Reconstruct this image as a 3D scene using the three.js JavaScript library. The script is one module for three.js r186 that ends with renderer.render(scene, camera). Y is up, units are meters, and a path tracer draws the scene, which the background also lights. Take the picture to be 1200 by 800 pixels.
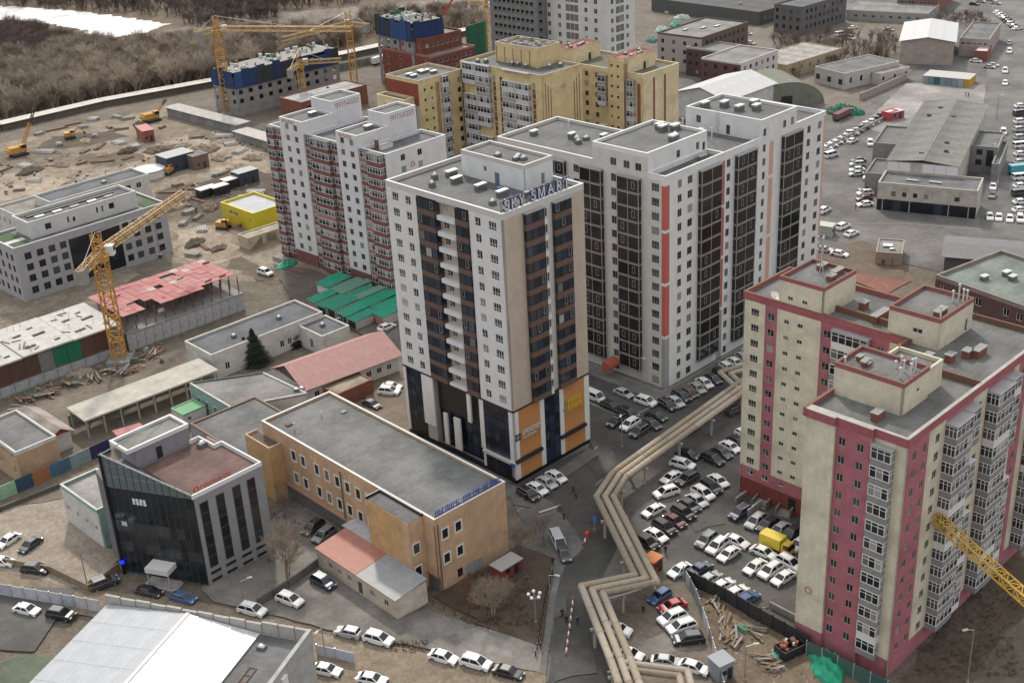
import * as THREE from 'three';
import { mergeGeometries } from 'three/addons/utils/BufferGeometryUtils.js';
import { TextGeometry } from 'three/addons/geometries/TextGeometry.js';
import { FontLoader } from 'three/addons/loaders/FontLoader.js';

// ---------------------------------------------------------------- camera, sky, sun, exposure
const PI = Math.PI, RAD = PI / 180;
const scene = new THREE.Scene();
const FPX = 1500, PITCH = 25.28 * RAD, ROLL = -3.15 * RAD, CAMH = 120;
const camera = new THREE.PerspectiveCamera(2 * Math.atan(400 / FPX) / RAD, 1024 / 682, 1, 6000);
const FWD = new THREE.Vector3(0, -Math.sin(PITCH), -Math.cos(PITCH));
const UP0 = new THREE.Vector3(1, 0, 0).cross(FWD);
const CR = new THREE.Vector3(1, 0, 0).multiplyScalar(Math.cos(ROLL)).addScaledVector(UP0, Math.sin(ROLL));
const CU = new THREE.Vector3(-Math.sin(ROLL), 0, 0).addScaledVector(UP0, Math.cos(ROLL));
camera.position.set(0, CAMH, 0);
camera.quaternion.setFromRotationMatrix(new THREE.Matrix4().makeBasis(CR, CU, FWD.clone().negate()));
const renderer = new THREE.WebGLRenderer({ antialias: true });
renderer.toneMapping = THREE.LinearToneMapping;
renderer.toneMappingExposure = 1.22;
renderer.shadowMap.enabled = true;
const SUN = new THREE.Vector3(-0.17, 0.95, -0.98).normalize();
{ // thin bright overcast, brighter round the veiled sun
  const W = 256, H = 128, d = new Float32Array(W * H * 4), v = new THREE.Vector3();
  for (let j = 0; j < H; j++) for (let i = 0; i < W; i++) {
    const el = ((j + .5) / H - .5) * PI, az = ((i + .5) / W - .5) * 2 * PI;
    v.set(Math.cos(az) * Math.cos(el), Math.sin(el), Math.sin(az) * Math.cos(el));
    const c = Math.max(0, v.dot(SUN)), b = .72 + .22 * Math.max(0, v.y) + .5 * Math.pow(c, 4) + 1.2 * Math.pow(c, 40);
    const o = (j * W + i) * 4, k = v.y < 0 ? .5 : 1;
    d[o] = b * k * .985; d[o + 1] = b * k; d[o + 2] = b * k * 1.03; d[o + 3] = 1;
  }
  const t = new THREE.DataTexture(d, W, H, THREE.RGBAFormat, THREE.FloatType);
  t.mapping = THREE.EquirectangularReflectionMapping; t.magFilter = t.minFilter = THREE.LinearFilter; t.needsUpdate = true;
  scene.background = t; scene.environment = t;
}
const sun = new THREE.DirectionalLight(0xfff3e2, 2.2);
sun.position.copy(SUN).multiplyScalar(600).add(new THREE.Vector3(0, 0, -250));
sun.target.position.set(0, 0, -250); sun.castShadow = true; sun.shadow.radius = 7;
Object.assign(sun.shadow.camera, { left: -350, right: 350, top: 350, bottom: -350, near: 10, far: 1500 });
sun.shadow.mapSize.set(4096, 4096);
scene.add(sun, sun.target);

// ---------------------------------------------------------------- helpers
let seed = 12345;
const rnd = (a = 1, b) => { seed = (seed * 1664525 + 1013904223) >>> 0; const r = seed / 4294967296; return b === undefined ? r * a : a + r * (b - a); };
const pick = a => a[Math.floor(rnd(a.length))];
const V3 = (x, y, z) => new THREE.Vector3(x, y, z);
// a pixel of the 1200 x 800 photograph and a height above the ground give a point of the place
function at(px, py, h = 0) {
  const r = CR.clone().multiplyScalar(px - 600).addScaledVector(CU, 400 - py).addScaledVector(FWD, FPX);
  const t = (CAMH - h) / -r.y; return V3(r.x * t, h, r.z * t);
}
function heightAt(px, py, P) { // height over ground point P that shows at the pixel
  const r = CR.clone().multiplyScalar(px - 600).addScaledVector(CU, 400 - py).addScaledVector(FWD, FPX);
  return CAMH + r.y * Math.hypot(P.x, P.z) / Math.hypot(r.x, r.z);
}
// ---- textures: tileable layered noise
function noiseTex(n, octs, lo, hi, sd, opts = {}) {
  let s = sd; const rr = () => { s = (s * 1664525 + 1013904223) >>> 0; return s / 4294967296; };
  const f = new Float32Array(n * n);
  for (const [cells, amp] of octs) {
    const [cx, cy] = Array.isArray(cells) ? cells : [cells, cells];
    const g = new Float32Array(cx * cy).map(() => rr() - .5);
    for (let y = 0; y < n; y++) { const v = y / n * cy, y0 = Math.floor(v); let fy = v - y0; fy = fy * fy * (3 - 2 * fy);
      for (let x = 0; x < n; x++) { const u = x / n * cx, x0 = Math.floor(u); let fx = u - x0; fx = fx * fx * (3 - 2 * fx);
        const x1 = (x0 + 1) % cx, y1 = (y0 + 1) % cy;
        const a = g[y0 % cy * cx + x0 % cx], b = g[y0 % cy * cx + x1], c = g[y1 * cx + x0 % cx], d = g[y1 * cx + x1];
        f[y * n + x] += amp * ((a + (b - a) * fx) * (1 - fy) + (c + (d - c) * fx) * fy); } }
  }
  const data = new Uint8Array(n * n * 4), t1 = opts.tint;
  for (let i = 0; i < n * n; i++) {
    let q = Math.min(1, Math.max(0, f[i] + .5)); if (opts.gamma) q = Math.pow(q, opts.gamma);
    const v = lo + (hi - lo) * q;
    data[i * 4] = Math.min(255, v * 255 * (t1 ? 1 + (1 - q) * t1[0] : 1)); data[i * 4 + 1] = Math.min(255, v * 255 * (t1 ? 1 + (1 - q) * t1[1] : 1)); data[i * 4 + 2] = Math.min(255, v * 255 * (t1 ? 1 + (1 - q) * t1[2] : 1)); data[i * 4 + 3] = 255;
  }
  const t = new THREE.DataTexture(data, n, n); t.wrapS = t.wrapT = THREE.RepeatWrapping; t.magFilter = THREE.LinearFilter; t.minFilter = THREE.LinearMipmapLinearFilter; t.generateMipmaps = true;
  t.colorSpace = THREE.SRGBColorSpace; t.needsUpdate = true; return t;
}
const TX = {
  wall: noiseTex(512, [[5, .4], [17, .25], [[60, 7], .12], [120, .25], [256, .25]], .87, 1, 11),
  roof: noiseTex(512, [[3, .45], [9, .35], [[2, 9], .3], [[3, 40], .22], [31, .25], [110, .2], [256, .25]], .68, 1, 23),
  asphalt: noiseTex(1024, [[4, .5], [11, .4], [37, .3], [150, .25], [500, .4]], .68, 1, 31),
  dirt: noiseTex(1024, [[4, .35], [13, .3], [41, .3], [140, .4], [480, .5]], .62, 1, 47, { tint: [.06, 0, -.08] }),
  sand: noiseTex(1024, [[3, .4], [9, .4], [30, .35], [90, .35], [300, .4]], .58, 1, 59, { tint: [.05, 0, -.06] }),
  stain: noiseTex(512, [[5, .5], [13, .35], [[44, 5], .18], [60, .25], [200, .3]], .8, 1, 71),
  ice: noiseTex(512, [[3, .5], [8, .5], [24, .4], [80, .4]], .6, 1, 83),
  metal: noiseTex(512, [[128, .5], [[128, 4], .5], [6, .4]], .8, 1, 97),
};
const texCache = {};
function tx(kind, size) { const k = kind + size; if (!texCache[k]) { const t = TX[kind].clone(); t.repeat.set(1 / size, 1 / size); t.needsUpdate = true; texCache[k] = t; } return texCache[k]; }
const matCache = {};
function mat(r, g, b, o = {}) {
  const k = [r, g, b, JSON.stringify(o)].join();
  if (matCache[k]) return matCache[k];
  const p = { color: new THREE.Color().setRGB(r, g, b), roughness: o.rough ?? .85, metalness: o.metal ?? 0 };
  if (o.tex) p.map = tx(o.tex, o.size ?? 12);
  if (o.bump) { p.bumpMap = tx(o.bumpTex ?? o.tex, o.size ?? 12); p.bumpScale = o.bump; }
  const m = o.clear ? new THREE.MeshPhysicalMaterial({ ...p, clearcoat: o.clear, clearcoatRoughness: .08 }) : new THREE.MeshStandardMaterial(p);
  if (o.side) m.side = THREE.DoubleSide;
  return matCache[k] = m;
}
// ---- geometry with uv in metres
const geoCache = {};
function boxG(x0, x1, y0, y1, z0, z1) {
  const k = 'b' + [x0, x1, y0, y1, z0, z1].map(v => v.toFixed(3)).join();
  if (geoCache[k]) return geoCache[k];
  const g = new THREE.BoxGeometry(x1 - x0, y1 - y0, z1 - z0); g.translate((x0 + x1) / 2, (y0 + y1) / 2, (z0 + z1) / 2);
  metricUV(g); return geoCache[k] = g;
}
function metricUV(g) {
  const p = g.attributes.position, n = g.attributes.normal, u = g.attributes.uv || new THREE.BufferAttribute(new Float32Array(p.count * 2), 2);
  for (let i = 0; i < p.count; i++) {
    const ax = Math.abs(n.getX(i)), ay = Math.abs(n.getY(i)), az = Math.abs(n.getZ(i));
    if (ay > ax && ay > az) u.setXY(i, p.getX(i), p.getZ(i)); else if (ax > az) u.setXY(i, p.getZ(i), p.getY(i)); else u.setXY(i, p.getX(i), p.getY(i));
  }
  g.setAttribute('uv', u); return g;
}
function merge(list) { const l = list.map(g => { const q = g.index ? g.toNonIndexed() : g.clone(); for (const k of Object.keys(q.attributes)) if (!['position', 'normal', 'uv'].includes(k)) q.deleteAttribute(k); return q; }); return mergeGeometries(l); }
const bars = list => merge(list.map(b => boxG(...b)));
function tubeG(a, b, r1, r2 = r1, seg = 8) { // a straight round bar from a to b
  const d = b.clone().sub(a), L = d.length(), g = new THREE.CylinderGeometry(r2, r1, L, seg);
  g.translate(0, L / 2, 0); g.applyQuaternion(new THREE.Quaternion().setFromUnitVectors(V3(0, 1, 0), d.normalize())); g.translate(a.x, a.y, a.z); return g;
}
function beamG(a, b, t) { // a straight square bar
  const d = b.clone().sub(a), L = d.length(), g = new THREE.BoxGeometry(t, L, t); g.translate(0, L / 2, 0);
  g.applyQuaternion(new THREE.Quaternion().setFromUnitVectors(V3(0, 1, 0), d.normalize())); g.translate(a.x, a.y, a.z); return g;
}
// ---- naming
const used = {};
function numbered(n) { const k = used[n] = (used[n] ?? -1) + 1; return k ? n + '_' + String(k).padStart(3, '0') : n; }
function tag(o, label, category, group) { o.userData.label = label; o.userData.category = category; if (group) o.userData.group = group; return o; }
function thing(name, label, category, x, z, th = 0, group, y = 0) {
  const g = new THREE.Group(); g.name = numbered(name); g.position.set(x, y, z); g.rotation.y = th; scene.add(g); return tag(g, label, category, group);
}
function part(parent, name, geo, m, x = 0, y = 0, z = 0, ry = 0) {
  const o = new THREE.Mesh(geo, m); o.name = name; o.position.set(x, y, z); o.rotation.y = ry; o.castShadow = o.receiveShadow = true; parent.add(o); return o;
}
const box = (p, name, m, x0, x1, y0, y1, z0, z1) => part(p, name, boxG(0, x1 - x0, 0, y1 - y0, 0, z1 - z0), m, x0, y0, z0);
function single(name, label, category, geo, m, group) { const o = part(scene, numbered(name), geo, m); return tag(o, label, category, group); }
function structure(name, geo, m, y = 0) { const o = part(scene, numbered(name), geo, m, 0, y, 0); o.userData.kind = 'structure'; return o; }
// ---- faces of a building: u runs left to right as seen from outside, n is outward
const faceR = (x = 0, z = 0) => ({ x, z, r: 0 }), faceL = (x = 0, z = 0) => ({ x, z, r: -PI / 2 }), faceE = (x = 0, z = 0) => ({ x, z, r: PI / 2 });
function onFace(f, u, n) { const c = Math.cos(f.r), s = Math.sin(f.r); return [f.x + u * c + n * s, f.z - u * s + n * c]; }
function fpart(p, name, geo, m, f, u, y, n) { const [x, z] = onFace(f, u, n); return part(p, name, geo, m, x, y, z, f.r); }
// wall panel of thickness t with real openings; outer face at n
function wall(p, f, u0, u1, y0, y1, m, holes = [], o = {}) {
  const t = o.t ?? .3, n = o.n ?? 0; let g;
  if (!holes.length) g = boxG(0, u1 - u0, 0, y1 - y0, -t, 0);
  else {
    const s = new THREE.Shape([[0, 0], [u1 - u0, 0], [u1 - u0, y1 - y0], [0, y1 - y0]].map(a => new THREE.Vector2(...a)));
    for (const h of holes) { const a = h[0] - u0 - h[2] / 2, b = h[1] - y0 - h[3] / 2; s.holes.push(new THREE.Path([[a, b], [a, b + h[3]], [a + h[2], b + h[3]], [a + h[2], b]].map(q => new THREE.Vector2(...q)))); }
    g = new THREE.ExtrudeGeometry(s, { depth: t, bevelEnabled: false, steps: 1 }); g.translate(0, 0, -t); metricUV(g);
  }
  return fpart(p, o.name ?? 'wall', g, m, f, u0, y0, n);
}
const GLASS = [[.012, .015, .02], [.02, .024, .03], [.035, .04, .045], [.06, .065, .068], [.012, .014, .018]].map(c => mat(...c, { rough: .12 }));
const CURTAIN = [[.22, .21, .19], [.13, .12, .11], [.3, .29, .27]].map(c => mat(...c, { rough: .3 }));
const FRAMEW = mat(.62, .62, .62, { rough: .5 }), FRAMED = mat(.05, .05, .055, { rough: .5 }), FRAMEG = mat(.25, .25, .25, { rough: .5 });
function frameG(w, h, style) {
  const k = 'f' + w + '_' + h + style; if (geoCache[k]) return geoCache[k];
  const t = .075, d = .09, a = w / 2, b = h / 2, l = [[-a, a, -b, -b + t, 0, d], [-a, a, b - t, b, 0, d], [-a, -a + t, -b + t, b - t, 0, d], [a - t, a, -b + t, b - t, 0, d]];
  const vb = x => l.push([x - t * .45, x + t * .45, -b + t, b - t, 0, d * .9]), hb = (y, x0 = -a + t, x1 = a - t) => l.push([x0, x1, y - t * .45, y + t * .45, 0, d * .8]);
  if (style === 3) { vb(-w / 6); vb(w / 6); hb(-h * .18); } else if (style === 2) { vb(0); hb(-h * .15, -a + t, 0); } else if (style === 22) vb(0); else if (style === 4) { vb(-w / 4); vb(0); vb(w / 4); }
  return geoCache[k] = bars(l);
}
// a window in an opening: frame, pane, sill
function win(p, f, u, y, w, h, o = {}) {
  const wn = fpart(p, 'window', frameG(w, h, o.style ?? 2), o.frame ?? FRAMEW, f, u, y, (o.n ?? 0) - (o.rec ?? .16));
  if (!o.open) part(wn, 'pane', boxG(-w / 2 + .03, w / 2 - .03, -h / 2 + .03, h / 2 - .03, -.02, .03), o.glass ?? (rnd() > (o.curtP ?? .18) ? pick(GLASS) : pick(CURTAIN)));
  if (o.sill) part(wn, 'sill', boxG(-w / 2 - .08, w / 2 + .08, -h / 2 - .1, -h / 2 - .002, .02, .3), o.sill);
  return wn;
}
// wall with windows: wins = [u, y, w, h, style]
function winWall(p, f, u0, u1, y0, y1, m, wins, o = {}) {
  wall(p, f, u0, u1, y0, y1, m, wins, o);
  for (const w of wins) win(p, f, w[0], w[1], w[2], w[3], { ...o, style: w[4] ?? o.style, rec: o.rec });
}
const grid = (us, ys, w, h, s) => us.flatMap(u => ys.map(y => [u, y, w, h, s]));
const rows = (top, step, n) => Array.from({ length: n }, (_, i) => top - i * step);
// glazed balconies, one per floor
function bays(p, f, o) {
  const { u0, u1, out, y0, fh, n, sp, spMat, frame, divs } = o, W = u1 - u0, t = o.t ?? .08, n0 = o.off ?? 0, top = fh - (o.gap ?? .02);
  const gl = [[0, W, top - .14, fh - .002, .01, out + .02], [0, W, sp, sp + t, out - t, out + .02]];
  for (let i = 0; i <= divs; i++) { const x = Math.max(t / 2, Math.min(W - t / 2, W * i / divs)); gl.push([x - t / 2, x + t / 2, sp + t, top - .14, out - t, out + .015]); }
  for (const x of [0, W - t]) { gl.push([x + .001, x + t - .001, sp, sp + t, 0, out - t]); }
  if (out > .8 && !o.cas) for (const x of [0, W - t]) for (let i = 1; i < 3; i++) gl.push([x + .004, x + t - .004, sp + t, top - .14, out * i / 3 - t / 2, out * i / 3 + t / 2]);
  if (o.mid && out > .8) for (const x of [0, W - t]) gl.push([x + .006, x + t - .006, (sp + top) / 2 + .25, (sp + top) / 2 + .25 + t * .7, .02, out - t]);
  if (o.mid) gl.push([t, W - t, (sp + top) / 2 + .25, (sp + top) / 2 + .25 + t * .7, out - t, out + .01]);
  const fg = bars(gl), pg = boxG(.02, W / divs - .02, sp + .02, top - .05, out - .1, out - .04), sg = boxG(.03, .06, sp + .02, top - .05, .02, out - .1);
  const cas = bars([[-.38, .38, .62, .7, 0, .05], [-.38, .38, -.7, -.62, 0, .05], [-.38, -.3, -.62, .62, 0, .05], [.3, .38, -.62, .62, 0, .05]]);
  const spg = boxG(0, W, 0, sp, .0, out);
  for (let k = 0; k < n; k++) {
    if (o.skip && o.skip(k)) continue;
    const b = fpart(p, 'balcony', spg, o.spAlt && rnd() < o.altP ? o.spAlt : spMat, f, u0, y0 + k * fh, n0);
    part(b, 'frame', fg, frame);
    const gp = o.glass ?? GLASS;
    for (let i = 0; i < divs; i++) part(b, 'pane', pg, rnd() < (o.curt ?? .12) ? pick(CURTAIN) : pick(gp), W / divs * i, 0, 0);
    part(b, 'pane', sg, pick(gp)); part(b, 'pane', sg, pick(gp), W - .09, 0, 0);
    if (o.cas) for (let i = 0; i < divs; i++) if (rnd() < o.cas) part(b, 'casement', cas, FRAMEG, W / divs * (i + .5), (sp + top) / 2 + .1, out - .03);
  }
  if (o.cap) fpart(p, 'balcony_roof', boxG(-.12, W + .12, 0, .18, -.02, out + .15), o.cap, f, u0, y0 + n * fh, n0);
}
// flat roof with parapet and cap over a rectangle; y = parapet top
function flatRoof(p, x0, x1, z0, z1, y, o = {}) {
  const t = o.t ?? .35, d = o.d ?? .8, wm = o.wall, cm = o.capMat ?? wm;
  box(p, 'roof', o.roof ?? RUBBER, x0 + t, x1 - t, y - d - .2, y - d, z0 + t, z1 - t);
  const ring = (a, ya, yb, w) => bars([[x0 - a, x1 + a, ya, yb, z1 - w, z1 + a], [x0 - a, x1 + a, ya, yb, z0 - a, z0 + w], [x0 - a, x0 + w, ya, yb, z0 + w, z1 - w], [x1 - w, x1 + a, ya, yb, z0 + w, z1 - w]]);
  part(p, 'parapet', ring(0, y - d - (o.skirt ?? .3), y - .08, t), wm);
  part(p, 'parapet_cap', ring(.05, y - .08, y, t + .05), cm);
}
const CORE = mat(.4, .39, .37);
const RUBBER = mat(.125, .127, .126, { tex: 'roof', size: 9, rough: .8, bump: .01 });
// ---------------------------------------------------------------- ground, roads, yards, river
const G_DIRT = mat(.19, .167, .142, { tex: 'dirt', size: 55, rough: .95 });
structure('ground', metricUV(new THREE.PlaneGeometry(6000, 6000).rotateX(-PI / 2).translate(0, 0, -1500)), G_DIRT);
let gy = .01;
// a sheet of paving or earth from its outline in the photograph; edges are roughened
function sheet(name, pts, m, rough = .4) {
  gy += .006; const P = pts.map(p => at(p[0], p[1])), out = [];
  for (let i = 0; i < P.length; i++) { const a = P[i], b = P[(i + 1) % P.length], n = Math.max(1, Math.min(40, Math.floor(a.distanceTo(b) / (rough > 0 ? 2.5 : 1e9)))); for (let k = 0; k < n; k++) { const q = a.clone().lerp(b, k / n); if (k && rough) { q.x += rnd(-rough, rough); q.z += rnd(-rough, rough); } out.push(new THREE.Vector2(q.x, -q.z)); } }
  const g = new THREE.ShapeGeometry(new THREE.Shape(out)); g.rotateX(-PI / 2); metricUV(g);
  return structure(name, g, m, gy);
}
const ASPH = mat(.125, .12, .113, { tex: 'asphalt', size: 30, rough: .9 }), ASPHD = mat(.084, .081, .077, { tex: 'asphalt', size: 34, rough: .9 }), ASPHL = mat(.165, .157, .148, { tex: 'asphalt', size: 36, rough: .9 });
const PAVE = mat(.2, .19, .178, { tex: 'asphalt', size: 26, rough: .9 }), PAVEL = mat(.27, .255, .235, { tex: 'dirt', size: 40, rough: .9 }), SAND = mat(.3, .258, .208, { tex: 'sand', size: 70, rough: 1 }), SANDL = mat(.4, .345, .28, { tex: 'sand', size: 45, rough: 1 });
const STREET = mat(.28, .238, .19, { tex: 'dirt', size: 24, rough: .95 }), EARTH = mat(.125, .1, .076, { tex: 'dirt', size: 16, rough: 1 }), WOODF = mat(.17, .135, .1, { tex: 'dirt', size: 40, rough: 1 }), MUD = mat(.12, .1, .082, { tex: 'dirt', size: 20, rough: 1 });
const ICE = mat(.8, .81, .83, { tex: 'ice', size: 160, rough: .5 }), GRAVELB = mat(.26, .235, .205, { tex: 'sand', size: 80, rough: 1 });
sheet('forest_floor', [[-500, 160], [-500, -30], [300, -60], [620, -60], [620, 20], [430, 52], [260, 96], [0, 150]], WOODF, 2);
sheet('river_bank', [[190, 36], [300, 18], [480, 2], [640, -14], [640, 6], [470, 26], [420, 40], [300, 48], [215, 46]], GRAVELB, 2);
sheet('frozen_river', [[-300, 0], [-60, 4], [20, 8], [80, 12], [200, 28], [175, 36], [135, 44], [125, 52], [95, 34], [40, 25], [-50, 22], [-300, 20]], ICE, 2);
sheet('construction_yard', [[-60, 175], [0, 168], [120, 142], [200, 122], [320, 165], [420, 150], [560, 330], [335, 325], [280, 330], [180, 300], [40, 440], [-60, 470]], SAND, 1.5);
sheet('sand_patch', [[195, 165], [250, 150], [310, 175], [312, 205], [240, 200], [150, 205], [140, 185]], SANDL, 1.6);
for (const p of [[[60, 160], [130, 152], [150, 160], [95, 172], [40, 178]], [[95, 182], [150, 176], [170, 184], [130, 196], [90, 192]], [[0, 182], [60, 176], [75, 184], [20, 196], [-20, 192]], [[230, 150], [262, 158], [250, 166], [222, 160]], [[175, 172], [215, 168], [222, 178], [190, 186]], [[180, 226], [226, 214], [240, 236], [200, 250], [176, 246]], [[240, 282], [280, 300], [330, 320], [300, 330], [250, 300]], [[20, 212], [70, 204], [90, 212], [40, 222]]]) sheet('mud_patch', p, pick([MUD, mat(.17, .145, .115, { tex: 'dirt', size: 18, rough: 1 }), mat(.21, .18, .145, { tex: 'sand', size: 25, rough: 1 })]), 1.8);
sheet('sand_patch', [[0, 205], [60, 190], [95, 200], [60, 225], [0, 236]], SANDL, 1.6);
sheet('mud_patch', [[230, 215], [300, 195], [330, 210], [325, 240], [262, 262], [215, 262]], MUD, 1.5);
sheet('sand_patch', [[205, 270], [262, 262], [285, 300], [240, 318], [205, 300]], SANDL, 1.2);
sheet('city_asphalt', [[630, 640], [600, 585], [465, 500], [440, 400], [470, 350], [600, 140], [760, 60], [860, -20], [1250, -60], [1300, 330], [1150, 330], [1020, 300], [990, 330], [880, 420], [800, 700], [760, 800], [640, 800]], ASPHL, .4);
sheet('courtyard', [[800, 40], [870, 10], [1010, 10], [1120, 40], [1010, 130], [850, 110]], mat(.2, .175, .15, { tex: 'dirt', size: 30 }), 1);
sheet('concrete_yard', [[1010, 148], [1062, 98], [1108, 98], [1165, 100], [1162, 150], [1120, 160], [1040, 158]], mat(.34, .32, .3, { tex: 'asphalt', size: 40 }), .3);
sheet('avenue', [[1165, -20], [1330, -40], [1420, 340], [1150, 270], [1145, 230]], mat(.185, .176, .168, { tex: 'asphalt', size: 40, rough: .9 }), .2);
sheet('road', [[688, 438], [790, 478], [880, 418], [905, 440], [720, 575], [706, 600], [690, 572], [650, 590], [596, 566], [690, 525]], ASPHD, .15);
sheet('road', [[640, 830], [652, 700], [662, 664], [686, 640], [648, 588], [694, 566], [712, 580], [724, 640], [700, 690], [732, 830]], ASPHD, .15);
sheet('car_park', [[730, 590], [905, 450], [960, 560], [945, 740], [905, 730], [810, 672], [792, 655], [762, 640], [742, 648]], ASPH, .25);
sheet('car_park_patch', [[868, 500], [905, 470], [930, 520], [880, 540]], mat(.2, .185, .165, { tex: 'asphalt', size: 18 }), .3);
sheet('gravel_lot', [[722, 712], [756, 660], [810, 690], [842, 760], [850, 830], [738, 830]], mat(.2, .178, .152, { tex: 'dirt', size: 22 }), .3);
sheet('concrete_slab', [[744, 756], [790, 738], [806, 762], [748, 768]], mat(.24, .22, .195, { tex: 'asphalt', size: 14 }), .1);
sheet('building_site', [[822, 690], [900, 735], [1040, 810], [840, 830]], mat(.2, .155, .11, { tex: 'sand', size: 22 }), .5);
sheet('earth_bank', [[1055, 800], [1142, 690], [1160, 660], [1215, 600], [1330, 800], [1100, 860]], EARTH, .5);
sheet('earth_path', [[1120, 830], [1180, 740], [1230, 690], [1260, 760], [1190, 830]], mat(.17, .148, .122, { tex: 'dirt', size: 14 }), .5);
sheet('red_court', [[1000, 306], [1046, 316], [1068, 330], [1040, 345], [1000, 330]], mat(.26, .11, .085, { tex: 'dirt', size: 12 }), .2);
sheet('earth_yard', [[955, 300], [1010, 282], [1060, 300], [1060, 330], [1000, 320]], mat(.15, .115, .088, { tex: 'dirt', size: 12 }), .4);
sheet('car_park', [[-60, 600], [65, 578], [140, 655], [100, 690], [-80, 672]], mat(.36, .325, .285, { tex: 'dirt', size: 30 }), .3);
sheet('dirt_street', [[-80, 664], [0, 668], [95, 690], [230, 705], [400, 748], [640, 790], [640, 850], [340, 850], [300, 760], [0, 700], [-80, 690]], STREET, .4);
sheet('forecourt', [[235, 690], [330, 600], [375, 590], [420, 640], [480, 720], [500, 715], [580, 740], [636, 760], [640, 790], [400, 742], [250, 706]], mat(.225, .205, .185, { tex: 'asphalt', size: 20 }), .25);
sheet('concrete_slab', [[505, 752], [560, 735], [606, 748], [598, 772], [560, 765]], mat(.25, .235, .215, { tex: 'asphalt', size: 12 }), .1);
for (const p of [[[688, 545], [715, 525], [722, 545], [700, 562]], [[640, 700], [668, 690], [664, 720], [640, 730]], [[800, 600], [830, 590], [850, 615], [815, 625]], [[860, 560], [885, 548], [900, 575], [872, 590]], [[760, 520], [790, 505], [800, 515], [775, 530]], [[640, 745], [690, 740], [700, 790], [650, 800]]]) sheet('asphalt_patch', p, pick([ASPH, mat(.1, .096, .091, { tex: 'asphalt', size: 15, rough: .9 }), mat(.075, .072, .069, { tex: 'asphalt', size: 15, rough: .9 })]), .5);
sheet('planting_bed', [[508, 700], [560, 672], [606, 640], [648, 655], [645, 700], [632, 758], [585, 742]], mat(.085, .06, .042, { tex: 'dirt', size: 8 }), .4);
sheet('pavement', [[632, 790], [644, 700], [652, 672], [658, 674], [651, 704], [640, 792]], PAVE, .05);
sheet('pavement', [[600, 592], [690, 526], [702, 534], [640, 576], [622, 596]], ASPHL, .1);
sheet('sports_court', [[-60, 760], [40, 765], [90, 690], [10, 690], [-60, 685]], ASPH, .1);
sheet('green_court', [[-60, 800], [30, 768], [75, 776], [40, 830], [-60, 840]], mat(.12, .15, .1, { tex: 'asphalt', size: 20 }), .1);
sheet('yard', [[60, 470], [190, 430], [240, 470], [180, 560], [50, 590], [-40, 600], [-40, 520]], mat(.2, .172, .14, { tex: 'dirt', size: 20 }), .4);
sheet('yard', [[320, 310], [370, 318], [440, 350], [470, 380], [440, 400], [340, 350]], mat(.13, .115, .1, { tex: 'dirt', size: 15 }), .4);
sheet('yard', [[420, 420], [478, 440], [492, 520], [430, 490]], mat(.2, .165, .13, { tex: 'dirt', size: 12 }), .4);
// kerbs and painted lines
function strip(name, pts, w, h, m, y = 0) { // a low raised strip along a line of photo points
  const P = pts.map(p => at(p[0], p[1])), l = [];
  for (let i = 0; i + 1 < P.length; i++) { const d = P[i + 1].clone().sub(P[i]), L = d.length(); const g = new THREE.BoxGeometry(w, h, L + w * .5); metricUV(g); g.rotateY(Math.atan2(d.x, d.z)); g.translate((P[i].x + P[i + 1].x) / 2, y + h / 2, (P[i].z + P[i + 1].z) / 2); l.push(g); }
  return structure(name, merge(l), m);
}
const KERB = mat(.27, .26, .24, { tex: 'stain', size: 3 });
strip('kerb', [[634, 790], [646, 700], [654, 672]], .3, .14, KERB); strip('kerb', [[650, 790], [656, 712], [668, 668]], .25, .14, KERB);
strip('kerb', [[606, 600], [688, 536], [700, 524]], .25, .14, KERB); strip('kerb', [[684, 470], [730, 490]], .5, .25, KERB); strip('kerb', [[742, 488], [762, 478]], .3, .2, KERB); strip('kerb', [[648, 600], [668, 586], [692, 574], [706, 562]], .25, .14, KERB);
strip('kerb', [[752, 512], [728, 536], [700, 552]], .2, .13, KERB); strip('kerb', [[688, 425], [740, 446], [776, 460], [800, 448], [880, 400]], .3, .15, KERB); strip('kerb', [[630, 606], [652, 600]], .25, .12, KERB);
strip('kerb', [[970, 278], [1020, 292], [1100, 296]], .25, .13, KERB); strip('kerb', [[1000, 262], [1060, 262], [1190, 272]], .3, .13, KERB); strip('kerb', [[745, 772], [808, 764], [835, 776]], .2, .12, KERB);
// ---------------------------------------------------------------- shared building materials
const font = await new FontLoader().loadAsync('fonts/droid/droid_sans_bold.typeface.json');
const fontR = await new FontLoader().loadAsync('fonts/droid/droid_sans_regular.typeface.json');
const P_WHITE = mat(.70, .70, .69, { tex: 'wall', size: 11 }), P_WARM = mat(.58, .555, .52, { tex: 'wall', size: 9 }), P_BEIGE = mat(.50, .415, .34, { tex: 'wall', size: 10 });
const P_CREAM = mat(.68, .63, .49, { tex: 'stain', size: 14 }), P_PINK = mat(.41, .145, .17, { tex: 'stain', size: 12 }), P_RED = mat(.27, .055, .05, { tex: 'stain', size: 10 });
const P_YEL = mat(.66, .52, .28, { tex: 'stain', size: 14 }), P_YELL = mat(.72, .6, .38, { tex: 'stain', size: 14 }), P_BRN = mat(.13, .055, .045, { tex: 'wall', size: 8 }), P_GREY = mat(.33, .33, .335, { tex: 'wall', size: 9 });
const P_ORANGE = mat(.55, .25, .09, { tex: 'stain', size: 9 }), P_CORAL = mat(.50, .12, .095, { tex: 'wall', size: 9 }), P_PEACH = mat(.62, .36, .28, { tex: 'wall', size: 9 });
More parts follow.
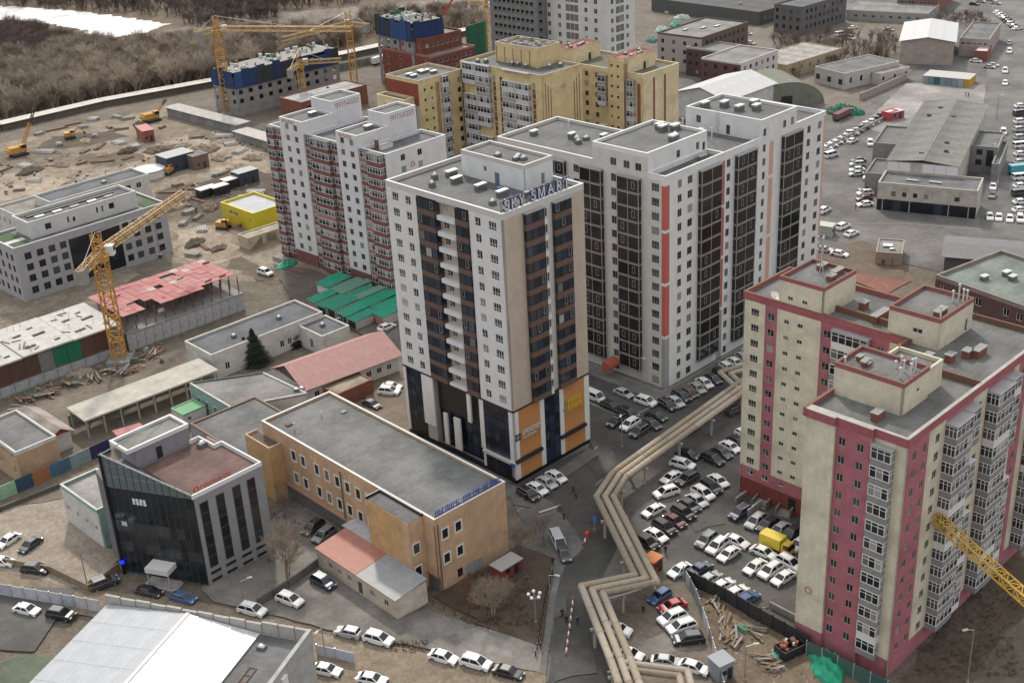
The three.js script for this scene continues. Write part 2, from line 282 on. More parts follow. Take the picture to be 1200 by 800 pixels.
const M_DARK = mat(.022, .022, .025, { rough: .35 }), M_BLACK = mat(.012, .012, .014, { rough: .2 }), M_LIGHT = mat(.6, .6, .6, { rough: .35, metal: .2 }), M_GALV = mat(.5, .5, .5, { rough: .4, metal: .6 });
const CONC = mat(.3, .29, .275, { tex: 'stain', size: 7 }), CONCL = mat(.42, .4, .37, { tex: 'stain', size: 8 }), BRICK = mat(.24, .09, .06, { tex: 'stain', size: 3 }), RUST = mat(.19, .105, .068, { tex: 'stain', size: 2 });
const GLB = [[.012, .02, .035], [.018, .028, .05], [.03, .04, .06], [.01, .014, .022]].map(c => mat(...c, { rough: .1 }));
const SP_BROWN = mat(.14, .085, .07, { tex: 'wall', size: 6 });
// roof fittings
function roofVent(p, x, y, z, w = 1.2, d = .9, h = 1) { d *= .85; h *= .85;
  const b = part(p, 'roof_vent', merge([boxG(-w / 2, w / 2, 0, h * .62, -d / 2, d / 2)]), mat(.16, .16, .16, { tex: 'stain', size: 3 }), x, y, z, rnd(-.1, .1));
  let hood; if (w > 1.55) hood = merge([boxG(-w / 2 - .1, w / 2 + .1, h * .7, h * .95, -d / 2 - .1, d / 2 + .1), boxG(-w / 2 + .1, w / 2 - .1, h * .62, h * .7, -d / 2 + .1, d / 2 - .1)]); else { hood = new THREE.CylinderGeometry(d * .2, d * .46, h * .3, 10); hood.scale(w / d, 1, 1); hood.translate(0, h * .8, 0); } part(b, 'hood', hood, pick([M_LIGHT, M_GALV, M_GALV]));
}
function roofBox(p, x, y, z, w = 1.6, d = .8, h = .9, m = P_RED) { const b = part(p, 'chimney', boxG(-w / 2, w / 2, 0, h, -d / 2, d / 2), m, x, y, z); part(b, 'chimney_cap', boxG(-w / 2 - .12, w / 2 + .12, h, h + .12, -d / 2 - .12, d / 2 + .12), CONC); }
function ventPipes(p, pts, y) { for (const [x, z, h] of pts) { const q = part(p, 'vent_pipe', new THREE.CylinderGeometry(.13, .13, h, 8).translate(0, h / 2, 0), M_LIGHT, x, y, z); part(q, 'pipe_cap', new THREE.ConeGeometry(.24, .2, 8).translate(0, h + .12, 0), M_GALV); } }
function textG(str, size, depth, f = font) { const g = new TextGeometry(str, { font: f, size, depth, curveSegments: 3, bevelEnabled: false }); g.computeBoundingBox(); return g; }

// ---------------------------------------------------------------- white and brown tower with the roof sign
{
  const T = thing('apartment_tower', 'white and beige apartment tower with SKY SMART roof sign and dark glass podium', 'tower', -.5, -194.5, 43.6 * RAD);
  const A = 19.5, B = 29.3, yb = 14.6, yt = 50.8, wt = yt - 1.1, L = faceL(), R = faceR();
  box(T, 'core', CORE, 1.45, A - .35, .1, yt - 1.2, -B, -.35); box(T, 'core', CORE, .36, 1.44, .1, yt - 1.2, -B, -21.25); box(T, 'core', CORE, .36, 1.44, .1, yt - 1.2, -7.95, -.36);
  box(T, 'core', CORE, .36, 1.44, yt - 1.5, yt - 1.2, -21.2, -8);
  const ys = rows(48.2, 2.9, 12);
  // left facade: white piers, recessed beige bay
  winWall(T, L, -B, -21.2, yb, wt, P_WHITE, [...grid([-26.9], ys, 1.7, 1.55, 3), ...grid([-23.5], ys, 1.35, 1.55, 2)], { t: .35 });
  winWall(T, L, -8, 0, yb, wt, P_WHITE, [...grid([-5.9], ys, 1.35, 1.55, 2), ...grid([-2.4], ys, 1.8, 1.55, 3)], { t: .35 });
  winWall(T, L, -21.2, -8, yb, wt, P_BEIGE, [...grid([-15], ys, 1.4, 1.55, 2)], { t: .35, n: -1.05 });
  for (const [u0, u1] of [[-21, -16.4], [-11.2, -8.15]]) bays(T, L, { u0, u1, out: 1.3, off: -1.05, y0: yb + .1, fh: 2.9, n: 12, sp: 1.05, spMat: SP_BROWN, frame: M_DARK, divs: u1 - u0 > 4 ? 3 : 2, glass: GLB, curt: .03, cas: .22 });
  for (const y of ys) { // rounded white balconies between the bays
    const s = new THREE.Shape(); s.moveTo(0, 0); s.lineTo(4.5, 0); s.lineTo(4.5, .75); s.quadraticCurveTo(4.4, 1.15, 3.9, 1.15); s.lineTo(0, 1.15);
    const g = new THREE.ExtrudeGeometry(s, { depth: .82, bevelEnabled: false }); g.rotateX(PI / 2); g.translate(0, .82, 0);
    fpart(T, 'balcony', g, P_WHITE, L, -16.05, y - 1.85, -1.04);
  }
  // right facade: beige, two projecting brown bays, a light window strip between them
  winWall(T, R, 0, 4.6, yb, wt, P_BEIGE, [], { t: .35 }); winWall(T, R, 15.7, A, yb, wt, P_BEIGE, [], { t: .35 });
  wall(T, R, 4.6, 9, yb, wt, P_BEIGE, [], { t: .35, n: -.01 }); wall(T, R, 11.5, 15.7, yb, wt, P_BEIGE, [], { t: .35, n: -.01 });
  winWall(T, R, 9, 11.5, yb, wt, P_WARM, grid([9.95], ys, .95, 1.6, 22), { t: .35 });
  for (const [u0, u1] of [[4.7, 9], [11.5, 15.6]]) bays(T, R, { u0, u1, out: .75, y0: yb + .1, fh: 2.9, n: 12, sp: 1.05, spMat: SP_BROWN, frame: M_DARK, divs: 3, glass: GLB, curt: .03, cas: .15, cap: P_GREY, off: 0 });
  for (const y of ys) fpart(T, 'balcony', boxG(0, .75, 0, .9, 0, .55), P_WHITE, R, 9.15, y - 1.75, 0);
  box(T, 'wall', P_WHITE, A - .34, A, yb, wt, -B, -.36);
  // podium
  const pan = (f, u0, u1, y0, y1, m, n = 0, name = 'panel') => fpart(T, name, boxG(0, u1 - u0, 0, y1 - y0, -.35, 0), m, f, u0, y0, n);
  const glaz = (f, u0, u1, y0, y1, nu, ny, n = -.1) => { for (let i = 0; i < nu; i++) for (let j = 0; j < ny; j++) { const w = (u1 - u0) / nu, h = (y1 - y0) / ny; fpart(T, 'pane', boxG(.03, w - .03, .03, h - .03, -.1, 0), pick(GLB), f, u0 + i * w, y0 + j * h, n); } };
  pan(L, -B, -28.6, 1, yb - .15, P_WHITE); glaz(L, -28.6, -23.9, 4.3, yb - .15, 4, 7); pan(L, -23.9, -20.8, 4.3, yb - .15, P_WHITE, .25);
  pan(L, -28.6, -23.9, .9, 4.25, M_BLACK, -.2); pan(L, -20.75, -8.8, 8.1, yb - .15, M_DARK, -1); glaz(L, -20.75, -8.8, .9, 8, 7, 3, -1.1);
  for (const [u0, u1, y0, y1] of [[-18.8, -17.8, 1.6, 8], [-16, -14.3, 1.5, 8], [-12, -11.1, 8.5, yb - .15], [-8.75, -7.7, 4.4, yb - .15], [-8.3, -7.7, .9, 4.2]]) pan(L, u0, u1, y0, y1, P_WHITE, -.05);
  glaz(L, -7.65, -1.3, 4.4, yb - .15, 5, 7); glaz(L, -7.65, -1.3, .9, 4.2, 4, 1); pan(L, -1.25, 0, 4.5, yb - .15, P_WHITE); pan(L, -B, 0, .02, .88, M_BLACK, -.12, 'plinth');
  fpart(T, 'sign_band', boxG(0, 8, 0, .5, -.1, .5), M_LIGHT, L, -8, 4, 0); fpart(T, 'corner_sign', boxG(-.7, 0, 0, .5, .55, 1), mat(.03, .05, .3, { rough: .4 }), L, 0.3, 4.1, 0);
  pan(R, 0, 1.2, .9, yb - .15, P_WHITE); pan(R, 6.6, 7.7, .9, yb - .15, P_WHITE); pan(R, 11.7, 12.7, .9, yb - .15, P_WHITE); pan(R, 18.2, A, .9, yb - .15, P_WHITE);
  for (const [a, b] of [[1.2, 6.6], [12.7, 18.2]]) { for (let i = 0; i < 6; i++) { const w = (b - a) / 6; pan(R, a + i * w + .01, a + (i + 1) * w - .01, 5, yb - .15, P_ORANGE, -.03); pan(R, a + i * w + .01, a + (i + 1) * w - .01, .9, 4.3, P_ORANGE, -.03); } fpart(T, 'sign_band', boxG(-1.2, b - a, 0, .6, 0, .45), M_DARK, R, a, 4.35, 0); }
  glaz(R, 7.75, 11.65, .9, yb - .15, 3, 9); pan(R, 0, A, .02, .88, M_BLACK, -.08, 'plinth');
  fpart(T, 'cornice', boxG(0, A, 0, .3, -.3, .12), M_DARK, R, 0, yb - .149, 0); fpart(T, 'cornice', boxG(0, B, 0, .3, -.3, .12), M_DARK, L, -B, yb - .149, 0);
  // wall logos on the podium: pale square mark with a line of letters, and a yellow mark
  const logo = (u, y, m) => { for (const [a, b] of [[0, 0], [.75, 0], [0, .75], [.75, .75]]) fpart(T, 'logo_mark', boxG(0, .6, 0, .6, 0, .06), m, R, u + a, y + b, .003); };
  logo(-.1 + .3, 8.6, mat(.05, .06, .09)); 
  { const pm = mat(.55, .55, .52, { rough: .5 }), ym = mat(.6, .42, .03, { rough: .5 });
    for (let i = 0; i < 8; i++) fpart(T, 'sign_letter', bars([[0, .13, 0, .95, 0, .08], [.13, .42, i % 2 ? .4 : .0, i % 2 ? .55 : .15, 0, .08], [.3, .43, i % 3 ? .5 : 0.15, .95, 0, .08]]), pm, R, 2.1 + i * .55, 9.2, 0);
    for (let i = 0; i < 9; i++) fpart(T, 'sign_letter', boxG(0, .25, 0, .28, 0, .05), pm, R, 2.1 + i * .38, 8.5, 0);
    for (let r = 0; r < 2; r++) for (let i = 0; i < 5; i++) fpart(T, 'sign_letter', bars([[0, .2, 0, 1.1, 0, .08], [.2, .6, (i + r) % 2 ? .9 : .45, (i + r) % 2 ? 1.1 : .65, 0, .08], [.45, .62, (i * 3 + r) % 2 ? 0 : .5, 1.1, 0, .08]]), ym, R, 13.7 + i * .75, 10.5 - r * 1.4, 0);
    fpart(T, 'logo_mark', new THREE.CylinderGeometry(.42, .42, .08, 16).rotateX(PI / 2), mat(.2, .2, .2), R, 12.9, 9.7, .05); fpart(T, 'logo_mark', bars([[0, .8, 0, .16, 0, .06], [0, .8, .3, .46, 0, .06], [0, .8, .6, .76, 0, .06]]), mat(.2, .2, .2), R, 12.75, 10.5, .02); }
  // roof
  flatRoof(T, 0, A, -B, 0, yt, { wall: P_WARM, capMat: P_WHITE, roof: RUBBER });
  const ry = yt - .8, px0 = 11.9, px1 = A - .5, pz0 = -22.2, pz1 = -6.6, pt = 54.6;
  const PF = faceL(px0, pz1), PR = faceR(px0, pz1);
  winWall(T, PF, pz0 - pz1, 0, ry, pt - .8, P_WHITE, [[-9.6, ry + 2.2, .8, 1, 0]], { t: .3, name: 'penthouse_wall' }); 
  winWall(T, PR, 0, px1 - px0, ry, pt - .8, P_WHITE, [[4.6, ry + 1.1, .95, 2.1, 0]], { t: .3, name: 'penthouse_wall' });
  box(T, 'penthouse_core', P_GREY, px0 + .3, px1, ry, pt - .9, pz0, pz1 - .3);
  fpart(T, 'door', boxG(-.5, .5, 0, 2.1, 0, .1), mat(.1, .14, .2), PF, -6.6, ry, 0);
  flatRoof(T, px0, px1, pz0, pz1, pt, { wall: P_WARM, d: .5, roof: RUBBER });
  for (const [x, z] of [[4, -21.4], [7.2, -24.3]]) roofVent(T, x, ry, z, 1, 1, 1.5);
  for (const [x, z] of [[10.4, -23.4], [8.3, -19.8], [8.2, -13.6], [8.1, -8.2], [3.9, -6.2]]) roofVent(T, x, ry, z, x < 5 ? 1.1 : 2.2, 1, 1.3);
  roofVent(T, 11, ry, -5.2, 1.5, .9, .9); roofVent(T, 9.2, ry, -5, 1, .8, .7);
  box(T, 'tarpaulin', mat(.03, .1, .22), 8.6, 9.8, ry, ry + .9, -10.2, -9.4);
  for (const [x, z] of [[14.5, -11], [15.6, -11.6], [15.3, -10], [14, -15]]) roofVent(T, x, pt - .5, z, 1.2, 1, 1);
  // roof sign
  const sg = textG('SKY SMART', 2.0, .25), nav = mat(.02, .025, .11, { rough: .4 }), sw = sg.boundingBox.max.x, k = 14.4 / sw;
  const rail = part(T, 'sign_rail', bars([[.4, 15.2, .15, .25, 0, .1], [.4, 15.2, 1.6, 1.7, 0, .1], ...Array.from({ length: 11 }, (_, i) => [.6 + i * 1.45, .7 + i * 1.45, -.8, 1.7, -.06, 0])]), M_DARK, 0, yt, -.75);
  const letters = 'SKY SMART'.split(''); let cx = 0;
  for (const ch of letters) { if (ch === ' ') { cx += .9 * k; continue; } const g = textG(ch, 2.0, .3); const w = g.boundingBox.max.x; g.scale(k, 1, 1); part(T, 'sign_letter', g, nav, .7 + cx, yt + .05, -.62);
    const g2 = textG(ch, 1.66, .06, fontR); g2.scale(k, 1, 1); part(T, 'sign_letter_face', g2, mat(.6, .62, .68, { rough: .4 }), .7 + cx + .16, yt + .2, -.318); cx += (w + .22) * k; }
}
// ---------------------------------------------------------------- white block with dark glazed bays
{
  const T = thing('apartment_block', 'white L-shaped apartment block with black glazed bay columns and coral stripes', 'apartment block', 30.2, -227.7, 44.2 * RAD);
  const L = faceL(), R = faceR(), h = 44.6, wt = h - 1.1, ys = rows(42, 2.9, 15);
  box(T, 'core', CORE, .35, 18.3, .05, wt - .1, -44.2, -.36); box(T, 'core', CORE, 18.31, 54.6, .05, wt - .1, -18.6, -.36);
  const bay = { out: .9, y0: 2.4, fh: 2.9, n: 14, sp: .12, spMat: M_BLACK, frame: mat(.3, .3, .3, { rough: .5 }), divs: 2, t: .1, glass: [[.01, .01, .01], [.014, .013, .013], [.02, .019, .018], [.024, .018, .016]].map(c => mat(...c, { rough: .14 })), curt: 0, cas: .38, cap: P_GREY };
  // left wing facade
  winWall(T, L, -44.5, -18, .02, wt, P_WARM, [...grid([-22.3], ys, 1.7, 1.6, 3), ...grid([-33.5], ys, 1.7, 1.6, 3), ...grid([-42], ys, 1.7, 1.6, 3)], { frame: FRAMEG });
  winWall(T, L, -18, -4.3, .02, 47.4, P_WARM, [...grid([-12.7], ys, 1.3, 1.6, 22), [-12.7, 45.2, 1.5, 1.5, 22], [-9.4, 45.2, 1.5, 1.5, 22], [-6.5, 45.2, 1.5, 1.5, 22]], { frame: FRAMEG });
  winWall(T, L, -4.3, -.9, .02, wt, P_WARM, grid([-2.4], ys, 1.8, 1.6, 3), { frame: FRAMEG });
  const strip = (f, u0, u1, segs, low, m = P_CORAL) => { for (const [a, b] of segs) fpart(T, 'stripe', boxG(0, u1 - u0, 0, b - a, -.3, -.05), m, f, u0, a, 0); if (low) fpart(T, 'stripe', boxG(0, u1 - u0, 0, low, -.3, -.05), P_GREY, f, u0, .02, 0); };
  const segs = [[11.6, 22.3], [22.9, 33.2], [33.8, 42.6]];
  const white = (f, u0, u1, rs) => { for (const [a, b] of rs) fpart(T, 'wall', boxG(0, u1 - u0, 0, b - a, -.3, 0), P_WHITE, f, u0, a, 0); };
  strip(L, -.899, -.3, segs, 11); white(L, -.9, -.3, [[11, 11.6], [22.3, 22.9], [33.2, 33.8], [42.6, wt]]); strip(R, 0, 1.3, segs, 11); white(R, 0, 1.3, [[11, 11.6], [22.3, 22.9], [33.2, 33.8], [42.6, wt]]);
  for (const [a, b] of [[-30, -25], [-20.8, -15.3], [-11.2, -5.8]]) bays(T, L, { ...bay, u0: a, u1: b });
  bays(T, L, { ...bay, u0: -40.5, u1: -35.5 });
  // right wing facade
  winWall(T, R, 1.3, 17, .02, wt, P_WHITE, [...grid([4.4], ys, 1.25, 1.6, 22), ...grid([7.6], ys, 1.5, 1.6, 22)], { frame: FRAMEG });
  strip(R, 17, 18.8, [[11.6, 22.3], [22.9, 33.2], [33.8, 42.9]], 11); white(R, 17, 18.8, [[11, 11.6], [22.3, 22.9], [33.2, 33.8], [42.9, wt]]);
  winWall(T, R, 18.8, 31, .02, wt, P_WHITE, [...grid([20], ys, 1.2, 1.6, 22), ...grid([29.6], ys, .9, 1.6, 22)], { frame: FRAMEG });
  winWall(T, R, 31, 34, .02, 47.2, P_WHITE, grid([32.2], [...ys, 45.3], 1, 1.6, 22), { frame: FRAMEG });
  strip(R, 34, 35.5, [[1, 22], [22.7, 35], [35.7, 42.8]], 0, P_PEACH); white(R, 34, 35.5, [[.02, 1], [22, 22.7], [35, 35.7], [42.8, 47.2]]);
  winWall(T, R, 35.5, 43.6, .02, 47.2, P_WHITE, [[39.3, 45.4, 1.1, 1.6, 22], [42.1, 45.4, 1.1, 1.6, 22]], { frame: FRAMEG });
  winWall(T, R, 43.6, 54.3, .02, wt, P_WHITE, [...grid([48.6], ys, 1.25, 1.6, 22), ...grid([52.7], ys, 1.4, 1.6, 22)], { frame: FRAMEG });
  wall(T, R, 54.3, 55, .02, wt, P_PEACH); box(T, 'wall', P_PEACH, 54.7, 55, .02, wt, -18.9, -.31);
  for (const [a, b] of [[10.2, 16.8], [22.1, 28.6], [38.4, 45.2]]) bays(T, R, { ...bay, u0: a, u1: b, n: 14 });
  box(T, 'wall', P_WARM, .31, 18.3, .02, wt, -44.5, -44.21);
  // roofs: left wing, raised stair block, corner terrace, middle, raised block, right end
  flatRoof(T, 0, 18.6, -44.5, -18, h + .2, { wall: P_WARM, capMat: P_WHITE, d: .7, skirt: .6 });
  flatRoof(T, 0, 18.6, -4.3, 0, h, { wall: P_WHITE, d: .9, skirt: .2 });
  box(T, 'roof', RUBBER, 18.61, 30.9, h - 1.2, h - 1, -18.9, -.36); part(T, 'parapet', bars([[18.61, 30.99, h - 1.1, h, -.3, 0]]), P_WHITE);
  flatRoof(T, 43.6, 55, -18.9, 0, h, { wall: P_WHITE, d: .9, skirt: .2 });
  const blk = (x0, x1, z0, z1, top, m) => { box(T, 'core', P_WHITE, x0 + .31, x1 - .31, h - 1.3, top - 1, z0 + .31, z1 - .31); flatRoof(T, x0, x1, z0, z1, top, { wall: m, d: .6, skirt: .3 }); };
  blk(0, 18.6, -17.98, -4.32, 48.3, P_WHITE); blk(31, 43.58, -19, 0, 48.1, P_WHITE);
  winWall(T, faceR(0, -4.32), .31, 18.6, h - .9, 47.4, P_WHITE, [[9.5, 45.8, 1.1, 1.5, 22], [15.6, 45.9, 1, 1.5, 22], [17.6, 45.2, .9, 2, 0]], { frame: FRAMEG, name: 'penthouse_wall' });
  winWall(T, faceL(31, 0), -19, -.31, h - 1, 47.2, P_WHITE, [[-15.7, 45.9, 1.2, 1.6, 22], [-8.2, 44.8, 1, 2, 0]], { frame: FRAMEG, name: 'penthouse_wall' });
  // roof plant
  for (const [x, z] of [[7, -40.5], [8.8, -30], [9.8, -32.3], [10.6, -29], [7.6, -28.5], [13.2, -26.5], [9.4, -23.8], [7.8, -23]]) roofVent(T, x, h - .5, z, rnd(1.2, 1.9), 1.1, rnd(1.1, 1.6));
  for (const [x, z] of [[11, -6.8], [12.6, -7.6], [15, -12.5], [17, -11], [16, -14]]) roofVent(T, x, 47.7, z, rnd(1.4, 2.2), 1.2, 1.5);
  for (const [x, z] of [[36, -9], [38.5, -6.5], [41, -8.8], [37, -13.5], [34.2, -16.5]]) roofVent(T, x, 47.5, z, rnd(1.5, 2.4), 1.3, 1.6);
  for (const [x, z] of [[24, -14], [27, -12.5]]) roofVent(T, x, h - 1, z, 2, 1.4, 2); roofVent(T, 14.8, h - .9, -2.6, 2, .9, 1.1);
  part(T, 'ladder', bars([[0, .06, 0, 5, 0, .06], [.5, .56, 0, 5, 0, .06], ...Array.from({ length: 14 }, (_, i) => [.06, .5, .2 + i * .34, .25 + i * .34, 0, .05])]), M_LIGHT, 30.8, h - 1, -10.5, PI / 2);
  ventPipes(T, [[13, -36, 2.5], [16, -22, 2], [26, -16, 3], [25.2, -8, 2.6]], h - .6);
  part(T, 'entrance_canopy', new THREE.CylinderGeometry(2.2, 2.2, 4, 14, 1, false, -PI / 2, PI).rotateZ(PI / 2).scale(1, .45, 1).rotateY(0), mat(.35, .09, .05, { rough: .5 }), -1.6, 2.4, -13.5, 0);
}
// ---------------------------------------------------------------- pink and cream block at the right
{
  const T = thing('apartment_block', 'cream and pink striped apartment block with glazed balconies and low penthouses', 'apartment block', 49, -138.7, 43.9 * RAD);
  const L = faceL(), R = faceR(), h = 37.9, wt = h - 1.3, ys = rows(34.5, 2.75, 12), X = 40, Z = -14.5, XR = 26;
  const bandM = mat(.36, .11, .125, { tex: 'stain', size: 9 });
  const sil = mat(.33, .3, .29);
  box(T, 'core', CORE, .35, X, .05, wt - .1, Z, -.36); box(T, 'core', CORE, XR + .35, 39, .05, wt - .1, -43.2, Z - .01);
  const base = 3.1, o = { curtP: .1, frame: mat(.36, .35, .34, { rough: .5 }) };
  const strips = (f, list) => { for (const [u0, u1, m, cols, nn = 0, st = 2, w = 1.05, hh = 1.25] of list) { winWall(T, f, u0, u1, base, wt, m, grid(cols, ys, w, hh, st), { n: nn, t: .35 + nn, ...o }); } };
  strips(L, [[-14.3, -9.9, P_CREAM, [], .9], [-9.9, -4.6, P_PINK, [-9, -6.3], .5, 22], [-4.6, -1.6, P_CREAM, []], [-1.6, 0, P_CREAM, []]]);
  for (const [a, b, n] of [[-14.3, -9.9, .9], [-9.9, -4.6, .5], [-4.6, 0, 0]]) { wall(T, L, a, b, .02, base, P_PINK, [], { n, t: .35 + n }); fpart(T, 'parapet', boxG(0, b - a, 0, h - .1 - wt, -.35, n + .06), bandM, L, a, wt, 0); fpart(T, 'parapet_cap', boxG(0, b - a, 0, .1, -.4, n + .1), CONCL, L, a, h - .1, 0); }
  const pb = { y0: base - .3, fh: 2.75, n: 12, sp: .95, spMat: mat(.27, .26, .255, { tex: 'stain', size: 3 }), spAlt: mat(.6, .58, .56), altP: .12, frame: FRAMEW, t: .1, divs: 4, mid: 1, cap: P_GREY, curt: .3, glass: GLASS };
  bays(T, L, { ...pb, u0: -4.5, u1: -1.6, out: 1, divs: 3 });
  strips(R, [[.351, 5.7, P_PINK, [2.1, 4.7], 0, 22, 1, 1.3], [5.7, 10, P_CREAM, [8.1], 0, 2, 1.2, 1.35], [10, 17.6, P_PINK, []], [17.6, 21.6, P_CREAM, [19.6], 0, 2, 1.2, 1.35], [21.6, 29.6, P_PINK, []], [29.6, 31.2, P_CREAM, []], [31.2, 34.4, P_PINK, [32.8]], [34.4, 36.2, P_CREAM, []], [36.2, 40, P_PINK, []]]);
  wall(T, R, .351, X, .02, base, P_PINK); wall(T, R, 0, .35, .02, wt, P_CREAM);
  for (const [a, b, c] of [[10, 14.6, 17.6], [21.8, 26.6, 29.6], [36.4, 38.6, 39.9]]) { bays(T, R, { ...pb, u0: a, u1: b, out: 1.7, divs: 4 }); bays(T, R, { ...pb, u0: b + .05, u1: c, out: 1.3, divs: 2, skip: k => rnd() < .14 }); }
  part(T, 'parapet', bars([[0, X, wt, h - .1, -.35, .06]]), bandM); part(T, 'parapet_cap', bars([[0, X, h - .1, h, -.42, .1]]), CONCL);
  // rear wing, left face
  const F = faceL(XR, 0), ys2 = rows(34.7, 2.75, 12), st2 = (u0, u1, m, cols, st = 2, w = 1.1, hh = 1.25) => winWall(T, F, u0, u1, 6, wt, m, grid(cols, ys2.filter(y => y > 6.8), w, hh, st), { t: .35, ...o });
  st2(-43.2, -39.3, P_CREAM, [-41.2], 3, 1.5); st2(-39.3, -37, P_PINK, [-38.2], 2, 1.3); st2(-37, -29.1, P_CREAM, [-35.3, -32.8], 22, .95, .7); st2(-29.1, -26.7, P_PINK, [-28], 2, 1.3); st2(-26.7, -20.4, P_PINK, []); st2(-20.4, -17.4, P_PINK, [-18.9]); st2(-17.4, -14.5, P_CREAM, [-16.2]);
  winWall(T, F, -43.2, -14.5, 3.6, 6, P_PINK, [...grid([-41.2, -38.2], [5], 1.3, 1, 2), [-35, 5, .9, .7, 22]], { t: .35 }); winWall(T, F, -43.2, -14.5, .02, 3.6, mat(.2, .045, .035, { tex: 'stain', size: 5 }), [[-32.6, 1.9, 1.4, 2.4, 0]], { t: .35, frame: FRAMED });
  bays(T, F, { ...pb, y0: 3.1, u0: -26.6, u1: -20.5, out: 1, divs: 5 });
  box(T, 'wall', P_CREAM, XR + .36, 39, .02, wt, -43.5, -43.21);
  part(T, 'parapet', bars([[XR - .06, XR + .35, wt, h - .1, -43.5, Z + .36], [XR + .36, 39, wt, h - .1, -43.5, -43.15], [38.65, 39, wt, h - .1, -43.14, Z], [-.9, XR, wt, h - .1, Z - .3, Z + .1]]), bandM);
  part(T, 'parapet_cap', bars([[XR - .1, XR + .4, h - .1, h, -43.55, Z + .4], [XR + .41, 39.05, h - .1, h, -43.55, -43.1], [38.6, 39.05, h - .1, h, -43.09, Z], [-.95, XR - .11, h - .1, h, Z - .35, Z + .15]]), RUST);
  const RF = mat(.165, .165, .158, { tex: 'roof', size: 11, bump: .01 });
  box(T, 'roof', RF, -.0, X, h - .95, h - .75, Z, -.36); box(T, 'roof', RF, XR + .36, 38.64, h - .95, h - .75, -43.1, Z - .01);
  box(T, 'wall', P_CREAM, .3, XR, .02, wt, Z - .3, Z - .02); part(T, 'parapet', bars([[X - .3, X, wt - .1, h + .1, Z, -.43]]), RUST);
  // penthouses
  const pent = (x0, x1, z0, z1, top, wl, wr) => {
    const y = h - .75; box(T, 'penthouse_core', P_CREAM, x0 + .31, x1, y, top - .9, z0, z1 - .31);
    winWall(T, faceL(x0, z1), z0 - z1, 0, y, top - .7, P_CREAM, wl, { name: 'penthouse_wall' }); winWall(T, faceR(x0, z1), 0, x1 - x0, y, top - .7, P_CREAM, wr, { name: 'penthouse_wall' });
    flatRoof(T, x0, x1, z0, z1, top, { wall: bandM, capMat: RUST, d: .55, skirt: .15, t: .3, roof: RF });
  };
  const y0 = h - .75;
  pent(6, 12.8, -14.6, -4.3, 41.9, [], [[4, y0 + 2.3, .8, .6, 0]]); pent(26.5, 36.5, -18.2, -10.1, 42.1, [[-3.4, y0 + 2.2, 1.6, .8, 22]], [[8.3, y0 + 1.1, .8, 2.1, 0]]); pent(XR + .01, 35.2, -36.9, -28.9, 42.2, [[-5.9, y0 + 1.7, .95, .7, 22], [-3.3, y0 + 1.7, .95, .7, 22]], []);
  part(T, 'parapet', bars([[12.81, 17, y0, 41.2, -4.9, -4.6], [16.7, 17, y0, 41.2, -11, -4.91], [12.81, 16.69, y0, 41.2, -11.3, -11.01]]), P_CREAM); box(T, 'roof', RF, 12.81, 16.69, 40.4, 40.6, -11, -4.92);
  part(T, 'dividing_wall', bars([[19.6, 20, y0, h + .25, Z, -.45]]), RUST); part(T, 'dividing_wall', bars([[29.5, 29.9, y0, h + .2, -28.8, -18.3]]), RUST);
  ventPipes(T, [[8, -6, 1.6], [9.2, -5.2, 2], [10, -6.6, 1.7], [10.8, -5.4, 2.1], [11.6, -6.2, 1.4], [11.9, -8, 1.2], [7, -13.6, 1.2], [10.4, -8, 1]], 41.35); ventPipes(T, [[34.8, -11, 2.2], [35.4, -12, 2.5], [35.6, -10.8, 1.8], [27.3, -10.6, 2.2], [34.2, -12.3, 1.8]], 41.55);
  for (const [x, z, w] of [[3.5, -6.3, 2], [22.5, -9.5, 1.6], [24.5, -7.2, 1.4], [28.8, -5, 2.6], [27.2, -6, 1.5], [31, -22, 4], [33, -26, 1.4]]) roofBox(T, x, y0, z, w, 1, 1.15, BRICK);
  for (let i = 0; i < 5; i++) roofBox(T, rnd(7.5, 11.8), 41.35, rnd(-13.5, -10.5), rnd(.6, 1.4), .6, rnd(.3, .7), BRICK);
  for (const [x, z, w] of [[33, -31, 2.6], [33.5, -34, 2], [30.5, -30.5, 1.5], [29, -11.5, 2.6]]) roofBox(T, x, 41.6, z, w, .9, .8, BRICK);
  part(T, 'antenna_mast', merge([tubeG(V3(0, 0, 0), V3(0, 6, 0), .09), ...[0, 1, 2].map(i => tubeG(V3(Math.cos(i * 2.1) * 1.2, 0, Math.sin(i * 2.1) * 1.2), V3(0, 3.4, 0), .05)), ...[3.4, 4.4, 5.4].flatMap(y => [0, 1, 2].map(i => boxG(-.15 + Math.cos(i * 2.1) * .5, .15 + Math.cos(i * 2.1) * .5, y, y + .8, -.1 + Math.sin(i * 2.1) * .5, .1 + Math.sin(i * 2.1) * .5)))]), M_GALV, 31.6, 41.65, -33.2);
  for (const [x, z, r] of [[27.5, -38, 1.25], [29.8, -38.2, .8]]) { const d = part(T, 'satellite_dish', new THREE.SphereGeometry(r, 18, 8, 0, 2 * PI, 0, .85), mat(.7, .7, .7, { side: 1, rough: .4 }), x, h - .4, z); d.rotation.set(PI + .5, .8, 0); d.position.y += r * .9; part(d, 'dish_mount', new THREE.CylinderGeometry(.06, .06, 1.2, 6).translate(0, 1.4 * r * .9, 0), M_GALV); }
  fpart(T, 'emblem', new THREE.TorusGeometry(.5, .06, 6, 22), mat(.35, .08, .06), L, -12.4, 9.4, .92);
}
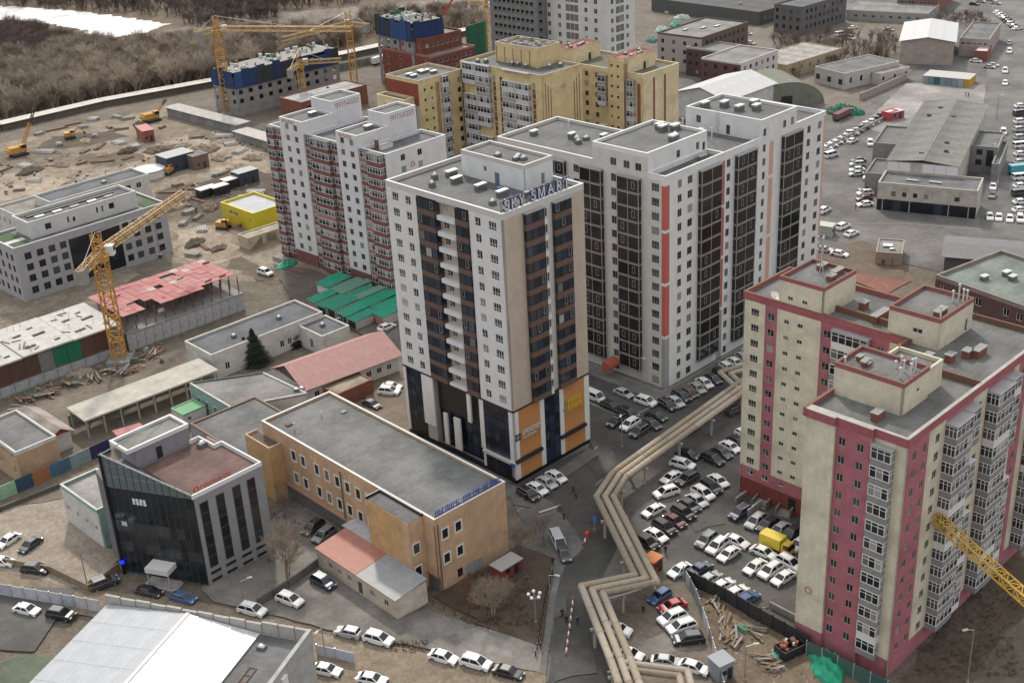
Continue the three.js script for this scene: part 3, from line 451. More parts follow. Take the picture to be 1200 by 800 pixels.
// ---------------------------------------------------------------- white block with brown brick bays
{
  const T = thing('apartment_block', 'white apartment block with red-brown balcony columns and a phone number on its penthouses', 'apartment block', -57.4, -314.7, 45 * RAD);
  const L = faceL(), ys = rows(36.1, 2.86, 12), SPB = mat(.2, .085, .075, { tex: 'stain', size: 3 }), top = 35, D = 19, WG = mat(.66, .655, .66, { tex: 'wall', size: 10 });
  box(T, 'core', CORE, .4, D, .05, top - 1.1, -1, 43.2);
  const w1 = [5, 14.2], w2 = [27, 34.8];
  for (const [a, b] of [w1, w2]) {
    const c = (a + b) / 2; box(T, 'core', CORE, -.55, .39, .05, 36, a + .31, b - .31);
    winWall(T, L, a, b, 3.3, 37.3, WG, [...grid([c - 1.7, c + 1.7], ys, 1.35, 1.45, 22)], { n: .9, frame: FRAMEG, t: .3 }); box(T, 'wall', SPB, -.9, -.6, .02, 3.29, a, b);
    for (const z of [a, b - .3]) box(T, 'wall', WG, -.599, 9, .02, 37.3, z + .001, z + .299);
    flatRoof(T, -.9, 9, a, b, 38.1, { wall: WG, d: .6, skirt: .2 }); box(T, 'penthouse_core', WG, .4, 8.7, 33.5, 37.2, a + .31, b - .31);
    box(T, 'penthouse_wall', WG, 9, D - .5, top - 1.3, 40.1, a + .6, b - .6); flatRoof(T, 9, D - .5, a + .6, b - .6, 40.9, { wall: WG, d: .6, skirt: .19 });
    const g = textG('99154333', 1.25, .05, fontR); part(T, 'phone_number', g, mat(.32, .16, .15), 10.2, 38.9, b - .599);
    const g2 = textG('99154333', .8, .04, fontR); fpart(T, 'phone_number', g2, mat(.32, .16, .15), L, a + 1, 36.95, .91); roofVent(T, 6, 37.5, c, 2, 1.4, 1.2);
  }
  const bb = { y0: .4, fh: 2.86, n: 12, sp: 1.15, spMat: SPB, spAlt: mat(.3, .15, .13), altP: .1, frame: FRAMEW, mid: 1, t: .09, curt: .35, cap: mat(.12, .12, .12), divs: 3 };
  wall(T, L, -1, 5, .02, top - 1.1, SPB, [], { t: .4 }); wall(T, L, 14.2, 27, .02, top - 1.1, SPB, [], { t: .4 }); wall(T, L, 34.8, 43.2, .02, top - 1.1, SPB, [], { t: .4 });
  for (const [a, b, out] of [[-.8, 2, 1.3], [2.1, 4.5, .6], [14.4, 16.6, .7], [17.2, 24, 1.5], [24.6, 26.8, .7], [35, 37.4, .7], [38.2, 43, 1.5]]) bays(T, L, { ...bb, u0: a, u1: b, out, divs: b - a > 4 ? 5 : 2 });
  winWall(T, faceR(0, 43.5), 0, D, .02, top - 1.1, WG, [...grid([5.2, 10.5], ys.map(y => y - 3.2).filter(y => y > 3), 1.4, 1.5, 22)], { frame: FRAMEG });
  fpart(T, 'emblem', new THREE.TorusGeometry(.62, .1, 6, 20), mat(.35, .12, .1), faceR(0, 43.5), 8, 30.6, .02); fpart(T, 'emblem', bars([[-.3, .3, -.08, .08, 0, .05]]), mat(.35, .12, .1), faceR(0, 43.5), 8, 30.6, .005);
  flatRoof(T, 0, D, 34.85, 43.5, top, { wall: WG, d: .8, skirt: .3 }); flatRoof(T, 0, D, 14.25, 26.95, top, { wall: WG, d: .8, skirt: .3 }); flatRoof(T, 0, D, -1, 4.95, top, { wall: WG, d: .8, skirt: .3 });
  roofBox(T, 5, top - .8, 38, 3.5, 1, 1.2, WG); roofBox(T, 3.5, top - .8, 36.5, .7, .7, 2.2, BRICK); box(T, 'tarpaulin', mat(.04, .09, .3), 6, 8.6, top - .8, top - .2, 22.5, 23.4); roofVent(T, 6, top - .8, 25.6, 2, 1.2, 1.3);
}
// ---------------------------------------------------------------- yellow block behind
{
  const T = thing('apartment_block', 'yellow apartment block with stacked white balconies and maroon roof edges', 'apartment block', 12.4, -354.6, 44 * RAD);
  const L = faceL(), R = faceR(), h = 34, wt = h - 1.1, ys = rows(30.6, 3, 10), MAR = mat(.2, .03, .035, { rough: .6 }), STR = mat(.24, .1, .075, { tex: 'wall', size: 6 });
  box(T, 'core', CORE, .36, 16.4, .05, wt - .1, -33.4, -.36);
  winWall(T, L, -33.6, 0, .02, wt, P_YEL, [...grid([-32.7, -19.3, -16.5, -3.3], ys, 1.15, 1.6, 22)], { frame: FRAMEG });
  const yb = { y0: .9, fh: 3, n: 11, sp: 1.15, spMat: mat(.47, .47, .48), spAlt: mat(.3, .28, .25), altP: .2, frame: FRAMEW, t: .11, mid: 1, curt: .25, out: 1.1, cap: P_GREY, skip: () => rnd() < .1 };
  for (const [a, b] of [[-31.6, -26.2], [-26, -20.6], [-15.2, -10], [-9.8, -4.6]]) bays(T, L, { ...yb, u0: a, u1: b, divs: 4 });
  for (const u of [-32.7, -19.3, -16.5, -3.3]) for (const y of ys) fpart(T, 'panel', boxG(-.55, .55, 0, 1.1, 0, .05), STR, L, u, y - 2.05, 0);
  wall(T, R, 0, 16.7, .02, wt, P_YEL, []);
  for (const [u, y1] of [[1.2, 31.5], [2.3, 30.6], [3.4, 29.6], [13.2, 29.6], [14.3, 30.6], [15.4, 31.5]]) fpart(T, 'stripe', boxG(-.16, .16, 0, y1 - .5, 0, .04), STR, R, u, .5, 0);
  fpart(T, 'emblem', new THREE.TorusGeometry(.55, .1, 6, 20), mat(.3, .2, .1), R, 8.8, 29.3, .02);
  flatRoof(T, 0, 16.7, -33.6, 0, h, { wall: P_YEL, capMat: CONCL });
  box(T, 'penthouse_core', P_YEL, 8, 17.9, h - .8, 38, -26.5, -9.3); flatRoof(T, 8, 17.9, -26.5, -9.3, 38.9, { wall: P_YEL, capMat: CONCL, skirt: .1, d: .8 });
  for (let i = 0; i < 14; i++) roofBox(T, rnd(9, 17), 38.1, rnd(-25, -11), rnd(.8, 2), .8, rnd(.4, .9), CONCL); for (let i = 0; i < 5; i++) fpart(T, 'stripe', boxG(-.14, .14, 0, 4.4, 0, .04), STR, faceL(8, -9.3), -3 - i * 3.4, h - .7, 0);
  for (const [x, z] of [[3, -29], [4.5, -27], [6.5, -18], [6.8, -16], [6.6, -12.5], [10, -6.5], [13, -5]]) roofVent(T, x, h - .8, z, 1.3, 1.1, 1.7);
  // left wing: yellow stair front, red-brown penthouse, lower cream end
  const F2 = faceR(-17, -33.2), h2 = 31.2; box(T, 'core', CORE, -16.6, .3, .05, h2 - 1, -48, -33.6); box(T, 'core', CORE, -20.6, -17, .05, 24.6, -48, -36);
  winWall(T, F2, 0, 17, .02, h2 - .8, P_YEL, [...grid([2.2, 4.9], rows(28.4, 3, 9), .8, .8, 22), ...grid([11.4, 15.8], rows(28.6, 3, 9), 1.3, 1.5, 22)], { frame: FRAMED });
  for (const u of [6.6, 7.1, 7.6]) fpart(T, 'stripe', boxG(-.13, .13, 0, h2 - 2, 0, .05), STR, F2, u, .5, 0);
  bays(T, F2, { ...yb, u0: 8.6, u1: 11, divs: 2, n: 10, out: .9, altP: .5 });
  box(T, 'wall', mat(.25, .06, .035, { tex: 'stain', size: 8 }), -17, -16.61, 24, h2 - .8, -48, -33.6); flatRoof(T, -17, 0, -48, -33.2, h2 + .3, { wall: P_YEL, capMat: CONCL, d: .8, skirt: .3 });
  for (let i = 0; i < 6; i++) roofVent(T, rnd(-14, -4), h2 - .5, rnd(-45, -36), 2, 1.2, 1);
  box(T, 'wall', P_YELL, -21, -20.61, .02, 25.4, -48, -36); box(T, 'wall', P_YELL, -20.6, -17, .02, 25.4, -36, -35.61); flatRoof(T, -21, -17.02, -48, -35.6, 26.4, { wall: P_YELL, d: .7, skirt: .3 });
  for (const z of [-44.5, -40]) fpart(T, 'stripe', boxG(-.4, .4, 0, 22, 0, .05), STR, faceL(-21, 0), z, 2, 0); fpart(T, 'stripe', boxG(-.4, .4, 0, 22, 0, .05), STR, faceR(-21, -35.6), 2, 2, 0);
  // right wing with two raised stair blocks
  const F3 = faceL(29, 0), F4 = faceR(29, 12.4), h3 = 30; box(T, 'core', CORE, 29.36, 45.6, .05, h3 - 1.2, -26, 12.04);
  winWall(T, F3, -26, .5, .02, h3 - 1.1, P_YEL, grid([-9.3, -5.2, -16, -21], rows(27.4, 3, 9), 1.35, 1.5, 22), { frame: FRAMED }); bays(T, F3, { ...yb, u0: -4.2, u1: -1, divs: 2, n: 9, altP: .5 });
  winWall(T, F3, .5, 6.6, .02, 33.2, P_YEL, grid([2, 4.4], rows(31.6, 3.05, 10), .85, .75, 22), { n: 1.6, t: 1.9, frame: FRAMED });
  for (const u of [.25, .8, 1.35]) fpart(T, 'stripe', boxG(-.13, .13, 0, 32, 0, .05), STR, faceR(27.4, 6.6), u, .5, .01);
  wall(T, F3, 6.6, 12.4, .02, h3 - 1.1, P_YEL); bays(T, F3, { ...yb, u0: 7, u1: 9.6, divs: 2, n: 9 }); fpart(T, 'stripe', boxG(-.6, .6, 0, 26, 0, .05), STR, F3, 11, 1, 0);
  wall(T, F4, 0, 16.9, .02, h3 - 1.1, P_YELL); for (const u of [5.2, 10.3]) fpart(T, 'stripe', boxG(-.45, .45, 0, 27.5, 0, .05), STR, F4, u, .5, 0);
  flatRoof(T, 29, 46, -26, 12.4, h3, { wall: P_YELL, capMat: P_YELL, d: .7, skirt: .4, roof: mat(.14, .15, .11, { tex: 'roof', size: 7 }) });
  for (const [z0, z1] of [[.5, 6.6], [-22, -15]]) { box(T, 'penthouse_wall', P_YELL, 29.01, 42, h3 - .7, 33.2, z0, z1); flatRoof(T, z0 > 0 ? 27.4 : 29, 42, z0, z1, 34.1, { wall: P_YELL, capMat: MAR, roof: MAR, d: .6, skirt: .3 }); box(T, 'chimney', MAR, 42.1, 44.6, h3 - .7, 32.4, z0 + 1, z0 + 3.5); fpart(T, 'door', boxG(0, 1, 0, 2.2, 0, .08), M_DARK, faceR(29, z1), 7.5, h3 - .7, 0); for (let i = 0; i < 5; i++) roofVent(T, rnd(30, 40), 33.5, rnd(z0 + 1, z1 - 1), 1.2, 1, 1.1); }
}
// ---------------------------------------------------------------- low buildings
function frameOf(o) {
  const th = (o.th ?? 44) * RAD, ex = V3(Math.cos(th), 0, -Math.sin(th)), ez = V3(Math.sin(th), 0, Math.cos(th));
  let h = o.h; if (h === undefined) h = heightAt(o.front[0], o.front[1], at(o.base[0], o.base[1]));
  const C = o.g ? at(o.g[0], o.g[1]).setY(h) : at(o.front[0], o.front[1], h);
  const A = o.A ?? at(o.right[0], o.right[1], h).sub(C).dot(ex), B = o.B ?? -at(o.left[0], o.left[1], h).sub(C).dot(ez);
  return { th, h, C, A, B };
}
const spread = (n, L, m = .12) => Array.from({ length: n }, (_, i) => L * (m + (1 - 2 * m) * (n > 1 ? i / (n - 1) : .5)));
// flat-roofed building; front, left and right are the corners of its roof in the photograph
function lowB(o) {
  const { th, h, C, A, B } = frameOf(o), T = thing(o.name, o.label, o.cat ?? 'building', C.x, C.z, th, o.group);
  const d = o.d ?? .6, sk = .2, wt = h - d - sk, w = o.wall ?? CONCL, L = faceL(), R = faceR();
  const mk = (spec, len, sgn) => spec ? spec.flatMap(s => (s.us ?? spread(s.n, len, s.m)).flatMap(u => s.ys.map(y => [sgn < 0 ? u - len : u, y, s.w ?? 1.2, s.h ?? 1.4, s.style ?? 22]))) : [];
  const ci = o.open ? 4.5 : .31; box(T, 'core', o.open ? CONC : CORE, ci, A - ci, .02, wt - .05, -B + ci, -ci);
  const wo = { frame: o.frame ?? FRAMEW, curtP: o.curtP ?? .1, open: o.open };
  winWall(T, L, -B, 0, .02, wt, o.wallL ?? w, mk(o.wl, B, -1), wo); winWall(T, R, .3, A, .02, wt, o.wallR ?? w, mk(o.wr, A, 1), wo);
  if (o.open) for (let y = 3.4; y < wt - 1; y += 3) box(T, 'floor_slab', CONC, .31, A - .31, y, y + .2, -B + .31, -.31);
  box(T, 'wall', w, A - .3, A, .02, wt, -B, -.301); box(T, 'wall', w, .301, A - .301, .02, wt, -B, -B + .3);
  flatRoof(T, 0, A, -B, 0, h, { wall: o.par ?? w, capMat: o.cap ?? o.par ?? w, roof: o.roof ?? RUBBER, d, skirt: sk, t: .3 });
  for (const [x, z, ...r] of o.vents ?? []) roofVent(T, x * A, h - d, -z * B, ...r);
  return { T, A, B, h, C, th, L, R };
}
// pitched roof; eave corners in the photograph, ridge along 'x' or 'z'
function gable(o) {
  const { th, h, C, A, B } = frameOf(o), T = thing(o.name, o.label, o.cat ?? 'building', C.x, C.z, th, o.group), rise = o.rise ?? 2, e = o.eave ?? .5, w = o.wall ?? CONCL;
  box(T, 'wall', w, .3, A - .3, .02, h - .12, -B + .3, -.3);
  const tri = (len, half, axis) => { const s = new THREE.Shape([new THREE.Vector2(-half, 0), new THREE.Vector2(half, 0), new THREE.Vector2(0, rise * .98)]); const g = new THREE.ExtrudeGeometry(s, { depth: len, bevelEnabled: false }); if (axis === 'x') g.rotateY(PI / 2); return metricUV(g); };
  const slope = (len, half) => { const L = Math.hypot(half + e, rise * (half + e) / half), g = boxG(-len / 2 - e, len / 2 + e, -.06, .06, 0, L); return g; };
  const ang = o.ridge === 'x' ? Math.atan2(rise, B / 2) : Math.atan2(rise, A / 2);
  if (o.ridge === 'x') { const hb = B / 2 - .3; part(T, 'gable', tri(A - .6, hb, 'x').translate(0, 0, 0), o.gableMat ?? w, .3, h - .13, -B / 2); for (const s of [1, -1]) { const p = part(T, 'roof', slope(A, B / 2), o.roof, A / 2, h + rise, -B / 2); p.rotation.set(s > 0 ? ang : PI - ang, 0, 0); p.rotation.order = 'YXZ'; if (s < 0) p.rotation.set(ang, PI, 0); } }
  else { const hb = A / 2 - .3; part(T, 'gable', tri(B - .6, hb, 'z'), o.gableMat ?? w, A / 2, h - .13, -B + .3); for (const s of [1, -1]) { const p = part(T, 'roof', slope(B, A / 2), o.roof, A / 2, h + rise, -B / 2); p.rotation.order = 'YXZ'; p.rotation.set(ang, s * PI / 2, 0); } }
  const mk = (f, us, ys, ww, hh) => { for (const u of us) for (const y of ys) { const q = fpart(T, 'window', frameG(ww, hh, 22), FRAMEW, f, u, y, -.28); part(q, 'pane', boxG(-ww / 2 + .03, ww / 2 - .03, -hh / 2 + .03, hh / 2 - .03, -.01, .04), pick(GLASS)); } };
  if (o.nR) mk(faceR(), spread(o.nR, A), o.ys, 1.2, 1.3); if (o.nL) mk(faceL(), spread(o.nL, B).map(u => u - B), o.ys, 1.2, 1.3);
  return { T, A, B, h };
}
const ROOFG = mat(.165, .168, .168, { tex: 'roof', size: 10 }), ROOFL = mat(.24, .235, .22, { tex: 'roof', size: 12 }), ROOFD = mat(.13, .135, .15, { tex: 'roof', size: 10 }), ROOFBR = mat(.16, .09, .07, { tex: 'roof', size: 8 }), TINP = mat(.43, .225, .205, { tex: 'metal', size: 6, rough: .6 }), TINW = mat(.56, .56, .56, { tex: 'metal', size: 6, rough: .5 }), TING = mat(.015, .3, .185, { tex: 'metal', size: 4, rough: .6 }), TINGR = mat(.3, .31, .32, { tex: 'metal', size: 5, rough: .55 });
const OFFW = mat(.6, .585, .55, { tex: 'stain', size: 9 }), TEAL = mat(.24, .4, .36, { tex: 'stain', size: 6 }), TAN = mat(.46, .32, .2, { tex: 'stain', size: 9 }), PEACHW = mat(.56, .375, .235, { tex: 'stain', size: 11 }), PEACHY = mat(.57, .36, .17, { tex: 'stain', size: 8 }), GREYW = mat(.27, .27, .28, { tex: 'wall', size: 8 }), YELB = mat(.62, .52, .03, { rough: .6, tex: 'wall', size: 6 });
// ---- orange three-storey building with the blue roof sign
{
  const T = thing('office_building', 'orange three-storey building with grey flat roof and blue lettered roof sign', 'building', -13.3, -164.1, 42.2 * RAD);
  const A = 14.8, B = 47, h = 13.4, wt = h - .7, L = faceL(), R = faceR(), SUR = mat(.62, .6, .56);
  box(T, 'core', CORE, .31, A - .31, .02, wt - .05, -B + .31, -.31);
  const us = [-37.8, -35, -31, -28.1, -25.2, -22.4, -19.5, -16.7];
  winWall(T, L, -B, 0, 3, wt, PEACHW, grid(us, [9.8, 5.35], 1.15, 1.9, 22), { frame: FRAMED }); wall(T, L, -B, 0, .02, 2.7, mat(.16, .16, .155, { tex: 'stain', size: 5 }), [], {}); fpart(T, 'ledge', boxG(0, B, 0, .3, -.3, .25), mat(.4, .22, .16), L, -B, 2.7, 0);
  const ur = [1.9, 4.6]; winWall(T, R, .3, A, .02, wt, PEACHW, [...grid(ur, [10, 5.5], 1.15, 1.7, 22), [4.3, 1.5, 1.1, 1.6, 22]], { frame: FRAMED });
  const surround = (f, u, y, w, hh) => fpart(T, 'window_surround', bars([[-w / 2 - .22, w / 2 + .22, -hh / 2 - .25, -hh / 2, 0, .08], [-w / 2 - .22, w / 2 + .22, hh / 2, hh / 2 + .22, 0, .08], [-w / 2 - .22, -w / 2, -hh / 2, hh / 2, 0, .08], [w / 2, w / 2 + .22, -hh / 2, hh / 2, 0, .08]]), SUR, f, u, y, .001);
  for (const u of us) for (const y of [9.8, 5.35]) surround(L, u, y, 1.15, 1.9); for (const u of ur) for (const y of [10, 5.5]) surround(R, u, y, 1.15, 1.7);
  box(T, 'wall', PEACHW, A - .3, A, .02, wt, -B, -.301); box(T, 'wall', PEACHW, .301, A - .301, .02, wt, -B, -B + .3);
  flatRoof(T, 0, A, -B, 0, h, { wall: PEACHW, capMat: SUR, d: .5, skirt: .2, t: .3, roof: mat(.19, .195, .19, { tex: 'roof', size: 14, bump: .01 }) });
  // stair block
  box(T, 'stair_block', PEACHY, -3, -.01, .02, 12.9, -13, -4.4); box(T, 'stair_block', PEACHW, -3, -.01, .02, 12.9, -4.39, -2.6); box(T, 'roof', ROOFG, -2.9, -.05, 12.91, 13, -12.9, -2.7); part(T, 'parapet', bars([[-3, 0, 12.91, 13.42, -13.2, -13.01], [-.29, -.01, 13.01, 13.5, -13, -2.6]]), M_DARK);
  const fb = faceR(-3, -2.6); for (const y of [8, 3.8]) { win(T, fb, 1.1, y, 1.1, 1.6, { rec: -.03, frame: FRAMED }); surround(fb, 1.1, y, 1.1, 1.6); }
  for (const [f, u] of [[R, .5], [L, -24], [R, -.2]]) fpart(T, 'drainpipe', new THREE.CylinderGeometry(.09, .09, 12, 8).translate(0, 6, 0), mat(.15, .08, .06), f, u, .3, .12);
  // roof sign: blue letters on a blue band along the parapet
  const BL = mat(.03, .07, .32, { rough: .5 }), BLD = mat(.02, .035, .12, { rough: .5 }); box(T, 'sign_band', BLD, .4, 14.3, h, h + .25, -.42, -.3);
  for (let i = 0; i < 19; i++) { if (i === 7 || i === 13) continue; const t = .13, L = [[0, t, 0, 1]], k = [0, 3, 1, 5, 2, 4, 3, 0, 2, 5, 1, 4, 0, 3, 2, 1, 5, 0, 4][i]; if (k & 1) L.push([t, .5, .87, 1]); if (k === 0 || k === 3) L.push([t, .5, .44, .57]); if (k & 2) L.push([t, .5, 0, .13]); if (k !== 1) L.push([.5 - t, .5, k === 4 ? .4 : 0, k === 3 ? .5 : 1]); part(T, 'sign_letter', bars(L.map(([a, b, c, d]) => [a, b, c * .95, d * .95, 0, .1])), BL, .6 + i * .71, h + .22, -.4); }
  box(T, 'sign_rail', BLD, .4, 14.3, h + .62, h + .7, -.45, -.41);
  ventPipes(T, [[8.6, -41, .9], [2.5, -40.5, 1.3]], h - .5); box(T, 'rubble', RUST, 2.2, 3.4, h - .5, h - .2, -43, -42.2); box(T, 'rubble', CONC, 11.5, 12.6, h - .5, h - .25, -39.5, -38.7);
  // lower orange block at the far end
  box(T, 'end_block', PEACHY, -2.6, -.01, .02, 10.3, -49, -41.4); part(T, 'parapet', bars([[-2.6, 0, 10.3, 11, -49, -48.7], [-2.6, 0, 10.3, 11, -41.7, -41.4], [-2.6, -2.3, 10.3, 11, -48.69, -41.71]]), PEACHW); box(T, 'rubble', mat(.13, .1, .08, { tex: 'dirt', size: 2 }), -2.2, -.1, 10.31, 10.6, -48.4, -42);
}
// ---- single-storey annex in front of it
{
  const T = thing('annex', 'cream single-storey annex with red and grey tin roof beside the orange stair block', 'annex', -13.3, -164.1, 42.2 * RAD);
  const L = faceL(-9, .6); winWall(T, L, -20.5, 0, .02, 3.6, mat(.58, .5, .4, { tex: 'stain', size: 5 }), [[-17, 1.9, 1, 1.1, 22], [-14.6, 1.9, 1, 1.1, 22], [-12, 1.9, 1, 1.1, 22], [-6.2, 1.9, 1.1, 1.2, 22], [-2.6, 1.9, 1.1, 1.2, 22], [-9.2, 1.4, 1.3, 2.4, 0]], {});
  box(T, 'wall', mat(.6, .53, .44, { tex: 'stain', size: 5 }), -8.69, -3.02, .02, 3.9, .3, .6); box(T, 'core', CORE, -8.68, -3.1, .02, 3.4, -19.8, .29); box(T, 'wall', mat(.58, .5, .4), -8.69, -3.02, .02, 3.6, -19.9, -19.81);
  const tilt = (z0, z1, m) => { const g = boxG(0, 6.4, -.05, .05, z0, z1); const p = part(T, 'roof', g, m, -9.3, 3.75, 0); p.rotation.z = .12; }; tilt(-19.9, -9.1, mat(.4, .16, .12, { tex: 'metal', size: 5, rough: .6 })); tilt(-9, .8, TINGR);
  const p = part(T, 'roof', boxG(0, 3, -.05, .05, -21, -9.1), mat(.45, .45, .46, { tex: 'stain', size: 4 }), -2.94, 4.5, 0); p.rotation.z = .02;
}
// ---- glass-fronted office
{
  const T = thing('office_building', 'grey office with slanted dark glass front wall and brown roof terrace', 'building', -50.5, -168.7, 45 * RAD);
  const h = 17.1, A = 13.2, L = faceL(0, 0), R = faceR(0, 0), BR = mat(.17, .1, .085, { tex: 'roof', size: 8 });
  winWall(T, R, .3, A, .02, h - .7, GREYW, [], {}); 
  for (const u of [1.5, 4.5, 7.6, 10.4]) for (let k = 0; k < 6; k++) { const q = fpart(T, 'window', frameG(1.5, 1.95, 0), FRAMED, R, u + .3, 14.2 - k * 2, .0); part(q, 'pane', boxG(-.72, .72, -.95, .95, .0, .06), pick([GLASS[0], GLASS[1], GLASS[4]])); }
  for (const u of [1.6, 4.5, 7.6, 10.4]) for (const y of [2.2, .8]) { const q = fpart(T, 'window', frameG(1.9, .5, 0), FRAMED, R, u + .3, y, .0); part(q, 'pane', boxG(-.92, .92, -.22, .22, 0, .05), M_BLACK); }
  box(T, 'core', GREYW, .31, A - .31, .02, h - .9, -15, -.31); box(T, 'core', GREYW, .31, 10, .02, h - .8, -20.5, -15.01); box(T, 'wall', GREYW, A - .3, A, .02, h - .7, -15.3, -.301);
  box(T, 'roof', BR, .31, A - .31, h - .88, h - .7, -15, -.31); part(T, 'parapet', bars([[0, A, h - .7, h, -.3, 0], [A - .3, A, h - .7, h, -11, -.301], [A - 1.8, A - .301, h - .7, h, -11, -10.7], [A - 1.8, A - 1.5, h - .7, h, -15.5, -11.01], [9.6, A - 1.81, h - .7, h, -15.5, -15.2]]), mat(.6, .6, .6)); 
  box(T, 'penthouse_wall', mat(.27, .26, .29, { tex: 'wall', size: 6 }), 0, 10, h - .7, h + 2.4, -20.4, -15.4); flatRoof(T, -1.5, 10, -20.6, -15.2, h + 3.1, { wall: mat(.6, .6, .6), d: .5, skirt: .2, roof: ROOFL }); fpart(T, 'door', boxG(0, 1, 0, 2.1, 0, .08), M_DARK, faceR(0, -15.2), 3.6, h - .69, -.16); roofVent(T, 10.6, h - .7, -13, 1.5, 1.3, 1.3);
  // glass front: a wall plane of mullions and panes whose top slopes
  const GLD = [[.012, .016, .02], [.016, .02, .025], [.02, .024, .028]].map(c => mat(...c, { rough: .07 }));
  const th2 = 70.35 * RAD - 45 * RAD, W = 15.3, hl = 22.4, hr = 17.2, fg = { x: 0, z: 0, r: -PI / 2 + th2 }, nu = 12, ny = 11;
  for (let i = 0; i < nu; i++) { const u0 = -W + W * i / nu, w = W / nu, top = hl + (hr - hl) * (i + .5) / nu; for (let j = 0; j < ny; j++) { const y0 = .6 + j * 2, y1 = Math.min(y0 + 1.96, top); if (y1 - y0 < .3) continue; const lat = y0 > h - 1.5; fpart(T, 'pane', boxG(.03, w - .03, 0, y1 - y0, -.06, 0), lat ? mat(.1, .13, .13, { rough: .1 }) : (j === 4 || j === 2) && rnd() < .5 ? GLASS[2] : pick(GLD), fg, u0, y0, 0); } fpart(T, 'mullion', boxG(-.05, .05, .4, top, -.12, .04), FRAMED, fg, u0, 0, .01); }
  fpart(T, 'edge_fin', boxG(-.35, 0, 0, hl, -.6, .3), M_BLACK, fg, -W, 0, 0); { const a = V3(...[onFace(fg, -W, 0)[0], hl, onFace(fg, -W, 0)[1]]), b = V3(0, hr, 0); part(T, 'top_rail', beamG(a, b, .22), mat(.35, .35, .35)); const c2 = V3(8, h + 3.1, -20); part(T, 'side_rail', beamG(a, c2, .18), mat(.25, .3, .28)); }
  // side wall behind the glass
  { const e = onFace(fg, -W, 0); const s = new THREE.Shape([[0, 0], [e[0], -e[1]], [e[0] + 1.5, -e[1] + 6.5], [0, 20.4]].map(q => new THREE.Vector2(...q))); const g = new THREE.ExtrudeGeometry(s, { depth: h - 1, bevelEnabled: false }); g.rotateX(-PI / 2); metricUV(g); part(T, 'core', g, mat(.14, .14, .15, { tex: 'wall', size: 6 }), .15, .02, -.15); }
  fpart(T, 'entrance_canopy', boxG(0, 4.2, 0, .9, 0, 2.6), mat(.55, .55, .55), fg, -9.4, 3, 0); fpart(T, 'canopy_post', bars([[3.9, 4.1, 0, 3, 2.2, 2.4], [.1, .3, 0, 3, 2.2, 2.4]]), CONCL, fg, -9.4, .02, 0); fpart(T, 'steps', bars([[-1, 5, 0, .3, 0, 2.6], [-.7, 4.7, .3, .5, 0, 1.8]]), CONCL, fg, -9.4, .02, .05);
  fpart(T, 'blue_lamp', new THREE.SphereGeometry(.35, 12, 8), new THREE.MeshStandardMaterial({ color: 0x1020ff, emissive: 0x1030ff, emissiveIntensity: 1.2 }), fg, -W + .2, 2.6, .5);
  for (const [u, y, w, hh] of [[-11, 14, 2.6, 1.1], [-13.9, 9.6, 1, .8]]) { for (let i = 0; i < 4; i++) fpart(T, 'sign_letter', bars([[0, w / 6, 0, hh, 0, .06], [w / 6 + .02, w / 5, i % 2 ? 0 : hh / 2, i % 2 ? hh / 2 : hh, 0, .06]]), mat(.55, .57, .6), fg, u + i * w / 4, y, .05); }
  { const rd = mat(.4, .05, .04); for (let i = 0; i < 9; i++) part(T, 'sign_letter', bars([[0, .1, 0, .8, 0, .08], [.1, .4, i % 2 ? .7 : .35, i % 2 ? .8 : .45, 0, .08], [.32, .42, i % 3 ? 0 : .4, .8, 0, .08]]), rd, 2.4 + i * .62, h - .4, -1.1); part(T, 'sign_mark', new THREE.TorusGeometry(.42, .13, 6, 16), rd, 1.6, h + .05, -1.05); }
}
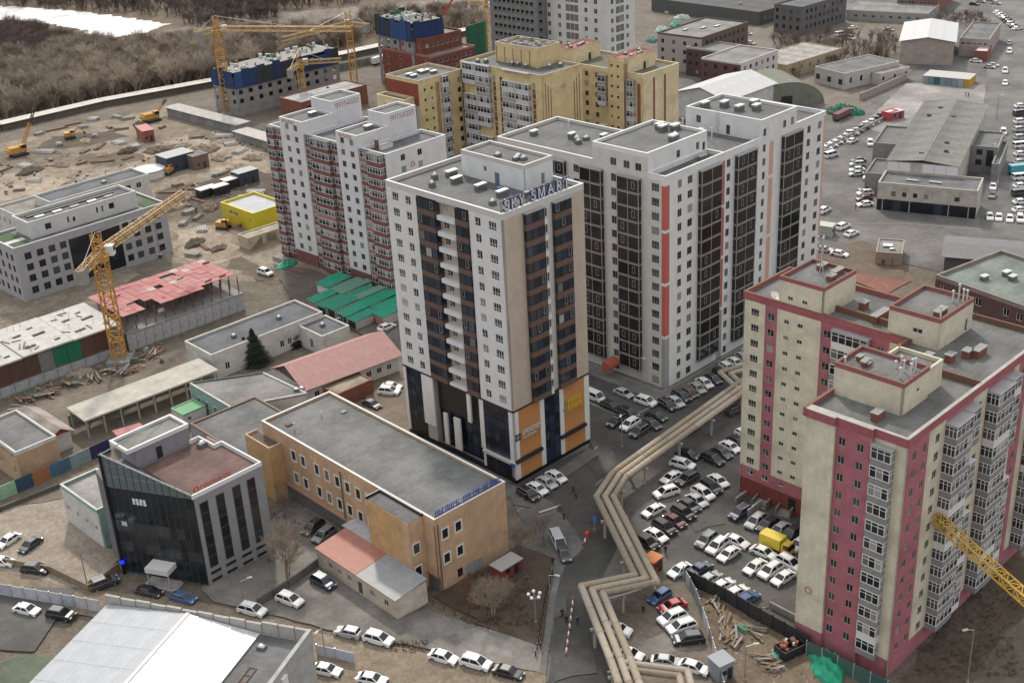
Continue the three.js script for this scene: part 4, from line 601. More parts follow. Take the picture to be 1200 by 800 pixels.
// ---- big hall with white metal roof at the lower left
{
  const h = 12, c1 = at(97, 800, h), c2 = at(123, 694, h), c3 = at(365, 738, h);
  const bx = c3.clone().sub(c2), th = Math.atan2(-bx.z, bx.x), W = bx.length(), T = thing('sports_hall', 'large hall with shallow white metal roof and crenellated parapet', 'hall', c2.x, c2.z, th);
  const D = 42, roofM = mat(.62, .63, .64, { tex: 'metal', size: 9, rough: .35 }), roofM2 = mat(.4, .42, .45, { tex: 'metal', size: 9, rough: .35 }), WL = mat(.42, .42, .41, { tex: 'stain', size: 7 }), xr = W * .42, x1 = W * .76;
  box(T, 'wall', WL, 0, W, .02, h - 2.2, .3, D);
  const sl = (x0, x1, y0, y1, m) => { const n = 10, L = Math.hypot(x1 - x0, y1 - y0); for (let k = 0; k < n; k++) { const p = part(T, 'roof_sheet', boxG(0, L, -.08, 0, .02, D / n - .02), m, x0, y0, .5 + k * D / n); p.rotation.z = Math.atan2(y1 - y0, x1 - x0); } };
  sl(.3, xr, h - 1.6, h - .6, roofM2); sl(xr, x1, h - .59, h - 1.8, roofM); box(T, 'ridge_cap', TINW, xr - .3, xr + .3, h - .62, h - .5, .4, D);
  for (let i = 0; i < 13; i++) box(T, 'parapet', CONCL, i * W / 13 + (i ? .1 : 0), (i + 1) * W / 13 - .1, h - 2.2, h - (i > 9 ? 0 : .25 + (i % 2) * .12), -.05, .32);
  box(T, 'roof', ROOFG, x1 + .05, W - .6, h - 2.6, h - 2.1, .35, D); box(T, 'parapet', WL, W - .6, W, h - 2.21, h + .1, -.05, D); box(T, 'parapet', WL, x1 + 1.5, W - .61, h - 2, h - .9, 17, 17.6); 
  box(T, 'frame', mat(.65, .65, .64), W, W + .35, 3, 5, 8, D); for (let k = 0; k < 4; k++) { box(T, 'pilaster', mat(.65, .65, .64), W + .001, W + .4, 5.01, h - 1, 8 + k * 8, 9.2 + k * 8); fpart(T, 'window', boxG(0, 5.6, 0, 5, 0, .08), pick(GLB), faceE(W, 0), -15.4 - k * 8, 5.5, .01); }
  part(T, 'ladder', bars([[0, .12, 0, .1, 0, 5], [1, 1.12, 0, .1, 0, 5], ...[0, 1, 2, 3].map(k => [.12, 1, 0, .08, k * 1.5, k * 1.5 + .1])]), RUST, x1 + 2, h - 2, 7); roofVent(T, x1 + 1.6, h - 2.1, 3, 1.2, 1, .8);
}
// ---- sheds and yards between
const smallB = [
  { name: 'school_wing', label: 'long cream single-storey building with grey flat roof beside two dark spruces', front: [246.8, 415.8], left: [214, 400], right: [375, 364], h: 6, th: 42.5, wall: OFFW, roof: ROOFD, d: .5, wr: [{ us: [3.5, 17.5, 19.5, 33], ys: [2.2], w: 1.1, h: 1.6 }], vents: [[.3, .45, 1, 1, 1.1], [.72, .5, 1, 1, 1.1]] },
  { name: 'school_wing', label: 'small cream flat-roofed wing touching the pink tin roof', front: [377, 394], left: [347, 382], right: [408.7, 381], h: 5, th: 42.5, wall: OFFW, roof: ROOFD, d: .4, vents: [[.5, .55, 1, 1, 1.2]], wl: [{ n: 1, ys: [2], w: 1.2, h: 2.2 }] },
  { name: 'workshop', label: 'low building with ribbed grey roof and brown edge behind the orange building', front: [285, 535], left: [212, 500], right: [345, 490], h: 6, th: 42, wall: CONC, par: mat(.2, .13, .1), roof: ROOFG, d: .3 },
  { name: 'booth', label: 'small white booth with bright green roof', cat: 'booth', front: [213.7, 486], left: [200, 478], right: [238.5, 473.7], base: [214.5, 502], th: 44, wall: OFFW, par: mat(.16, .34, .19), roof: mat(.2, .4, .22, { tex: 'metal', size: 4 }), d: .15, wr: [{ us: [1.4], ys: [1.6], w: .9, h: .8 }] },
  { name: 'clinic', label: 'white and teal flat-roofed building beside the dark glass office', front: [112.5, 597.5], left: [72, 566], right: [158, 578], base: [128, 642], th: 44, wall: OFFW, wallR: TEAL, par: TEAL, cap: OFFW, roof: mat(.33, .32, .3, { tex: 'roof', size: 8 }), d: .6, wl: [{ n: 4, ys: [3.6], w: .9, h: .9 }] },
  { name: 'clinic', label: 'tan building with grey roof standing against the painted fence', front: [17, 530], A: 8, B: 16, base: [19, 573], th: 44, wall: TAN, par: OFFW, roof: ROOFG, d: .5, wl: [{ n: 3, ys: [3, 6], w: 1.1, h: 1.4 }] },
  { name: 'garage', label: 'brick lean-to with beige roof below the pink tin roof', cat: 'garage', front: [395, 462], left: [382, 452], right: [436, 444], h: 3.4, th: 42, wall: BRICK, roof: mat(.34, .28, .22, { tex: 'roof', size: 6 }), d: .2 },
  { name: 'yellow_shop', label: 'bright yellow low building with pale grey roof', front: [296, 250], left: [260, 236], right: [345, 240], base: [296, 272], th: 44, wall: YELB, roof: mat(.5, .51, .53, { tex: 'metal', size: 10 }), d: .7, cap: YELB, wl: [{ us: [4.5, 6, 7.5], ys: [3.4], w: 1.3, h: 1 }, { n: 2, ys: [3], w: .8, h: 1 }] },
  { name: 'site_office', label: 'small beige building with three brick-red door openings', front: [290, 279], left: [279, 274], right: [329, 262], base: [292, 294], th: 42, wall: mat(.52, .44, .33, { tex: 'stain', size: 5 }), roof: mat(.38, .34, .27, { tex: 'roof', size: 5 }), d: .25, wr: [{ us: [5, 9.5, 13.5], ys: [2], w: 1.4, h: 2.4 }], frame: BRICK },
  { name: 'brick_apartments', label: 'maroon and white three-storey apartment house with a small roof turret', front: [868, 74], left: [832, 64], right: [928, 60], h: 12, th: 46, wall: mat(.5, .46, .44), wallL: mat(.13, .065, .06, { tex: 'wall', size: 6 }), roof: ROOFL, d: .5, wl: [{ n: 4, ys: [9.6, 6.4, 3.2], w: 1.4, h: 1.5 }], wr: [{ n: 6, ys: [9.6, 6.4, 3.2], w: 1.3, h: 1.5 }], frame: FRAMED },
  { name: 'brick_apartments', label: 'long dark brown apartment house with skylights on its grey roof', front: [822, 44], left: [782, 34], right: [866, 24], h: 14, th: 47, wall: mat(.12, .085, .075, { tex: 'wall', size: 6 }), wallL: mat(.36, .32, .3), roof: ROOFL, d: .5, wl: [{ n: 4, ys: [11, 7.6, 4.2], w: 1.3, h: 1.5 }], wr: [{ n: 9, ys: [11.4, 8, 4.6], w: 1.3, h: 1.5 }], frame: FRAMED, vents: [[.5, .5, 3, 1, .6], [.65, .35, 3, 1, .6], [.3, .7, 2, 1, .6]] },
  { name: 'brick_apartments', label: 'dark brown corner house in front of the long brown apartment house', front: [846, 60], left: [800, 56], right: [870, 52], h: 11, th: 47, wall: mat(.36, .32, .3), wallL: mat(.1, .06, .055, { tex: 'wall', size: 6 }), roof: ROOFL, d: .5, wl: [{ n: 5, ys: [8.4, 5, 2], w: 1.3, h: 1.4 }], wr: [{ n: 3, ys: [8.4, 5, 2], w: 1.2, h: 1.4 }], frame: FRAMED },
  { name: 'brown_apartments', label: 'maroon brick apartment building with pale green flat roof', front: [1240, 372], left: [1112, 316], right: [1290, 330], h: 17, th: 33, wall: mat(.13, .07, .065, { tex: 'wall', size: 5 }), par: mat(.3, .25, .22, { tex: 'stain', size: 5 }), roof: mat(.2, .235, .2, { tex: 'roof', size: 9 }), d: .7, wl: [{ us: [2, 7.5, 10.5, 17, 20, 26, 29], ys: [14.4, 11.4, 8.4, 5.4], w: 1.4, h: 1.6 }], vents: [[.3, .75, 1.6, 1.2, 1.3], [.5, .62, 1.6, 1.2, 1.3], [.55, .7, 1.6, 1.2, 1.3]] },
  { name: 'transformer_house', label: 'small beige service building with two roof hatches', front: [1058, 297], left: [1028, 290], right: [1062, 281], base: [1057, 312], th: 70, wall: mat(.33, .28, .22, { tex: 'stain', size: 4 }), roof: ROOFL, d: .25, vents: [[.5, .6, 1.6, 2.4, .6], [.3, .4, 1.2, 1.6, .6]] },
  { name: 'white_house', label: 'white two-storey industrial house with dark doorway and grey roof', front: [990, 86], left: [944, 80], right: [1030, 66], h: 6, th: 30, wall: mat(.5, .48, .45, { tex: 'stain', size: 5 }), roof: ROOFG, d: .3, wl: [{ n: 3, ys: [2.6], w: 2, h: 2 }], wr: [{ n: 5, ys: [3], w: 1.2, h: 2 }], frame: FRAMED },
  { name: 'white_house', label: 'small white house with rusty brown roof', front: [1032, 86], left: [1012, 80], right: [1058, 76], h: 4.5, th: 30, wall: mat(.52, .49, .45, { tex: 'stain', size: 5 }), roof: mat(.3, .23, .19, { tex: 'roof', size: 5 }), d: .2, wr: [{ n: 3, ys: [2.4], w: 1, h: 1.4 }], frame: FRAMED },
  { name: 'factory', label: 'low pink-walled factory annex joined to the white-roofed warehouse', front: [1160, 46], left: [1124, 46], right: [1166, 26], h: 7, th: 62, wall: mat(.42, .34, .31, { tex: 'stain', size: 5 }), roof: ROOFG, d: .5, wl: [{ n: 5, ys: [5], w: 1.4, h: 1 }] },
  { name: 'brick_shed', label: 'small brick shed with white roof in front of the factory annex', front: [1158, 60], left: [1143, 59], right: [1162, 53], h: 4, th: 62, wall: BRICK, roof: mat(.55, .5, .48), d: .2 },
  { name: 'far_building', label: 'dark grey office building with arched windows and white canopy', front: [940, 8], left: [915, 2], right: [985, -8], h: 12, th: 42, wall: mat(.13, .125, .125, { tex: 'wall', size: 6 }), roof: ROOFD, wl: [{ n: 4, ys: [6.5, 9.5, 3], w: 1.5, h: 1.7 }], wr: [{ n: 9, ys: [6.5, 9.5, 3], w: 1.5, h: 1.7 }], frame: FRAMED },
  { name: 'far_building', label: 'low red brick hall with grey lean-to at the back street', front: [1100, -4], left: [1042, 2], right: [1120, -20], h: 8, th: 60, wall: mat(.25, .1, .08, { tex: 'wall', size: 6 }), roof: ROOFG, wl: [{ n: 9, ys: [5], w: 1.6, h: 1.4 }] },
  { name: 'far_building', label: 'low grey lean-to warehouse under the red brick hall', front: [1088, 16], left: [980, 20], right: [1092, 4], h: 4.5, th: 60, wall: mat(.33, .32, .31, { tex: 'wall', size: 6 }), roof: ROOFL, d: .2, wl: [{ n: 8, ys: [2.2], w: 1.6, h: 1.2 }] },
  { name: 'far_building', label: 'long dark roofed market hall behind the brown apartments', front: [890, 14], left: [745, 2], right: [935, -4], h: 6, th: 42, wall: mat(.1, .1, .1, { tex: 'wall', size: 6 }), roof: mat(.09, .09, .095, { tex: 'roof', size: 9 }), d: .4, wr: [{ n: 10, ys: [3], w: 1.6, h: 1.6 }], vents: [[.3, .3], [.6, .5], [.8, .7]] },
  { name: 'far_building', label: 'beige low house with ribbed roof among the bare trees', front: [922, 76], left: [870, 70], right: [962, 52], h: 5.5, th: 40, wall: mat(.42, .33, .22, { tex: 'stain', size: 5 }), roof: mat(.4, .37, .34, { tex: 'roof', size: 7 }), d: .2, wr: [{ n: 6, ys: [3], w: 1.2, h: 1.4 }] },
  { name: 'red_office', label: 'red-brown office building with white roof letters beyond the yellow block', front: [494, 46], left: [472, 40], right: [538, 34], h: 20, th: 44, wall: mat(.22, .065, .045, { tex: 'stain', size: 8 }), roof: ROOFL, d: .6, wl: [{ n: 2, ys: [17, 14, 11], w: 1, h: 1.2 }], wr: [{ n: 7, ys: [17, 13.5, 10, 6.5], w: 1.6, h: 1.4 }] },
  { name: 'red_office', label: 'lower red-brown wing with white letters on its parapet', front: [506, 66], left: [460, 52], right: [552, 52], h: 14.5, th: 44, wall: mat(.22, .065, .045, { tex: 'stain', size: 8 }), par: mat(.3, .13, .11), roof: ROOFL, d: .6, wl: [{ n: 4, ys: [12, 9, 6], w: 1.4, h: 1.4 }], wr: [{ n: 8, ys: [12, 9, 6], w: 1.6, h: 1.4 }] },
  { name: 'apartment_tower', label: 'tall pale apartment tower with white window bays behind the yellow block', g: [713, 128], A: 15, B: 37, h: 62, th: 44, wall: mat(.6, .59, .56, { tex: 'wall', size: 12 }), roof: ROOFG, wl: [{ us: [2, 4, 6, 19, 21, 23], ys: rows(59, 3.2, 18), w: 1.9, h: 2.5, style: 4 }, { us: [10, 15, 27.5, 32], ys: rows(59, 3.2, 18), w: 1.5, h: 1.7 }], wr: [{ us: [3, 11], ys: rows(59, 3.2, 18), w: 1.4, h: 1.7 }, { us: [5.9, 8.1], ys: rows(59, 3.2, 18), w: 2.1, h: 2.5, style: 4 }] },
  { name: 'construction_shell', label: 'bare dark concrete apartment shell with empty window holes', g: [634, 118], A: 14, B: 24, h: 56, th: 44, wall: mat(.2, .2, .205, { tex: 'stain', size: 6 }), roof: CONC, frame: CONC, open: true, wl: [{ n: 9, ys: rows(52, 3, 15), w: 1.7, h: 1.7, style: 0 }], wr: [{ n: 3, ys: rows(52, 3, 15), w: 1.7, h: 1.7, style: 0 }] },
];
const LB = smallB.map(o => lowB(o));
// workshop on a skewed plan: one wall and one parapet piece for each side
{
  const h = 5.5, P = [[270, 477], [360, 460], [308, 435.5], [221, 448]].map(p => at(p[0], p[1], h)), O = P[0].clone(), T = thing('workshop', 'workshop with wide grey roof and pale teal side wall', 'building', O.x, O.z);
  const Q = P.map(p => p.clone().sub(O)), sh = () => new THREE.Shape(Q.map(p => new THREE.Vector2(p.x, -p.z))), ex = (d, y, m, n) => { const g = new THREE.ExtrudeGeometry(sh(), { depth: d, bevelEnabled: false }); g.rotateX(-PI / 2); metricUV(g); part(T, n, g, m, 0, y, 0); };
  ex(.2, h - .5, ROOFL, 'roof');
  Q.forEach((a, i) => { const b = Q[(i + 1) % 4], d = b.clone().sub(a), L = d.length(), r = Math.atan2(-d.z, d.x), m = i === 3 ? TEAL : OFFW; part(T, 'wall', boxG(0, L, .02, h - .3, -.3, 0), m, a.x, 0, a.z, r); part(T, 'parapet', boxG(-.05, L + .05, h - .29, h, -.3, .05), i > 1 && i < 3 ? ROOFG : OFFW, a.x, 0, a.z, r); if (i === 3) for (let k = 0; k < 4; k++) { const w = part(T, 'window', frameG(1.2, 1.5, 22), FRAMEW, a.x + d.x * (.2 + k * .2) , 2.6, a.z + d.z * (.2 + k * .2), r); part(w, 'pane', boxG(-.55, .55, -.7, .7, .0, .05), pick(GLASS)); } });
  roofVent(T, 12, h - .3, -6, 1.1, 1, .9); roofVent(T, 13, h - .3, -6.3, 1.1, 1, .9);
}
// pitched roofs
gable({ name: 'tin_roof_house', label: 'long house with faded pink tin gable roof', front: [356.7, 456], left: [304, 436], right: [456, 408], h: 4.2, th: 37, ridge: 'x', rise: 3, wall: OFFW, roof: TINP, gableMat: mat(.1, .08, .07), nR: 8, ys: [2.2] });
gable({ name: 'hall', label: 'broad warehouse with white tent-like roof behind the white block', front: [852, 118], left: [800, 104], right: [905, 96], h: 9, th: 44, ridge: 'x', rise: 3, wall: OFFW, roof: TINW });
gable({ name: 'warehouse', label: 'large beige warehouse with bright white pitched roof', front: [1120, 49], left: [1056, 46], right: [1126, 27], base: [1117, 77], th: 70, ridge: 'x', rise: 1.6, wall: mat(.38, .33, .29, { tex: 'stain', size: 8 }), roof: TINW });
gable({ name: 'shed', label: 'white shed with red fascia and shallow grey roof', cat: 'shed', front: [56, 515], left: [-6, 498], right: [74, 497], h: 4, th: 44, ridge: 'z', rise: 1.4, wall: OFFW, roof: mat(.38, .33, .3, { tex: 'roof', size: 7 }), gableMat: mat(.35, .05, .06) });
gable({ name: 'shed', label: 'little brick shed with faded pink roof beside the carport', cat: 'shed', front: [145, 520], left: [130, 506], right: [172, 512], h: 3, th: 30, ridge: 'x', rise: .6, wall: mat(.28, .2, .16, { tex: 'stain', size: 3 }), roof: mat(.45, .2, .2, { tex: 'roof', size: 4 }) });
gable({ name: 'grey_warehouse', label: 'long grey shed with plain metal roof beside the maroon building', front: [1106, 300], left: [1103, 276], right: [1230, 318], h: 6.5, th: -22, ridge: 'x', rise: .8, wall: mat(.09, .09, .09), roof: mat(.16, .16, .16, { tex: 'metal', size: 9, rough: .7 }) });
{ // quonset hut
  const C = at(922, 126), T = thing('quonset_hut', 'grey-green round-arched metal hangar behind the white block', 'hangar', C.x, C.z, 12 * RAD), g = new THREE.CylinderGeometry(14, 14, 22, 30, 1, false, -PI / 2, PI).rotateX(-PI / 2).scale(1, .62, 1).translate(0, 0, -11); metricUV(g);
  part(T, 'arched_roof', g, mat(.2, .205, .165, { tex: 'stain', size: 8, side: 1 })); for (let i = 0; i < 9; i++) part(T, 'rib', new THREE.TorusGeometry(14.05, .09, 4, 28, PI).scale(1, .62, 1), mat(.24, .24, .2), 0, 0, -i * 2.7 - .1); part(T, 'door', boxG(-2, 2, 0, 4, 0, .08), M_DARK, 0, .02, .01); }
// carport with long slab roof on posts
{
  const f = frameOf({ front: [98.4, 493.4], left: [76, 478], right: [246.7, 428], h: 4.6, th: 41 }), T = thing('carport', 'long open carport with pale concrete slab roof on posts', 'carport', f.C.x, f.C.z, f.th);
  box(T, 'roof', mat(.46, .43, .37, { tex: 'stain', size: 9 }), 0, f.A, 4.3, 4.65, -f.B, 0); for (let i = 0; i < 9; i++) for (const z of [-.6, -f.B + .4]) box(T, 'post', CONCL, .3 + i * (f.A - .8) / 8, .6 + i * (f.A - .8) / 8, .02, 4.3, z, z + .3); box(T, 'back_wall', CONC, 0, f.A, .02, 2.6, -f.B - .5, -f.B - .3);
}
// ---------------------------------------------------------------- left office with curtain wall
{
  const T = thing('office_building', 'grey office with white penthouse, green roof corners and dark curtain wall', 'building', -119.2, -292, 44.1 * RAD), A = 42, B = 14.5, h = 14.2, L = faceL(), R = faceR(), W = mat(.37, .37, .385, { tex: 'wall', size: 9 }), WW = mat(.6, .59, .57, { tex: 'wall', size: 9 }), GR = mat(.06, .13, .04, { tex: 'dirt', size: 4 });
  const ys = [11.3, 8.4, 5.5, 2.4], us = [3.2, 6.4, 9.5, 12.5, 29.8, 32.7, 36, 39.1]; box(T, 'core', CORE, .31, A - .31, .02, h - 1, -B + .31, -.31);
  winWall(T, R, 0, 14, .02, h - .8, W, grid(us.filter(u => u < 14), ys, 1.75, 1.8, 22), { frame: FRAMED, curtP: 0 }); winWall(T, R, 28.2, A, .02, h - .8, W, grid(us.filter(u => u > 28), ys, 1.75, 1.8, 22), { frame: FRAMED, curtP: 0 }); wall(T, R, 14, 28.2, 12.2, h - .8, W); wall(T, R, 14, 28.2, .02, .7, CONC);
  for (let i = 0; i < 8; i++) for (let j = 0; j < 5; j++) fpart(T, 'pane', boxG(.03, 14.2 / 8 - .03, .03, 2.27, -.2, -.12), pick([GLASS[0], GLASS[1], GLASS[4]]), R, 14 + i * 14.2 / 8, .7 + j * 2.3, 0);
  winWall(T, L, -B, -.3, .02, h - .8, W, grid([-2, -4.6, -8, -11, -13.2], ys, 1.3, 1.7, 22), { frame: FRAMED, curtP: 0 }); box(T, 'wall', W, A - .3, A, .02, h - .8, -B, -.301); flatRoof(T, 0, A, -B, 0, h, { wall: W, capMat: WW, d: .6, roof: ROOFG, skirt: .2 });
  box(T, 'roof_lawn', GR, 1, 5.4, h - .6, h - .45, -4.5, -.8); box(T, 'roof_lawn', GR, 1, 5.4, h - .6, h - .45, -13, -7.5); box(T, 'roof_lawn', GR, 37.4, 41.2, h - .6, h - .45, -7, -.8); box(T, 'roof_path', WW, .8, 5.6, h - .59, h - .4, -7, -5);
  box(T, 'penthouse_core', WW, 6.9, 36, h - .6, 17, -12.6, -4.3); winWall(T, faceR(6.5, -4), 0, 30, h - .59, 17, WW, [[5, 15.7, 1.6, 1.5, 0], [10.4, 15.8, .5, 1.5, 0], [12, 15.5, .7, 1.2, 0], [18.5, 16, .5, 1.5, 0], [20, 16, .5, 1.5, 0], [22.6, 16, 1.5, 1.5, 0]], { frame: FRAMED, name: 'penthouse_wall' }); flatRoof(T, 6.5, 36.5, -12.6, -4, 18, { wall: WW, d: .8, skirt: .2 }); box(T, 'roof_slot', M_BLACK, 9, 33, 17.21, 17.5, -11, -9.5);
  for (let i = 0; i < 5; i++) box(T, 'roof_unit', pick([CONCL, M_GALV, CONC]), 10 + i * 4.8, 12.4 + i * 4.8, 17.2, 17.8, -7.8, -6.6);
}
LB.push(lowB({ name: 'office_building', label: 'flat grey roof with white parapet behind the curtain wall office', front: [58, 236.8], left: [39.3, 228.3], right: [184, 207], h: 11, th: 44, wall: OFFW, roof: ROOFD, d: .6, wr: [{ n: 8, ys: [8.6], w: 1.6, h: 1.6 }], vents: [[.62, .5, 1.4, 1.2, 1]] }));
LB.push(lowB({ name: 'office_building', label: 'low beige extension at the far end of the curtain wall office', front: [17, 252], A: 18, B: 12, h: 9, th: 44, wall: OFFW, roof: mat(.27, .25, .22, { tex: 'roof', size: 6 }), wl: [{ n: 4, ys: [6], w: 1, h: 1.6 }] }));
// ---------------------------------------------------------------- slab building under construction
const WOODP = mat(.23, .18, .13, { tex: 'stain', size: 2 }), NETG = mat(.02, .16, .085, { tex: 'stain', size: 2, rough: .9 }), NETB = mat(.018, .045, .14, { tex: 'stain', size: 2, rough: .8 });
{
  const f = frameOf({ front: [143, 371], left: [98.4, 349], right: [277, 321.5], base: [150, 412], th: 42 }), { A, B, h } = f;
  const T = thing('construction_shell', 'half-built slab with red formwork deck and pale concrete floor', 'construction', f.C.x, f.C.z, f.th);
  const RM = [[.4, .13, .125], [.36, .11, .11], [.42, .16, .15]].map(c => mat(...c, { tex: 'stain', size: 3, rough: .7 })), gx = 16, gz = 8, hole = (i, j) => (i === 3 && j < 3) || (i === 4 && j < 2) || (i === 7 && j === 4) || (i > 8 && i < 11 && j === 6);
  for (let i = 0; i < gx; i++) for (let j = 0; j < gz; j++) { if (hole(i, j)) continue; const cut = i > 9 && j === 0; if (cut && rnd() < .5) continue; const w = A / gx, d = B / gz; part(T, 'formwork_panel', boxG(.03, w - .03, 0, .12, -d + .03, -.03), rnd() < .06 ? mat(.42, .33, .28) : pick(RM), i * w, h - .15 + rnd(-.06, .06), -j * d); if (rnd() < .1) part(T, 'formwork_beam', boxG(.1, w - .1, 0, .3, -.12, .12), RUST, i * w, h - .02, -j * d - d / 2); }
  for (let i = 0; i < 13; i++) for (let j = 0; j < 3; j++) { part(T, 'prop', boxG(-.1, .1, 0, 4, -.1, .1), RUST, .6 + i * (A - 1.2) / 12, h - 4.2, -.6 - j * 4); }
  part(T, 'lower_slab', boxG(0, A, 0, .3, -B, .3), CONC, 0, h - 4.5, 0); const lw = mat(.4, .4, .41, { tex: 'stain', size: 4 }); for (let i = 0; i < 14; i++) part(T, 'wall_panel', boxG(.04, A / 14 - .04, 0, h - 4.6, -.3, 0), lw, i * A / 14, .02, .2); box(T, 'core', CORE, .4, A - .4, .02, h - 4.6, -B, -.4); box(T, 'core', CONC, 1.5, A - 1.5, h - 4.2, h - .5, -B + 1, -11);
  // pale concrete floor further left
  const X0 = -46; for (let s = 0; s < 4; s++) { const x0 = X0 + s * 11.4, x1 = x0 + 11.2, y = h - 1.6 - (s % 2) * .15, sh = new THREE.Shape([[x0, 0], [x1, 0], [x1, B + 1], [x0, B + 1]].map(q => new THREE.Vector2(...q))); for (const [a, b, w, d] of [[2, 3, 2.6, 1.2], [6, 8, 3, 1.4], [8.4, 2.4, 1.4, 1], [2.5, 10.4, 2, 1.2], [6.6, 12.6, 1.5, .9]]) if (b + d < B) sh.holes.push(new THREE.Path([[x0 + a, b], [x0 + a, b + d], [x0 + a + w, b + d + .3], [x0 + a + w, b + .2]].map(q => new THREE.Vector2(...q)))); const g = new THREE.ExtrudeGeometry(sh, { depth: .35, bevelEnabled: false }); g.rotateX(-PI / 2); metricUV(g); part(T, 'floor_slab', g, mat(.52, .51, .48, { tex: 'stain', size: 7 }), 0, y, 0); for (let k = 0; k < 9; k++) part(T, 'rebar', boxG(-.03, .03, 0, 1.1, -.03, .03), RUST, rnd(x0 + .5, x1 - .5), y + .3, -rnd(.5, B)); for (let k = 0; k < 6; k++) part(T, 'timber', boxG(0, rnd(1, 3), 0, .15, 0, .3), WOODP, rnd(x0 + .5, x1 - 3), y + .36, -rnd(1, B - 1), rnd(3)); }
  box(T, 'core', CORE, X0 + .5, -.5, .02, h - 2, -B, -.8); const mats = [mat(.13, .06, .045, { tex: 'stain', size: 3 }), NETG, mat(.11, .055, .04, { tex: 'stain', size: 3 }), mat(.2, .19, .19, { tex: 'stain', size: 4 })]; for (let i = 0; i < 14; i++) { part(T, 'infill_wall', boxG(.06, 3.2, 0, h - 4.2, -.25, 0), pick(mats), X0 + .4 + i * 3.2, 2.2, -.4 + rnd(-.1, .1)); part(T, 'wall_panel', boxG(.05, 3.15, 0, 2, -.3, 0), lw, X0 + .4 + i * 3.2, .02, .2); }
}
// ---------------------------------------------------------------- lattice parts and cranes
function truss(a, b, w, m3 = false) { // square lattice beam from a to b
  const d = b.clone().sub(a), L = d.length(); d.normalize(); const s = Math.abs(d.y) > .9 ? V3(1, 0, 0) : V3(0, 1, 0).cross(d).normalize(), u = d.clone().cross(s).normalize(), l = [], h = w / 2, n = Math.max(3, Math.round(L / (w * 1.1)));
  const c = (t, i) => a.clone().addScaledVector(d, L * t).addScaledVector(s, (i === 0 || i === 3) ? -h : h).addScaledVector(u, i < 2 ? -h : h), q = Math.max(.09, w * .075);
  for (let i = 0; i < 4; i++) l.push(beamG(c(0, i), c(1, i), q * 1.5));
  for (let k = 0; k < n; k++) for (let i = 0; i < 4; i++) { const j = (i + 1) % 4; l.push(beamG(c(k / n, k % 2 ? i : j), c((k + 1) / n, k % 2 ? j : i), q)); l.push(beamG(c(k / n, i), c(k / n, j), q)); }
  return merge(l);
}
const CRY = mat(.52, .27, .06, { tex: 'stain', size: 3, rough: .6 }), CRY2 = mat(.5, .33, .14, { tex: 'stain', size: 3, rough: .6 });
function towerCrane(label, base, top, jibEnd, ctrEnd, w = 2.2) {
  const P = at(...base), H = heightAt(top[0], top[1], P), T = thing('tower_crane', label, 'crane', P.x, P.z), o = V3(0, H, 0);
  const loc = (p, dh) => at(p[0], p[1], H + dh).sub(P).setY(H + dh);
  part(T, 'mast', truss(V3(0, 0, 0), o, w), CRY); part(T, 'base', boxG(-w, w, 0, 1, -w, w), CONC, 0, 0, 0); part(T, 'slewing_ring', new THREE.CylinderGeometry(w * .75, w * .75, 1.2, 14), CRY, 0, H + .3, 0); part(T, 'tower_head', truss(V3(0, H + .9, 0), V3(0, H + 6, 0), w * .7), CRY);
  const je = loc(jibEnd, 1.5), ce = loc(ctrEnd, 1.5); part(T, 'jib', truss(V3(0, H + 1.6, 0), je, w * .62), CRY2); part(T, 'counter_jib', truss(V3(0, H + 1.4, 0), ce, w * .6), CRY2);
  const tip = V3(0, H + 6, 0); part(T, 'tie_rod', merge([tubeG(tip, je.clone().multiplyScalar(.6).setY(H + 2.2), .06, .06, 5), tubeG(tip, ce.clone().multiplyScalar(.85).setY(H + 2.2), .06, .06, 5)]), M_GALV);
  const d = ce.clone().setY(0).normalize(), cw = part(T, 'counterweight', boxG(-.9, .9, -2.2, .8, -1.1, 1.1), CONC, ce.x - d.x * 1.5, H + 1.2, ce.z - d.z * 1.5); cw.rotation.y = Math.atan2(d.x, d.z); const cab = part(T, 'cab', boxG(-.9, .9, 0, 2.2, -.9, .9), mat(.65, .65, .63), -d.x * 2.2 + d.z * 1.6, H + .2, -d.z * 2.2 - d.x * 1.6); part(cab, 'cab_window', boxG(-.92, .92, .9, 1.9, -.92, .5), GLB[0]);
  const jd = je.clone().multiplyScalar(.6); part(T, 'hook_line', merge([tubeG(V3(jd.x, H + .8, jd.z), V3(jd.x, H - 8, jd.z), .05, .05, 5), boxG(jd.x - .4, jd.x + .4, H - 9, H - 8, jd.z - .3, jd.z + .3)]), M_DARK);
  return T;
}
towerCrane('yellow tower crane with white cab standing against the pale concrete slab', [141, 424], [129, 302], [216, 226], [92, 322], 2.5);
towerCrane('yellow tower crane beside the concrete shell with blue tarpaulins', [268, 134], [258, 38], [412, 34], [228, 40], 2.6);
towerCrane('yellow tower crane rising behind the far end of the blue tarpaulins', [416, 104], [408, 32], [330, 46], [432, 30], 2.4);
towerCrane('short yellow crane in the courtyard of the concrete shell', [357, 126], [354, 78], [400, 70], [338, 84], 2.2);
towerCrane('orange tower crane mast beside the red-brown office', [575, 70], [570, 8], [640, -6], [540, 2], 2.4);
